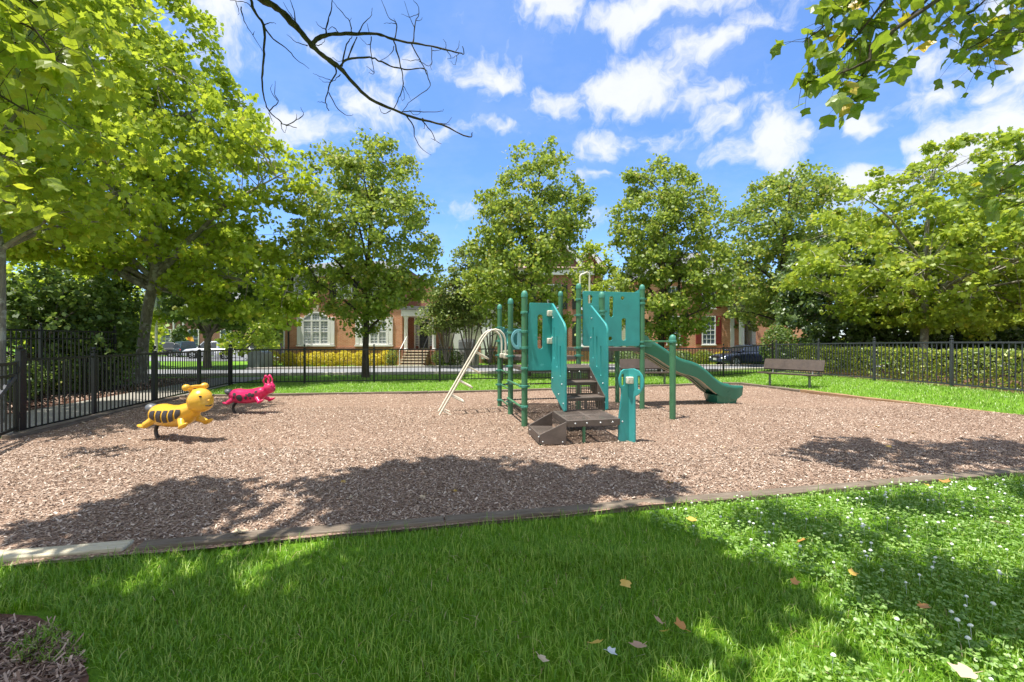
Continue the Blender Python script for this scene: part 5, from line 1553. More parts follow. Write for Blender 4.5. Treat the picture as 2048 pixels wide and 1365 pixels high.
wbox('porch_floor', 16.2, 22.5, y3 - 1.5, y3 - .101, -.2, .8, BRICKR, h3)
wbox('porch_entablature', 16.1, 19.6, y3 - 1.5, y3 - .05, 3.6, 4.0, WHITE, h3); wbox('porch_roof', 16.0, 19.7, y3 - 1.6, y3 - .02, 4.01, 4.2, SLATE, h3)
for x in (16.55, 19.2):
    b = MB(); b.lathe([(.22, 0), (.22, .12), (.18, .16), (.17, 2.6), (.22, 2.68), (.22, 2.8)], (x, y3 - 1.2, .8), 14); b.build('column', WHITE, h3)
for x in (16.3, 17.9): wbox('pilaster', x, x + .28, y3 - .08, y3 + 1.38, .8, 3.6, WHITE, h3)
wbox('door', 17.3, 17.8, y3 + 1.3, y3 + 1.4, .85, 2.9, DOORB, h3)
wbox('wall', 8.4, 9.88, y3 + .6, y3 + 8, -.3, 5.2, SIDING, h3)
# distant houses at left
h4 = thing('brick_house', (-47, 66, 0), 'dark brick house far back at left behind the parked cars', 'house')
y4 = 66.0
wbox('wall', -56, -37, y4, y4 + 9, -1.6, 6.2, BRICKD, h4); gable_roof('roof', -56, -37, y4, y4 + 9, 6.2, 3, SLATE, h4, 'x')
for cxw in (-53.2, -50.2, -46.2, -41.5): rect_window(h4, cxw - .7, cxw + .7, .5, 3.1, y4, 2, 4, .12, GLASS, None)
for x in (-49.0, -47.6, -43.9): wbox('downspout', x - .08, x + .08, y4 - .2, y4, -1, 5.8, WHITE, h4)
flag = thing('flag', (-46.8, 65.2, .8), 'small rainbow coloured flag hanging from the far dark brick house', 'flag')
b = MB(); b.cyl((-47.0, 65.9, 1.2), (-46.9, 64.6, 3.3), .03, None, 6); b.build('pole', WHITE, flag)
cols = [(.05, .25, .6), (.6, .7, .75), (.75, .6, .05), (.8, .22, .03), (.7, .35, .03)]
for k, c in enumerate(cols):
    m = MB(); rg = []
    for j in range(9):
        z = 3.2 - 2.0 * j / 8; y = 64.6 + .10 * math.sin(j * .9)
        rg.append([Vector((-46.9 - .9 + .42 * k + .12 * j, y + .08 * math.sin(k + j * .7), z - .12 * k)), Vector((-46.9 - .9 + .42 * (k + 1) + .12 * j, y + .08 * math.sin(k + 1 + j * .7), z - .12 * (k + 1)))])
    m.loft(rg, False, False); m.build('stripe', surf('flag_stripe', c, .8), flag)

# ------------------------------------------------------------------ street furniture
lp = thing('lamp_post', (-19.55, 25.0, Hf(-19.55, 25)), 'white painted lamp post beside the leaning pale trunk on the left', 'lamp post')
z0 = Hf(-19.9, 25.0)
b = MB(); b.lathe([(.16, -.1), (.16, .25), (.10, .4), (.075, .5), (.06, 3.2)], (-19.55, 25, z0), 12); b.build('pole', WHITE, lp)
b = MB(); b.lathe([(.06, 3.2), (.17, 3.28), (.22, 3.7), (.24, 3.74), (.10, 3.9), (.02, 4.0)], (-19.55, 25, z0), 8); b.build('lantern', surf('lantern_glass', (.55, .66, .66), .3), lp)
sp_ = thing('stop_sign', (-27.7, 36, Hf(-27.7, 36)), 'back of an octagonal road sign beside the white lamp post', 'road sign')
z0 = Hf(-27.7, 36.0)
b = MB(); b.box((-27.7, 36.03, z0 + 1.35), (.06, .04, 2.9)); b.build('post', GALV, sp_, False)
panel('sign_plate', [(.40 * math.cos(R(22.5 + 45 * k)), .55 + .0 + .40 * math.sin(R(22.5 + 45 * k))) for k in range(8)], [], .014, (-27.7, 36, z0 + 1.9), (1, 0, 0), (0, 0, 1), surf('sign_back', (.50, .50, .48), .4, .2), sp_, .002)
ub = thing('utility_box', (-13.6, 24.6, Hf(-13.6, 24.6)), 'grey green utility cabinet with a domed top on the verge by the road', 'utility box')
z0 = Hf(-13.6, 24.6); m = MB()
poly = [(-.47, -.05), (.47, -.05), (.47, .80)] + [(.47 * math.cos(t), .80 + .17 * math.sin(t)) for t in np.linspace(0, PI, 13)[1:-1]] + [(-.47, .80)]
m.prism(poly, -.4, .4, None, (-13.6, 24.6, z0)); m.build('cabinet', surf('cabinet_green', (.16, .185, .165), .5), ub, True, .015)
m = MB(); m.box((-13.6, 24.19, z0 + .45), (.80, .02, .78)); m.build('door', surf('cabinet_door', (.14, .165, .148), .5), ub, True, .006)

# ------------------------------------------------------------------ vehicles (x forward, z up, origin on the road under the middle)
TYRE = surf('tyre', (0.012, 0.012, 0.012), 0.8); RIM = surf('alloy_rim', (0.60, 0.61, 0.62), 0.3, .6, .05)
CGLASS = surf('car_glass', (0.022, 0.030, 0.036), 0.06, 0, .2, 2, spec=1.0); LAMP = surf('lamp_lens', (.70, .72, .74), .12, spec=.9); TAILR = surf('tail_lens', (.45, .012, .015), .2, spec=.8)
def vehicle(name, label, loc, rz, paint, L, Wd, top, cabin, wheel_r, wb, clear=.20, bed=None, cat='car', group='parked vehicles'):
    """top: [(x, z)] outline of the body top rear->front; cabin: (xr0, xr1, xf1, xf0, zb, zt)"""
    root = thing(name, loc, label, cat, group, rz)
    hw = Wd / 2
    xs_ = np.linspace(-L / 2, L / 2, 30)
    tz = np.interp(xs_, [p[0] for p in top], [p[1] for p in top])
    rings = []
    for x, z in zip(xs_, tz):
        e = max(0, abs(x) - (L / 2 - .45)) / .45
        w = hw * (1 - .16 * e * e); zb = clear + .10 * e * e
        zm = zb + (z - zb) * .55
        rings.append([Vector((x, -w * .92, zb)), Vector((x, -w * .985, zb + .10)), Vector((x, -w, zm)), Vector((x, -w * .965, z - .10)), Vector((x, -w * .90, z - .02)), Vector((x, -w * .6, z + .015)),
                      Vector((x, w * .6, z + .015)), Vector((x, w * .90, z - .02)), Vector((x, w * .965, z - .10)), Vector((x, w, zm)), Vector((x, w * .985, zb + .10)), Vector((x, w * .92, zb))])
    m = MB(); m.loft(rings); m.build('body', paint, root, True, 0, 55, local=True)
    xr0, xr1, xf1, xf0, zb, zt = cabin
    wb_, wt = hw * .90, hw * .70
    n = 9; cr = []
    for k in range(n):
        t = k / (n - 1)
        # cabin ring from rear to front: quad section bottom/top
        pass
    def cab(off, z_in):
        r0 = [Vector((xr0 - off, -wb_ - off, zb)), Vector((xf0 + off, -wb_ - off, zb)), Vector((xf0 + off, wb_ + off, zb)), Vector((xr0 - off, wb_ + off, zb))]
        r1 = [Vector((xr1 - off, -wt - off, zt)), Vector((xf1 + off, -wt - off, zt)), Vector((xf1 + off, wt + off, zt)), Vector((xr1 - off, wt + off, zt))]
        return r0, r1
    r0, r1 = cab(0, 0)
    rm = [a.lerp(b_, .985) for a, b_ in zip(r0, r1)]
    crown = [Vector((xr1 + .18, -wt * .8, zt + .045)), Vector((xf1 - .18, -wt * .8, zt + .045)), Vector((xf1 - .18, wt * .8, zt + .045)), Vector((xr1 + .18, wt * .8, zt + .045))]
    m = MB(); m.loft([r0, rm, r1, crown]); m.build('roof', paint, root, True, .035, 50, local=True)
    def pane(nm, a, b_, c, d):
        m = MB(); nn = (b_ - a).cross(d - a).normalized()
        ctr = (a + b_ + c + d) / 4
        if nn.dot(ctr - Vector((0, 0, (zb + zt) / 2))) < 0: nn = -nn
        q = [p + nn * .006 for p in (a, b_, c, d)]; q2 = [p - nn * .01 for p in (a, b_, c, d)]
        m.add(q + q2, [(0, 1, 2, 3), (7, 6, 5, 4), (0, 4, 5, 1), (1, 5, 6, 2), (2, 6, 7, 3), (3, 7, 4, 0)]); m.build(nm, CGLASS, root, False, 0, local=True)
    def on(side, x, t):  # point on the side of the cabin at height fraction t
        y = (wb_ + (wt - wb_) * t) * side
        return Vector((x, y, zb + (zt - zb) * t))
    xr = lambda t: xr0 + (xr1 - xr0) * t
    xf = lambda t: xf0 + (xf1 - xf0) * t
    for sd in (-1, 1):
        mid = (xr1 + xf1) / 2 - .05; t0, t1 = .06, .90
        pane('side_window', on(sd, xf(t0) - .16, t0), on(sd, mid + .04, t0), on(sd, mid + .04, t1), on(sd, xf(t1) - .08, t1))
        pane('side_window', on(sd, mid - .04, t0), on(sd, xr(t0) + .22, t0), on(sd, xr(t1) + .10, t1), on(sd, mid - .04, t1))
    for nm, xfun in (('windscreen', xf), ('rear_window', xr)):
        pane(nm, Vector((xfun(.06), -wb_ * .90, zb + (zt - zb) * .06)), Vector((xfun(.06), wb_ * .90, zb + (zt - zb) * .06)), Vector((xfun(.92), wt * .92, zb + (zt - zb) * .92)), Vector((xfun(.92), -wt * .92, zb + (zt - zb) * .92)))
    for sx in (wb / 2, -wb / 2):
        for sd in (-1, 1):
            yo = sd * (hw - .11)
            m = MB(); m.lathe([(wheel_r + .07, -.05), (wheel_r + .07, .118)], (sx, yo, wheel_r + .02), 24, Matrix.Rotation(R(-90) * sd, 3, 'X')); m.build('wheel_arch', TYRE, root, True, 0, 40, local=True)
            m = MB(); m.lathe([(wheel_r * .62, -.10), (wheel_r * .94, -.10), (wheel_r, -.06), (wheel_r, .10), (wheel_r * .94, .128), (wheel_r * .66, .130)], (sx, yo, wheel_r), 26, Matrix.Rotation(R(-90) * sd, 3, 'X'))
            wh = m.build('wheel', TYRE, root, True, 0, 40, local=True)
            m = MB(); m.lathe([(wheel_r * .66, .12), (wheel_r * .68, .134), (wheel_r * .60, .134), (wheel_r * .58, .124)], (sx, yo, wheel_r), 24, Matrix.Rotation(R(-90) * sd, 3, 'X'))
            for k in range(5):
                a = 2 * PI * k / 5 + .3; c = Vector((sx, yo + sd * .13, wheel_r))
                m.bar(c, c + Vector((math.cos(a), 0, math.sin(a))) * wheel_r * .64, .10, .03, (0, 1, 0))
            m.build('rim', RIM, wh, True, 0, 40, local=True)
    for sd in (-1, 1):
        zf = float(np.interp(L / 2 - .2, [p[0] for p in top], [p[1] for p in top])); zr = float(np.interp(-L / 2 + .1, [p[0] for p in top], [p[1] for p in top]))
        m = MB(); m.ell((L / 2 - .20, sd * hw * .74, zf - .16), (.20, .20, .085), None, 12, 8); m.build('headlight', LAMP, root, local=True)
        m = MB(); m.ell((-L / 2 + .10, sd * hw * .80, zr - .20), (.09, .16, .12), None, 12, 8); m.build('taillight', TAILR, root, local=True)
        m = MB(); m.ell((xf0 - .25, sd * (hw + .08), zb + .08), (.10, .10, .07), None, 10, 8); m.build('mirror', paint, root, local=True)
        m = MB(); m.bar((.02, sd * hw * .995, zb - .12), (.20, sd * hw * .995, zb - .12), .03, .03); m.bar((-.95, sd * hw * .995, zb - .12), (-.77, sd * hw * .995, zb - .12), .03, .03); m.build('door_handle', RIM, root, False, local=True)
    m = MB(); m.box((L / 2 - .01, 0, clear + .28), (.03, .32, .14)); m.build('number_plate', WHITE, root, False, local=True)
    m = MB(); m.box((L / 2 - .03, 0, clear + .42), (.05, Wd * .5, .11)); m.build('grille', TYRE, root, False, local=True)
    if bed:
        m = MB(); m.box(((bed[0] + bed[1]) / 2, 0, bed[2] - .0), (bed[1] - bed[0], Wd * .80, .02)); m.build('cargo_bed', TYRE, root, False, local=True)
    return root
NAVY = surf('navy_paint', (0.034, 0.048, 0.092), 0.22, .35, .08, 1, spec=.6, coat=1.0)
GREYP = surf('dark_grey_paint', (0.045, 0.048, 0.045), 0.28, .3, .08, 1, coat=.8); TEALP = surf('slate_teal_paint', (0.022, 0.050, 0.060), .3, .3, .08, 1, coat=.8)
SILV = surf('silver_paint', (.50, .51, .53), .28, .3, .05, 1, coat=.8); WHP = surf('white_paint', (.75, .76, .77), .28, 0, .04, 1, coat=.8)
sed_top = [(-2.3, .86), (-2.2, .98), (-1.75, 1.02), (-.9, 1.0), (.7, .95), (1.0, .93), (1.9, .78), (2.2, .66), (2.3, .50)]
vehicle('parked_car', 'navy sedan parked beyond the back fence, seen side on at right', (15.95, 31.0, Hf(15.95, 31.0) + .015), R(180 + 8), NAVY, 4.6, 1.78, sed_top, (-1.72, -.95, .28, 1.12, .97, 1.40), .325, 2.68)
suv_top = [(-2.3, .95), (-2.2, 1.06), (-1.7, 1.08), (1.0, 1.06), (1.3, 1.04), (2.0, .96), (2.25, .82), (2.3, .6)]
vehicle('parked_car', 'dark grey SUV parked leftmost in the row beyond the left fence', (-42.2, 54, Hf(-42, 54) + .02), R(215), GREYP, 4.6, 1.86, suv_top, (-2.22, -1.65, .35, 1.15, 1.04, 1.72), .36, 2.7)
vehicle('parked_car', 'slate blue boxy SUV seen from behind, between the grey SUV and the pickup', (-39.4, 54.5, Hf(-39, 54.5) + .02), R(140), TEALP, 4.4, 1.84, suv_top, (-2.20, -2.0, .35, 1.0, 1.04, 1.80), .36, 2.6)
pick_top = [(-2.7, 1.0), (-2.65, 1.05), (-1.0, 1.06), (1.2, 1.08), (1.45, 1.07), (2.4, 1.0), (2.65, .8), (2.7, .6)]
vehicle('parked_truck', 'silver pickup truck behind the forked tree trunk at left', (-32.8, 50, Hf(-32, 50) + .02), R(196), SILV, 5.5, 1.95, pick_top, (-.75, -.6, .75, 1.45, 1.05, 1.82), .39, 3.4, .28, (-2.6, -.85, 1.085), 'truck')
vehicle('parked_car', 'white SUV parked rightmost in the row, behind the grey utility box', (-27.6, 46.5, Hf(-27.6, 46.5) + .02), R(205), WHP, 4.7, 1.88, suv_top, (-2.25, -1.75, .4, 1.2, 1.05, 1.74), .36, 2.75)
# ------------------------------------------------------------------ trees, shrubs and hedges
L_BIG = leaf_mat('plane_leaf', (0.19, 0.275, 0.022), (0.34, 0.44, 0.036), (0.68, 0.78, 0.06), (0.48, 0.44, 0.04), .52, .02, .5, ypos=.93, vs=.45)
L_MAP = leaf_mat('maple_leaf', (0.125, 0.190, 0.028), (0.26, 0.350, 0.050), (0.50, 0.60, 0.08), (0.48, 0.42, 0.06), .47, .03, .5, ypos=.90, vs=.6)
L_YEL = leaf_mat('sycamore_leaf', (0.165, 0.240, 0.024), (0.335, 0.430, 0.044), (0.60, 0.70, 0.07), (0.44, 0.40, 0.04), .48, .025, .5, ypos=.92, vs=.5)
L_MYR = leaf_mat('myrtle_leaf', (0.120, 0.180, 0.045), (0.24, 0.31, 0.075), (0.38, 0.46, 0.08), (0.42, 0.28, 0.10), .45, .025, .5, ypos=.94, vs=.8)
L_DARK = leaf_mat('evergreen_leaf', (0.048, 0.090, 0.022), (0.125, 0.195, 0.042), (0.24, 0.36, 0.05), None, .28, .06, .42, vs=.8)
L_SHR = leaf_mat('shrub_leaf', (0.060, 0.105, 0.020), (0.14, 0.215, 0.040), (0.26, 0.38, 0.05), (.30, .32, .06), .42, .03, .5, ypos=.95, vs=.9)
L_GOLD = leaf_mat('golden_shrub_leaf', (0.46, 0.39, 0.022), (0.70, 0.58, 0.045), (0.80, 0.70, 0.06), None, .42, .03, .5, vs=1.2)
L_HED = leaf_mat('hedge_leaf', (0.095, 0.150, 0.020), (0.25, 0.33, 0.040), (0.40, 0.48, 0.04), (.50, .50, .06), .44, .04, .45, ypos=.90, vs=1.0)
L_TUL = leaf_mat('tulip_leaf', (0.075, 0.130, 0.018), (0.15, 0.235, 0.030), (0.38, 0.50, 0.035), (0.70, 0.45, 0.04), .48, .04, .42, ypos=.955, vs=1.5)
L_TULB = leaf_mat('backlit_tulip_leaf', (0.13, 0.20, 0.018), (0.23, 0.32, 0.030), (0.50, 0.60, 0.04), (0.55, 0.50, 0.04), .55, .03, .42, ypos=.97, vs=1.5)  # lighter copy of the tulip leaf, sun from behind put into its colour
V_TUL = vein_leaf_mat('veined_tulip_leaf', (0.085, 0.140, 0.018), (0.17, 0.25, 0.030), (0.42, 0.54, 0.035), (0.75, 0.48, 0.04))
V_TULB = vein_leaf_mat('backlit_veined_tulip_leaf', (0.16, 0.23, 0.020), (0.27, 0.35, 0.032), (0.60, 0.70, 0.04), (0.55, 0.50, 0.04))  # backlight painted in: paler version of the veined leaf for the left bough
B_PALE = m_bark('pale_bark', (0.13, 0.115, 0.09), (0.30, 0.275, 0.22), 4, (0.40, 0.39, 0.33))
B_GREY = m_bark('grey_bark', (0.10, 0.085, 0.07), (0.23, 0.20, 0.165), 6)
B_DARK = m_bark('dark_bark', (0.035, 0.028, 0.022), (0.11, 0.088, 0.068), 7)

# street maples behind the back fence
bx_ = lambda px, d: (px - 1024) * d / FOC
def base_at(px, d): x = bx_(px, d); return (x, d, Hf(x, d))
def px_trunk(rows, d, y=None):
    out = []
    for (px, py, r) in rows:
        w = W(px, py, d); out.append((w.x, w.y, w.z, r))
    return out
d = 18.4
make_tree('maple_tree', 'broad maple directly in front of the orange brick house', 'tree', base_at(731, d),
  [(272, 738, 752), (292, 715, 812), (315, 632, 822), (345, 612, 838), (400, 600, 852), (440, 592, 900), (480, 590, 885), (520, 597, 878), (560, 608, 862), (600, 622, 835), (635, 650, 790), (665, 690, 745)], d, 330, 24000, .120, 'maple', L_MAP, B_DARK,
  px_trunk([(731, 762, .17), (731, 700, .12), (733, 655, .11), (735, 560, .085), (742, 420, .05), (750, 300, .015)], d), .50, 'maples beyond the back fence', .9, 31, .62, 20, up=.35, rand=1.0)
d = 19.3
make_tree('maple_tree', 'narrow-topped maple rising behind the green climbing structure', 'tree', base_at(1056, d),
  [(282, 1095, 1112), (305, 1025, 1132), (340, 1010, 1152), (380, 962, 1172), (430, 948, 1182), (470, 932, 1172), (520, 915, 1160), (560, 915, 1150), (600, 940, 1145), (640, 970, 1130), (670, 1010, 1100)], d, 330, 24000, .120, 'maple', L_MAP, B_DARK,
  px_trunk([(1056, 756, .15), (1056, 680, .12), (1058, 560, .09), (1066, 430, .05), (1085, 310, .015)], d), .50, 'maples beyond the back fence', .9, 32, .62, 18, up=.35, rand=1.0)
d = 20.2
make_tree('maple_tree', 'rounded maple with a low forked trunk behind the slide', 'tree', base_at(1322, d),
  [(308, 1318, 1336), (330, 1265, 1352), (365, 1248, 1385), (400, 1228, 1425), (450, 1215, 1435), (500, 1222, 1448), (550, 1222, 1452), (590, 1228, 1452), (630, 1250, 1440), (660, 1270, 1405), (680, 1290, 1370)], d, 320, 24000, .125, 'maple', L_MAP, B_DARK,
  px_trunk([(1322, 752, .17), (1322, 690, .14), (1323, 650, .13), (1326, 560, .09), (1330, 430, .05), (1328, 330, .015)], d), .50, 'maples beyond the back fence', .9, 33, .62, 18, up=.35, rand=1.0,
  stems=[px_trunk([(1322, 660, .09), (1345, 625, .08), (1356, 600, .07), (1362, 520, .04)], d), px_trunk([(1318, 665, .05), (1295, 645, .045), (1280, 630, .03)], d)])
d = 26.0
make_tree('maple_tree', 'farther maple showing between the rounded maple and the yellow-green tree', 'tree', base_at(1560, d),
  [(330, 1578, 1600), (345, 1540, 1632), (370, 1505, 1664), (400, 1475, 1680), (450, 1455, 1695), (500, 1448, 1700), (550, 1450, 1690), (600, 1462, 1650), (640, 1480, 1620)], d, 320, 20000, .16, 'maple', L_MAP, B_DARK,
  px_trunk([(1560, 735, .2), (1562, 600, .15), (1570, 450, .07), (1585, 345, .02)], d), .62, 'maples beyond the back fence', .9, 34, .62, 16, up=.35, rand=1.0)
d = 24.0
make_tree('small_tree', 'small tree with bright leaves between the climbing structure and the rounded maple', 'tree', base_at(1188, d),
  [(485, 1175, 1215), (520, 1150, 1235), (560, 1145, 1255), (610, 1150, 1260), (650, 1165, 1250), (675, 1180, 1235)], d, 90, 5200, .15, 'small', L_YEL, B_DARK, px_trunk([(1190, 740, .08), (1190, 640, .06), (1190, 510, .02)], d), .45, None, .9, 35)
d = 33.2
make_tree('small_tree', 'slender grey-trunked tree behind the navy car', 'tree', base_at(1494, d),
  [(520, 1480, 1520), (555, 1450, 1555), (600, 1440, 1565), (640, 1455, 1550), (655, 1475, 1525)], d, 100, 5200, .19, 'small', L_MYR, B_GREY, px_trunk([(1494, 742, .09), (1494, 650, .075), (1500, 600, .06), (1505, 540, .02)], d), .42, None, .9, 36)
# crape myrtles in front of the cream wing: several stems
for q, (px, rows, lab, sd) in enumerate([
    (893, [(535, 880, 915), (560, 862, 930), (600, 842, 940), (640, 838, 935), (665, 850, 925)], 'pale crape myrtle nearest the porch columns, with bundled stems', 41),
    (938, [(490, 920, 960), (520, 900, 985), (560, 890, 990), (610, 895, 990), (655, 905, 975)], 'crape myrtle in front of the air conditioning unit', 42),
    (980, [(470, 960, 1010), (510, 940, 1035), (560, 935, 1040), (620, 945, 1035), (660, 955, 1020)], 'crape myrtle right of the air conditioning unit, behind the cream ladder', 43)]):
    d = 25.4 + .3 * q
    rsx = random.Random(sd)
    st_ = [px_trunk([(px + rsx.uniform(-3, 3), 725, .05), (px + k * 7, 690, .045), (px + k * 13, 655, .035), (px + k * 17, 620, .02)], d) for k in (-1.5, -.6, .5, 1.4)]
    make_tree('crape_myrtle', lab, 'tree', base_at(px, d), rows, d, 95, 5600, .13, 'small', L_MYR, B_GREY, px_trunk([(px, 726, .06), (px, 690, .05), (px, 640, .03), (px, 600, .02)], d), .42, 'crape myrtles before the cream wing', .9, sd, .7, 8, stems=st_)

# big plane tree on the left, leaning pale trunk
d = 15.8
make_tree('plane_tree', 'huge bright plane tree at left with a pale leaning trunk behind the fence', 'tree', base_at(280, d),
  [(-230, 0, 150), (-150, -60, 260), (-60, -100, 335), (0, -140, 382), (60, -160, 405), (110, -160, 445), (160, -160, 500), (220, -160, 528), (290, -160, 560), (350, -160, 586), (400, -150, 582), (450, -140, 574), (500, -100, 586), (530, 100, 600), (555, 300, 604), (585, 335, 612), (620, 350, 608), (645, 420, 590)], d, 820, 66000, .155, 'maple', L_BIG, B_PALE,
  px_trunk([(278, 772, .26), (281, 745, .20), (286, 690, .17), (295, 620, .165), (308, 560, .16), (318, 480, .14), (300, 330, .11), (280, 150, .07), (260, -50, .03)], d), .62, None, .62, 51, .5, 34, shell=.5, up=.35, rand=1.0, lo=585,
  stems=[px_trunk([(308, 565, .10), (270, 545, .085), (200, 520, .07), (110, 500, .05), (40, 498, .03)], d), px_trunk([(312, 540, .10), (380, 500, .07), (470, 470, .04)], d)], holes=.2)
# nearer tree at the left edge
d = 8.3
make_tree('plane_tree', 'nearer plane tree at the left edge, its trunk just inside the picture', 'tree', base_at(-2, d),
  [(-280, -300, 120), (-150, -360, 200), (-40, -380, 240), (60, -400, 280), (150, -400, 300), (230, -400, 290), (300, -400, 260), (370, -390, 230), (430, -360, 190), (475, -300, 150)], d, 260, 17000, .14, 'maple', L_BIG, B_PALE,
  px_trunk([(-3, 860, .10), (-2, 760, .085), (0, 620, .08), (0, 500, .075), (-40, 330, .06), (-60, 100, .03)], d), .45, None, .8, 52, .5, 20, shell=.5, up=.35, rand=1.0)
# forked street tree beyond the left fence
d = 25.5
make_tree('street_tree', 'spreading dark tree with a forked grey trunk in front of the pickup truck', 'tree', base_at(415, d),
  [(450, 420, 500), (480, 370, 530), (520, 335, 548), (560, 318, 560), (600, 312, 560), (635, 330, 545), (660, 380, 490)], d, 220, 12500, .20, 'maple', L_SHR, B_GREY,
  px_trunk([(415, 738, .20), (415, 690, .17), (416, 668, .17), (418, 600, .10), (425, 500, .04)], d), .62, None, .8, 53, .5, 16,
  stems=[px_trunk([(413, 676, .11), (402, 655, .09), (385, 620, .06)], d), px_trunk([(418, 676, .11), (432, 650, .09), (450, 615, .06)], d)])
# yellow-green tree on the right
d = 17.6
make_tree('sycamore_tree', 'large yellow-green sycamore with a pale trunk behind the right hedge', 'tree', base_at(1849, d),
  [(285, 1860, 1990), (310, 1765, 2090), (350, 1742, 2170), (400, 1668, 2220), (450, 1640, 2250), (500, 1610, 2260), (550, 1590, 2260), (585, 1630, 2250), (615, 1700, 2220), (648, 1760, 2160), (665, 1880, 2120)], d, 640, 44000, .15, 'maple', L_YEL, B_PALE,
  px_trunk([(1844, 770, .20), (1846, 720, .14), (1850, 650, .125), (1850, 590, .11), (1852, 480, .08), (1865, 340, .02)], d), .46, None, .8, 54, .5, 26, shell=.5, up=.35, rand=1.0, lo=600, holes=.1,
  stems=[px_trunk([(1850, 600, .06), (1800, 560, .05), (1740, 535, .03)], d), px_trunk([(1850, 590, .06), (1910, 540, .05), (1985, 500, .03)], d)])
# dark evergreens behind it
for q, (px, d, rows, lab, sd) in enumerate([
    (1660, 22.5, [(470, 1640, 1700), (500, 1590, 1740), (550, 1570, 1765), (620, 1565, 1770), (690, 1560, 1775), (725, 1570, 1760)], 'dark glossy evergreen at the left end of the group behind the hedge', 61),
    (1830, 22.0, [(480, 1790, 1880), (520, 1740, 1930), (570, 1720, 1960), (640, 1715, 1965), (700, 1720, 1960), (735, 1740, 1930)], 'dark glossy evergreen behind the pale sycamore trunk', 62),
    (1930, 23.5, [(470, 1890, 1980), (520, 1840, 2030), (600, 1830, 2040), (690, 1830, 2040), (735, 1850, 2020)], 'dark glossy evergreen farthest back behind the sycamore crown', 64),
    (2060, 21.0, [(440, 2000, 2120), (490, 1950, 2200), (560, 1920, 2260), (640, 1915, 2270), (710, 1920, 2260), (740, 1930, 2220)], 'dark glossy evergreen at the far right behind the hedge', 63)]):
    make_tree('magnolia', lab, 'tree', base_at(px, d), rows, d, 230, 17000, .20, 'oval', L_DARK, B_DARK, px_trunk([(px, 760, .12), (px, 620, .08), (px, 500, .03)], d), .5, 'evergreens behind the right hedge', .9, sd, .8, 12, rand=1.1, holes=-.2)
# dim shrubs under the plane tree at left
for q, (px, d, rows, lab, sd) in enumerate([
    (60, 12.6, [(530, 0, 110), (570, -60, 160), (630, -90, 175), (700, -90, 180), (760, -70, 170), (790, -40, 140)], 'dark shrub behind the tall fence at the left edge', 71),
    (160, 13.6, [(545, 120, 205), (590, 90, 235), (650, 80, 240), (710, 80, 242), (750, 90, 238), (775, 110, 225)], 'dark shrub in the middle of the group behind the left fence', 72),
    (232, 17.5, [(560, 205, 258), (610, 190, 268), (670, 185, 268), (720, 190, 266), (745, 200, 260)], 'dark shrub beside the leaning pale trunk', 73)]):
    make_tree('shrub', lab, 'shrub', base_at(px, d), rows, d, 150, 8000, .12, 'small', L_SHR, B_DARK, px_trunk([(px, 785, .06), (px, 650, .04), (px, 580, .02)], d), .40, 'shrubs behind the left fence', .85, sd, .8, 10, rand=1.1, holes=-.1)
d = 24
make_tree('background_tree', 'sunlit green tree far behind the shrubs at left', 'tree', base_at(110, d),
  [(520, 60, 160), (545, -20, 230), (580, -60, 270), (640, -70, 290), (700, -60, 290)], d, 170, 8000, .22, 'maple', L_BIG, B_GREY, px_trunk([(110, 745, .2), (110, 600, .1), (110, 540, .04)], d), .65, None, .8, 74)
d = 38
make_tree('background_tree', 'bright yellow-green tree beyond the pickup truck at left', 'tree', base_at(475, d),
  [(600, 440, 540), (630, 425, 560), (665, 425, 565), (690, 440, 555), (705, 455, 535)], d, 110, 5200, .22, 'small', L_YEL, B_GREY, px_trunk([(485, 715, .12), (485, 660, .08), (485, 620, .03)], d), .6, None, .9, 75)
d = 58
make_tree('cypress', 'dark narrow evergreen in front of the far dark brick house', 'tree', base_at(356, d),
  [(655, 352, 362), (670, 348, 367), (695, 347, 368), (712, 350, 366)], d, 60, 2600, .26, 'oval', L_DARK, B_DARK, px_trunk([(356, 722, .1), (356, 690, .06), (356, 665, .02)], d), .5, None, .9, 76, .9, 5)
# foliage closing the gaps between the houses farther back
for (px, d, rows, lab, sd) in [
    (1280, 44, [(600, 1250, 1310), (640, 1215, 1345), (690, 1210, 1350)], 'pale distant tree between the middle house and the right house', 77),
    (560, 48, [(560, 520, 580), (610, 500, 590), (680, 495, 590)], 'distant tree against the left corner of the orange brick house', 78),
    (1720, 40, [(440, 1660, 1800), (520, 1600, 1850), (680, 1590, 1860)], 'distant tree behind the dark evergreens', 79),
    (240, 62, [(520, 150, 320), (580, 100, 345), (690, 90, 345)], 'distant tree behind the far dark brick house', 80),
    (20, 50, [(510, -60, 90), (570, -120, 150), (690, -130, 160)], 'distant tree at the far left horizon', 81)]:
    make_tree('background_tree', lab, 'tree', base_at(px, d), rows, d, 120, 5200, .34, 'small', L_MAP, B_GREY, px_trunk([(px, 715, .2), (px, 640, .12), (px, 580, .05)], d), .9, None, .9, sd, .8, 8, holes=-.1)

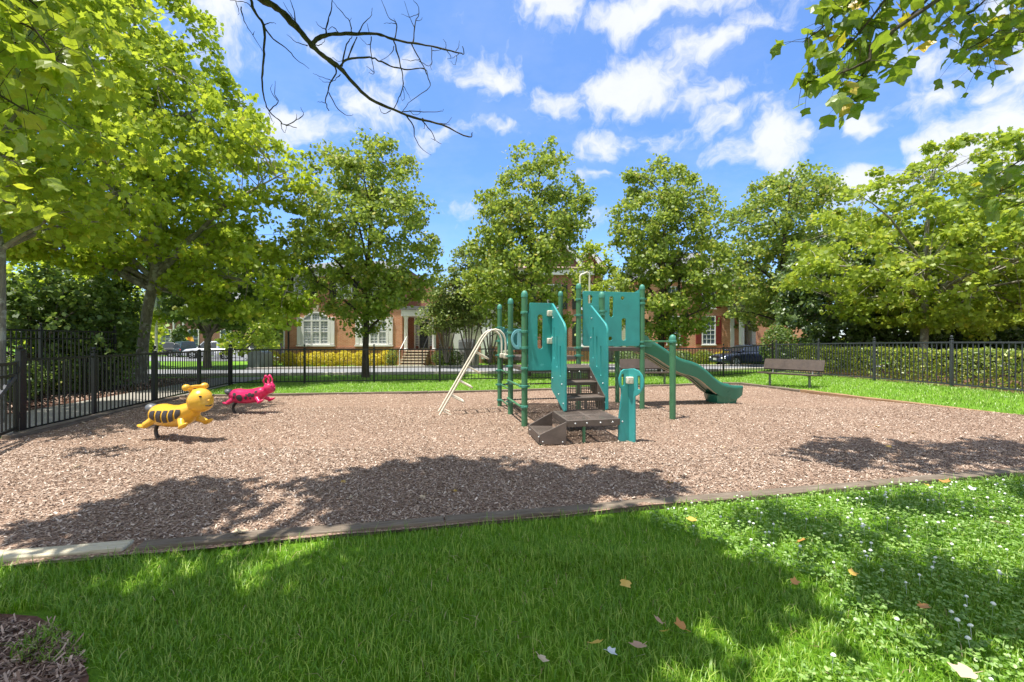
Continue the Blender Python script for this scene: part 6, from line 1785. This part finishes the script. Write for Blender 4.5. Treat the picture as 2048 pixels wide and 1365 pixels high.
# shrubs and hedges ----------------------------------------------------------
def bush(name, label, cat, c, size, n, leaf, shape, mat, seed, group=None, box=False, rand=1.0):
    rs = np.random.RandomState(seed); root = thing(name, (c[0], c[1], c[2]), label, cat, group)
    u = rs.normal(size=(n, 3)); u /= np.linalg.norm(u, axis=1, keepdims=True)
    if box:
        u = rs.uniform(-1, 1, (n, 3)); k = rs.randint(0, 3, n); sg = np.where(rs.uniform(size=n) < .5, -1, 1)
        hit = rs.uniform(size=n) < .75
        for a in range(3):
            m_ = (k == a) & hit; u[m_, a] = sg[m_] * rs.uniform(.86, 1.02, m_.sum())
    else:
        u *= (rs.uniform(.45, 1.0, n) ** .5)[:, None] * (1 + .14 * lump(u * 2.6, seed))[:, None]
    pos = u * np.array(size) / 2
    if box:
        pos[:, 2] += .06 * lump(np.stack([pos[:, 0] * 2.1, pos[:, 1] * 2.1, pos[:, 2]], 1), seed) ; pos[:, 1] += .05 * lump(pos * 2.7, seed + 1)
    outw = u / (np.linalg.norm(u, axis=1, keepdims=True) + 1e-9)
    pos = pos + np.array([c[0], c[1], c[2] + size[2] / 2])
    v, k = leaves(rs, pos, np.full(n, leaf), shape, .6, outw, .8, rand, .2)
    np_mesh('foliage', v, k, mat, root)
    b = MB()
    nst = 4 if not box else int(size[0] / .5 + size[1] / .5)
    for i in range(nst):
        x = c[0] + rs.uniform(-.35, .35) * size[0] * (1 if box else .5); y = c[1] + rs.uniform(-.3, .3) * size[1] * (1 if box else .5)
        b.tube([(x, y, c[2] - .05), (x + rs.normal() * .05, y + rs.normal() * .05, c[2] + size[2] * .45), (x + rs.normal() * .12, y + rs.normal() * .12, c[2] + size[2] * .85)], [.018, .013, .005], 5)
    b.build('stem', B_DARK, root)
    return root
for k in range(9):
    x = -13.75 + .82 * k + rnd.uniform(-.08, .08); y = 26.3 + rnd.uniform(-.15, .15)
    bush('golden_shrub', 'golden yellow shrub in the clipped row under the arched windows', 'shrub', (x, y, Hf(x, y)), (rnd.uniform(.92, 1.15), .95, rnd.uniform(.82, 1.0)), 1500, .075, 'oval', L_GOLD, 100 + k, 'golden shrubs along the orange brick house')
bush('shrub', 'dark green shrub at the left end of the golden row', 'shrub', (-14.6, 26.2, Hf(-14.6, 26.2)), (1.2, 1.0, .95), 1500, .08, 'oval', L_SHR, 120)
bush('shrub', 'green shrub at the foot of the white stair rail', 'shrub', (-6.85, 26.0, 0), (.7, .7, 1.1), 1000, .07, 'oval', L_MYR, 121)
for k, (px, lab) in enumerate([(882, 'low green shrub just right of the house steps'), (908, 'low green shrub second right of the house steps'), (985, 'low shadowed shrub under the crape myrtles'), (1020, 'low shadowed shrub left of the green posts')]):
    x = bx_(px, 26.6); bush('shrub', lab, 'shrub', (x, 26.6, 0), (1.15, 1.0, .95), 1500, .075, 'oval', L_SHR, 130 + k)
for k in range(6):
    x = 10.6 + 1.45 * k; bush('golden_shrub', 'yellow-green shrub in the low row before the right brick house', 'shrub', (x, 32.0, Hf(x, 32.0)), (1.5, 1.0, 1.05), 1300, .10, 'oval', L_GOLD if k > 2 else L_HED, 140 + k, 'shrubs before the right brick house')
bush('shrub', 'dark rounded shrub left of the navy car', 'shrub', (10.3, 29.0, Hf(10, 29)), (2.6, 1.4, 1.05), 2400, .09, 'oval', L_DARK, 150)
bush('shrub', 'dark rounded shrub behind the slide, between it and the right brick house', 'shrub', (7.6, 30.0, Hf(7.6, 30)), (2.0, 1.4, 1.1), 2000, .09, 'oval', L_DARK, 151)
bush('hedge', 'clipped yellow-green hedge along the outside of the right fence', 'hedge', (12.75, 12.9, .2), (1.1, 13.2, 1.06), 26000, .075, 'oval', L_HED, 160, None, True)
bush('shrub', 'leafy shrub spilling through the back right corner of the fences', 'shrub', (11.7, 19.9, .15), (1.5, 1.3, 2.1), 3200, .10, 'oval', L_SHR, 161)
for k in range(5):
    x = -11.3 - .35 * k; y = 8.2 + 1.35 * k
    bush('shrub', 'low leafy shrub in the bark border beyond the left path', 'shrub', (x + .1, y, 0), (1.1, 1.1, 1.15), 1500, .075, 'small', L_SHR, 170 + k, 'shrubs along the left path')

# ------------------------------------------------------------------ tulip trees standing either side of the viewer
def shade_clusters(spots, seed, hmin=0.2, hrange=(0.3, 3.0)):
    """clumps of leaves high in the crown, above the field of view, from where the sun would throw their shade"""
    rs = np.random.RandomState(seed); out = []
    for (gx, gy) in spots:
        h = (1.5 + .75 * gy + .55) / (1 + .75 * .137) + hmin + rs.uniform(*hrange)
        h = max(h, 4.6)
        out.append((gx - .225 * h, gy - .137 * h, h))
    return np.array(out)
def ground_pts(poly_px, n, seed, keep=1.0):
    poly = [((px - 1024) * (1365.0 / (py - 682.5)) / FOC, 1365.0 / (py - 682.5)) for px, py in poly_px]
    xs_ = [p[0] for p in poly]; ys_ = [p[1] for p in poly]
    rs = np.random.RandomState(seed); out = []
    while len(out) < n:
        x = rs.uniform(min(xs_), max(xs_)); y = rs.uniform(min(ys_), max(ys_))
        if pip(poly, np.array([x]), np.array([y]))[0]: out.append((x, y))
    return out
def tulip_tree(label, base, trunk, clusters, nleaf, clump_r, leaf, seed, extra=None):
    rs = np.random.RandomState(seed); root = thing('tulip_tree', base, label, 'tree', 'tulip trees')
    b = MB(); tp = [Vector(t[:3]) for t in trunk]; b.tube(tp, [t[3] for t in trunk], 14)
    C = clusters
    idx = [0]; dm = np.linalg.norm(C - C[0], axis=1)
    for _ in range(13):
        j = int(dm.argmax()); idx.append(j); dm = np.minimum(dm, np.linalg.norm(C - C[j], axis=1))
    pts = []
    for j in idx:
        tip = Vector(C[j]); zs_ = min(max(tip.z - 1.2 - .25 * math.hypot(tip.x - base[0], tip.y - base[1]), 3.6), trunk[-1][2] - .5)
        a = None
        for p, q in zip(trunk[:-1], trunk[1:]):
            if p[2] <= zs_ <= q[2]: t = (zs_ - p[2]) / (q[2] - p[2]); a = Vector(p[:3]).lerp(Vector(q[:3]), t)
        a = a or tp[-2]
        m1 = a.lerp(tip, .4) + Vector((0, 0, .35)); m2 = a.lerp(tip, .75) + Vector((0, 0, .2))
        b.tube([a, m1, m2, tip], [.055, .04, .025, .010], 7); pts += [m1, m2, m1.lerp(m2, .5), m2.lerp(tip, .5)]
    PP2 = np.array(pts)
    for c in C:
        k = int(np.linalg.norm(PP2 - c, axis=1).argmin()); a = Vector(PP2[k]); tip = Vector(c)
        b.tube([a, a.lerp(tip, .5) + Vector((0, 0, .08)), tip], [.012, .009, .004], 5, False)
    b.build('trunk', B_GREY, root, True, 0, 60)
    per = rs.poisson(nleaf / len(C), len(C)); ci = np.repeat(np.arange(len(C)), per); n = len(ci)
    g_ = rs.normal(size=(n, 3)) * .5 * clump_r * rs.uniform(.7, 1.2, len(C))[ci][:, None]; g_[:, 2] *= .5
    v, k = leaves(rs, C[ci] + g_, np.full(n, leaf), 'tulip', 1.0, None, 0, .55, .4)
    np_mesh('crown', v, k, L_TUL, root)
    return root
def hanging(root, name, lines, d0, dspread, nleaf, leaf, mat, seed, spread=.10, src=None):
    """leafy branch: lines are photo polylines placed at about distance d0"""
    rs = np.random.RandomState(seed); b = MB(); seg = []
    for ln in lines:
        dd = d0 + rs.uniform(-dspread, dspread)
        P = [W(px, py, dd + .06 * i) for i, (px, py) in enumerate(ln)]
        m = len(P); b.tube(P, [.011 - .008 * i / (m - 1) for i in range(m)], 6)
        for p, q in zip(P[:-1], P[1:]): seg.append((p, q))
    if src is not None:
        s0 = Vector(src)
        for ln in lines[:1]:
            e = seg[0][0]; b.tube([s0, s0.lerp(e, .5) + Vector((0, 0, .25)), e], [.05, .03, .012], 8)
        for k, ln in enumerate(lines[1:]):
            e = W(ln[0][0], ln[0][1], d0); b.tube([s0.lerp(seg[0][0], .7) + Vector((0, 0, .12)), e + Vector((0, 0, .1)), e], [.02, .014, .010], 6)
    Ls = np.array([(q - p).length for p, q in seg]); Ls /= Ls.sum()
    pos = []
    for k in rs.choice(len(seg), nleaf, p=Ls):
        p, q = seg[k]; c = p.lerp(q, rs.uniform(0, 1)); o = Vector(rs.normal(size=3)) * spread; o.y *= 1.2
        e = c + o; pos.append(e)
        b.tube([c, c.lerp(e, .5) + Vector((0, 0, .015)), e], [.0022, .0018, .0012], 4, False)
    b.build('twigs', B_DARK, root)
    v, uv, lid = fine_leaves(rs, np.array(pos), leaf * .95)
    o = np_mesh(name, v, 4, mat, root, True, uv)
    at = o.data.attributes.new('leaf_tone', 'FLOAT', 'POINT'); at.data.foreach_set('value', lid.astype(np.float32))
    return o

def mkshade(blobs, seed, hr, clear):
    pts = []
    for poly, n, s in blobs: pts += ground_pts(poly, n, s)
    pts = [p for p in pts if all((p[0] - c[0]) ** 2 + (p[1] - c[1]) ** 2 > c[2] ** 2 for c in clear)]
    return shade_clusters(pts, seed, .2, hr)
sp1 = [([(90, 1085), (260, 995), (385, 972), (470, 1000), (600, 985), (705, 935), (880, 925), (1090, 948), (1230, 940), (1325, 965), (1290, 1005), (1100, 1025), (850, 1045), (500, 1070), (300, 1095)], 62, 1),
       ([(690, 945), (880, 928), (1080, 950), (1200, 990), (1050, 1030), (700, 1040), (620, 1000)], 34, 2),
       ([(60, 1150), (300, 1110), (700, 1075), (1050, 1050), (1290, 1045), (1420, 1110), (1460, 1190), (1340, 1260), (1260, 1365), (300, 1365), (260, 1280), (100, 1230)], 98, 3),
       ([(-150, 1250), (250, 1230), (260, 1365), (-150, 1365)], 16, 4)]
C1_ = mkshade(sp1, 5, (0.1, 2.2), [(-1.95, 3.35, .75)])
tb1 = (-3.35, 1.25, 0)
t1 = tulip_tree('tulip tree just outside the left of the picture, with a bare dead bough overhead', tb1,
   [(-3.35, 1.25, -.1, .24), (-3.35, 1.25, .3, .20), (-3.3, 1.2, 3, .17), (-3.2, 1.1, 6, .13), (-3.05, .9, 9.5, .06), (-3.0, .8, 11, .02)], C1_, 7800, .38, .145, 201)
sp2 = [([(1570, 950), (1640, 900), (1760, 880), (1900, 890), (2040, 880), (2100, 930), (1950, 965), (1750, 965)], 20, 6),
       ([(1430, 1060), (1700, 1010), (2000, 990), (2100, 1100), (1900, 1180), (1650, 1090)], 8, 7),
       ([(1640, 1160), (1800, 1150), (2050, 1200), (2050, 1290), (1850, 1300), (1730, 1250)], 5, 8),
       ([(1430, 1120), (1530, 1130), (1560, 1200), (1450, 1180)], 2, 9), ([(2050, 990), (2400, 980), (2400, 1300), (2100, 1300)], 8, 10)]
C2_ = mkshade(sp2, 15, (0.1, 1.8), [(3.3, 3.9, .75)])
t2 = tulip_tree('tulip tree just outside the right of the picture, leafy twigs hanging into the sky', (6.6, 2.0, 0),
   [(6.6, 2.0, -.1, .24), (6.6, 2.0, .3, .2), (6.55, 2.05, 3, .17), (6.4, 2.1, 6, .12), (6.2, 2.2, 9.5, .05), (6.1, 2.2, 11, .02)], C2_, 1700, .42, .14, 202)
# leafy boughs that hang into view
hanging(t2, 'foliage', [[(1880, -30), (1850, 5), (1790, 60), (1745, 120), (1715, 165), (1690, 210)], [(1800, -40), (1740, 40), (1690, 100), (1640, 150), (1600, 178)], [(1730, -40), (1690, 10), (1640, 60), (1605, 85)], [(1740, 120), (1700, 140), (1668, 150)]],
        3.35, .22, 215, .125, V_TUL, 211, .10, (6.3, 2.3, 5.4))
hanging(t2, 'foliage', [[(2090, -20), (2030, 40), (1970, 80), (1915, 110)], [(2060, 20), (2010, 70), (1970, 115), (1948, 150)], [(2000, -30), (1950, 20), (1905, 45), (1880, 60)], [(2080, 50), (2050, 60), (2030, 75)]],
        4.9, .25, 190, .125, V_TUL, 212, .13, (6.4, 2.6, 6.2))
hanging(t2, 'foliage', [[(2130, 270), (2060, 310), (2010, 340), (1985, 355)], [(2120, 320), (2050, 360), (1995, 385), (1955, 400)], [(2120, 370), (2060, 400), (2010, 420)]],
        4.4, .2, 95, .125, V_TUL, 213, .11, (6.45, 2.6, 3.6))
hanging(t1, 'foliage', [[(-90, 0), (0, 25), (70, 60), (120, 130), (150, 165)], [(-90, -60), (20, -30), (70, 10), (110, 50)], [(-80, 90), (0, 110), (60, 150), (110, 190)], [(-60, 160), (-10, 185), (40, 215), (70, 228)], [(-80, 20), (-20, 60), (40, 90)]],
        2.9, .25, 190, .135, V_TULB, 214, .11, (-3.25, 1.3, 4.4))
hanging(t1, 'foliage', [[(-90, 260), (-20, 300), (40, 330)], [(-60, 380), (0, 400), (60, 420), (95, 432)]], 5.6, .3, 60, .15, V_TULB, 215, .14)

# dead bough against the sky
DB = [
 (1.0, .046, .005, [(140, -160), (310, -20), (440, 60), (560, 170), (640, 260), (720, 360), (840, 460), (940, 530), (1050, 660), (1180, 780), (1370, 870), (1570, 940), (1750, 985), (1960, 1080), (1985, 1045)]),
 (1.0, .026, .004, [(715, 355), (780, 300), (880, 275), (1030, 270), (1230, 272), (1360, 310), (1520, 340), (1660, 365), (1860, 410), (1920, 425), (1908, 365)]),
 (.97, .017, .003, [(180, -140), (240, -10), (270, 90), (345, 200), (345, 390), (340, 520), (332, 650), (350, 790), (390, 880), (480, 965), (530, 990), (610, 1010)]),
 (.97, .009, .002, [(345, 205), (420, 310), (520, 380), (600, 470), (705, 545)]),
 (.97, .006, .002, [(165, 60), (190, 170), (260, 280), (335, 405)]), (.97, .005, .0015, [(260, 280), (270, 245)]),
 (.97, .006, .002, [(390, 875), (455, 810), (430, 740), (440, 640)]), (.97, .004, .0015, [(450, 795), (400, 720), (410, 665)]),
 (.97, .006, .002, [(520, 990), (600, 950), (655, 900), (635, 845)]), (.97, .004, .0015, [(600, 950), (601, 895)]),
 (.97, .004, .0015, [(480, 965), (490, 1020), (515, 1045), (522, 990)]), (.97, .005, .0015, [(385, 890), (400, 930), (415, 960)]),
 (.97, .006, .0015, [(345, 205), (380, 190), (410, 180), (445, 188)]), (.97, .005, .0015, [(250, 60), (200, 20), (120, 10), (75, 0)]), (.97, .004, .0015, [(120, 10), (150, 80), (140, 125)]),
 (1.0, .010, .003, [(835, 275), (850, 170), (880, 60), (885, -60)]), (1.0, .006, .0015, [(840, 235), (790, 215), (755, 170)]), (1.0, .006, .002, [(930, 262), (905, 225), (880, 215), (850, 240)]),
 (1.0, .007, .002, [(1035, 262), (1020, 170), (960, 100), (890, 10)]), (1.0, .004, .0015, [(1020, 170), (1033, 145)]),
 (1.0, .007, .002, [(1090, 270), (1130, 190), (1190, 120), (1197, 60)]),
 (1.02, .008, .002, [(1380, 305), (1390, 190), (1330, 140), (1270, 0)]), (1.02, .004, .0015, [(1385, 190), (1340, 182), (1290, 188)]), (1.02, .004, .0015, [(1390, 190), (1368, 145)]),
 (1.03, .009, .002, [(1525, 335), (1535, 190), (1570, 80), (1520, 0)]), (1.03, .004, .0015, [(1545, 165), (1580, 160), (1592, 140)]), (1.03, .004, .0015, [(1560, 110), (1490, 135), (1430, 112)]), (1.03, .005, .0015, [(1530, 215), (1490, 130), (1450, 10)]),
 (1.0, .013, .003, [(945, 530), (1000, 470), (1180, 455), (1250, 480), (1370, 530), (1480, 550), (1600, 540), (1640, 620), (1650, 690), (1510, 790), (1435, 880)]),
 (1.0, .010, .006, [(1005, 465), (1080, 290)]), (1.0, .009, .004, [(960, 520), (1000, 350), (1040, 290)]), (1.0, .004, .0015, [(985, 470), (930, 485), (880, 450)]),
 (1.02, .009, .004, [(1365, 310), (1400, 430), (1430, 560), (1440, 690), (1400, 800), (1365, 865)]), (1.02, .005, .002, [(1370, 365), (1340, 430), (1255, 485)]), (1.02, .004, .0015, [(1445, 680), (1480, 740), (1505, 790)]), (1.02, .003, .0015, [(1445, 700), (1450, 770), (1435, 795), (1425, 760)]),
 (1.03, .008, .003, [(1510, 345), (1570, 470), (1625, 560), (1640, 610)]), (1.03, .005, .0015, [(1570, 470), (1500, 478), (1430, 468)]), (1.03, .005, .002, [(1570, 480), (1640, 520), (1670, 490)]),
 (1.03, .006, .0015, [(1665, 370), (1670, 490), (1660, 530), (1670, 558)]), (1.0, .006, .002, [(1190, 290), (1190, 440), (1215, 580), (1170, 572)]), (1.0, .004, .0015, [(1212, 570), (1155, 525)]), (1.0, .004, .0015, [(1185, 355), (1150, 345), (1100, 290)]), (1.0, .005, .0015, [(1185, 280), (1155, 180)]),
 (1.0, .010, .004, [(840, 470), (920, 560), (870, 650), (850, 730), (830, 810), (858, 875)]), (1.0, .006, .0015, [(855, 730), (930, 860), (1000, 910), (1050, 905)]), (1.0, .004, .0015, [(830, 815), (795, 805), (765, 805)]), (1.0, .005, .0015, [(945, 590), (890, 640), (830, 650), (775, 618)]), (1.0, .004, .0015, [(870, 628), (790, 605), (732, 580)]),
 (1.0, .009, .002, [(1455, 900), (1520, 990), (1530, 1070), (1580, 1165), (1665, 1225)]), (1.0, .007, .002, [(1580, 940), (1660, 1030), (1700, 1110), (1745, 1135)]), (1.0, .004, .0015, [(1600, 950), (1612, 1005), (1600, 1015)]), (1.0, .004, .0015, [(1690, 1105), (1660, 1093)]),
 (1.0, .006, .002, [(1430, 880), (1600, 880), (1740, 882), (1757, 860)]), (1.0, .006, .002, [(1590, 935), (1690, 970), (1780, 975), (1828, 925)]), (1.0, .004, .0015, [(1750, 985), (1818, 985)]), (1.0, .004, .0015, [(1490, 870), (1530, 905), (1575, 895), (1575, 855)]),
 (1.0, .005, .0015, [(1345, 875), (1290, 895), (1262, 870), (1258, 840)]), (1.04, .005, .0015, [(1780, 385), (1778, 345), (1755, 310)]), (1.04, .005, .0015, [(1850, 410), (1880, 370), (1885, 320)]), (1.04, .004, .0015, [(1885, 420), (1840, 455), (1790, 465)]), (1.04, .004, .0015, [(1865, 440), (1860, 490), (1845, 512), (1815, 480)]), (1.04, .005, .0015, [(1670, 400), (1720, 400), (1770, 380)]), (1.04, .005, .0015, [(1780, 390), (1815, 440), (1815, 465)]),
 (1.0, .008, .002, [(600, 205), (580, 80), (550, -10)]), (1.0, .005, .0015, [(600, 180), (540, 90), (495, 15)]), (1.0, .006, .0015, [(690, 365), (600, 330), (525, 270)]), (1.0, .006, .002, [(750, 360), (800, 350), (830, 310)]),
]
b = MB(); rsb = np.random.RandomState(99)
for dm_, r0, r1, ln in DB:
    dd = 4.7 * dm_
    pts = [W(440 + x / 3.938, y / 3.938, dd + .05 * math.sin(i * 1.3 + len(ln)) * 0 + .0004 * (x - 700)) for i, (x, y) in enumerate(ln)]
    # soften corners and add knobbly wobble
    fine = []
    for i in range(len(pts) - 1):
        p0 = pts[max(i - 1, 0)]; p1 = pts[i]; p2 = pts[i + 1]; p3 = pts[min(i + 2, len(pts) - 1)]
        for q in range(4):
            t = q / 4; fine.append(.5 * ((2 * p1) + (p2 - p0) * t + (2 * p0 - 5 * p1 + 4 * p2 - p3) * t * t + (3 * p1 - p0 - 3 * p2 + p3) * t ** 3))
    fine.append(pts[-1]); m = len(fine)
    fine = [f + Vector(rsb.normal(size=3)) * .0028 for f in fine]
    rads = [(r0 + (r1 - r0) * (i / (m - 1)) ** .75) * (1 + .10 * rsb.normal()) for i in range(m)]
    b.tube(fine, [max(.0012, r) for r in rads], 7)
st0 = W(440 + 140 / 3.938, -160 / 3.938, 4.7 - .22)
b.tube([Vector((-3.25, 1.2, 4.9)), Vector((-3.1, 2.3, 5.5)), Vector((-2.95, 3.4, 5.6)), st0], [.075, .062, .052, .046], 9)
b.build('dead_bough', B_DARK, t1, True, 0, 70)

# ------------------------------------------------------------------ fallen leaves
FY = leaf_mat('fallen_yellow_leaf', (0.50, 0.30, 0.05), (0.66, 0.44, 0.09), (.6, .4, .05), None, .2, .05)
FO = leaf_mat('fallen_orange_leaf', (0.42, 0.17, 0.05), (0.55, 0.26, 0.07), (.6, .3, .05), None, .2, .05)
FP = leaf_mat('fallen_pink_leaf', (0.42, 0.16, 0.14), (0.55, 0.36, 0.24), (.5, .3, .2), None, .2, .05)
FT = leaf_mat('fallen_tan_leaf', (0.46, 0.34, 0.20), (0.60, 0.48, 0.32), (.5, .4, .2), None, .15, .05)
FG = leaf_mat('fallen_pale_leaf', (0.55, 0.60, 0.62), (0.62, 0.66, 0.68), (.5, .5, .5), None, .15, .05)
def fallen(px, py, size, mat, label, seed, z=.05, group=None):
    dd = (EYE - z) * FOC / (py - 682.5); p = W(px, py, dd); rs = np.random.RandomState(seed)
    size = size * .78
    sub = MB(); a = rs.uniform(0, 6.28); R3 = Matrix.Rotation(a, 3, 'Z') @ Matrix.Rotation(rs.uniform(-.6, .6), 3, 'X') @ Matrix.Rotation(rs.uniform(-.5, .5), 3, 'Y')
    mid = [Vector((0, y, 0)) for y in np.linspace(0, .78, 5)]
    def bend(x, y): return Vector((x, y - .4, .30 * abs(x) ** 1.4 + .22 * (y - .4) ** 2))
    half = [(0, 0), (.20, -.06), (.42, .08), (.60, .32), (.44, .46), (.46, .66), (.54, .92), (.24, .84), (0, .76)]
    for sg in (1, -1):
        pts = [bend(sg * x, y) for x, y in half]; c = bend(sg * .2, .42)
        v = [R3 @ (q * size) for q in pts + [c]]; n = len(pts)
        sub.add(v, [(i, i + 1, n) for i in range(n - 1)] + [(n - 1, 0, n)])
    sub.tube([R3 @ (bend(0, 0) * size), R3 @ ((bend(0, 0) + Vector((.03, -.25, .02))) * size), R3 @ ((bend(0, 0) + Vector((.08, -.5, .06))) * size)], [.0018, .0015, .001], 5)
    o = sub.build('fallen_leaf', mat, None, True, 0, 80, local=True); o.location = p + Vector((0, 0, .012))
    return tag(o, label, 'leaf', group)
FL = [(1251, 1172, .075, FY, 'yellow leaf standing on edge in the shaded grass at centre'), (1278, 1298, .085, FP, 'pink and tan curled leaf at the bottom of the shaded grass'), (1192, 1292, .07, FY, 'yellow-brown leaf left of the pale blue-grey leaf'),
      (1223, 1309, .055, FG, 'pale blue-grey leaf lying in the shaded grass'), (1330, 1268, .06, FY, 'yellow leaf just below the orange one, right of centre'), (1360, 1256, .075, FO, 'orange leaf on the edge of the sunlit grass'),
      (1317, 1247, .06, FP, 'small reddish leaf above the orange one'), (1384, 1043, .085, FY, 'yellow leaf near the front timber where the clover starts'), (1606, 1085, .085, FO, 'orange leaf lying on the clover at right of centre'),
      (1590, 1168, .055, FO, 'small orange leaf in the sunlit clover'), (1705, 1150, .055, FY, 'yellow leaf in the sunlit clover at right'), (1847, 1218, .06, FO, 'brownish orange leaf in the shaded clover at right'),
      (1930, 1352, .10, FT, 'tan leaf at the bottom right corner'), (2000, 1050, .10, FT, 'large pale tan leaf on the clover at far right'), (1890, 966, .10, FO, 'orange leaf against the front timber at right'), (1084, 1324, .06, FT, 'greenish tan leaf in the shaded grass at bottom centre'),
      (1944, 980, .07, FG, 'pale grey leaf in the clover near the front timber at right')]
for i, (px, py, s, mt, lab) in enumerate(FL): fallen(px, py, s, mt, lab, 300 + i, .07)
MLV = [(150, 938, .15, 'pale curled leaf lying alone on the sunlit chips at left'), (490, 1071, .16, 'crumpled pale leaf against the front timber at left'), (468, 1074, .13, 'smaller crumpled pale leaf beside it at the front timber'), (170, 849, .13, 'pale dry leaf at the foot of the left fence')]
for i, (px, py, s, lab) in enumerate(MLV): fallen(px, py, s, FT, lab, 330 + i, .03)
rsm = random.Random(5)
for i in range(26):
    px, py = rsm.uniform(250, 2000), rsm.uniform(850, 1010)
    if not (840 < px < 1300 and py < 900): fallen(px, py, rsm.uniform(.045, .085), rsm.choice([FY, FY, FT, FO]), 'small yellow leaf lying on the wood chips', 360 + i, .025, 'small leaves scattered on the wood chips')
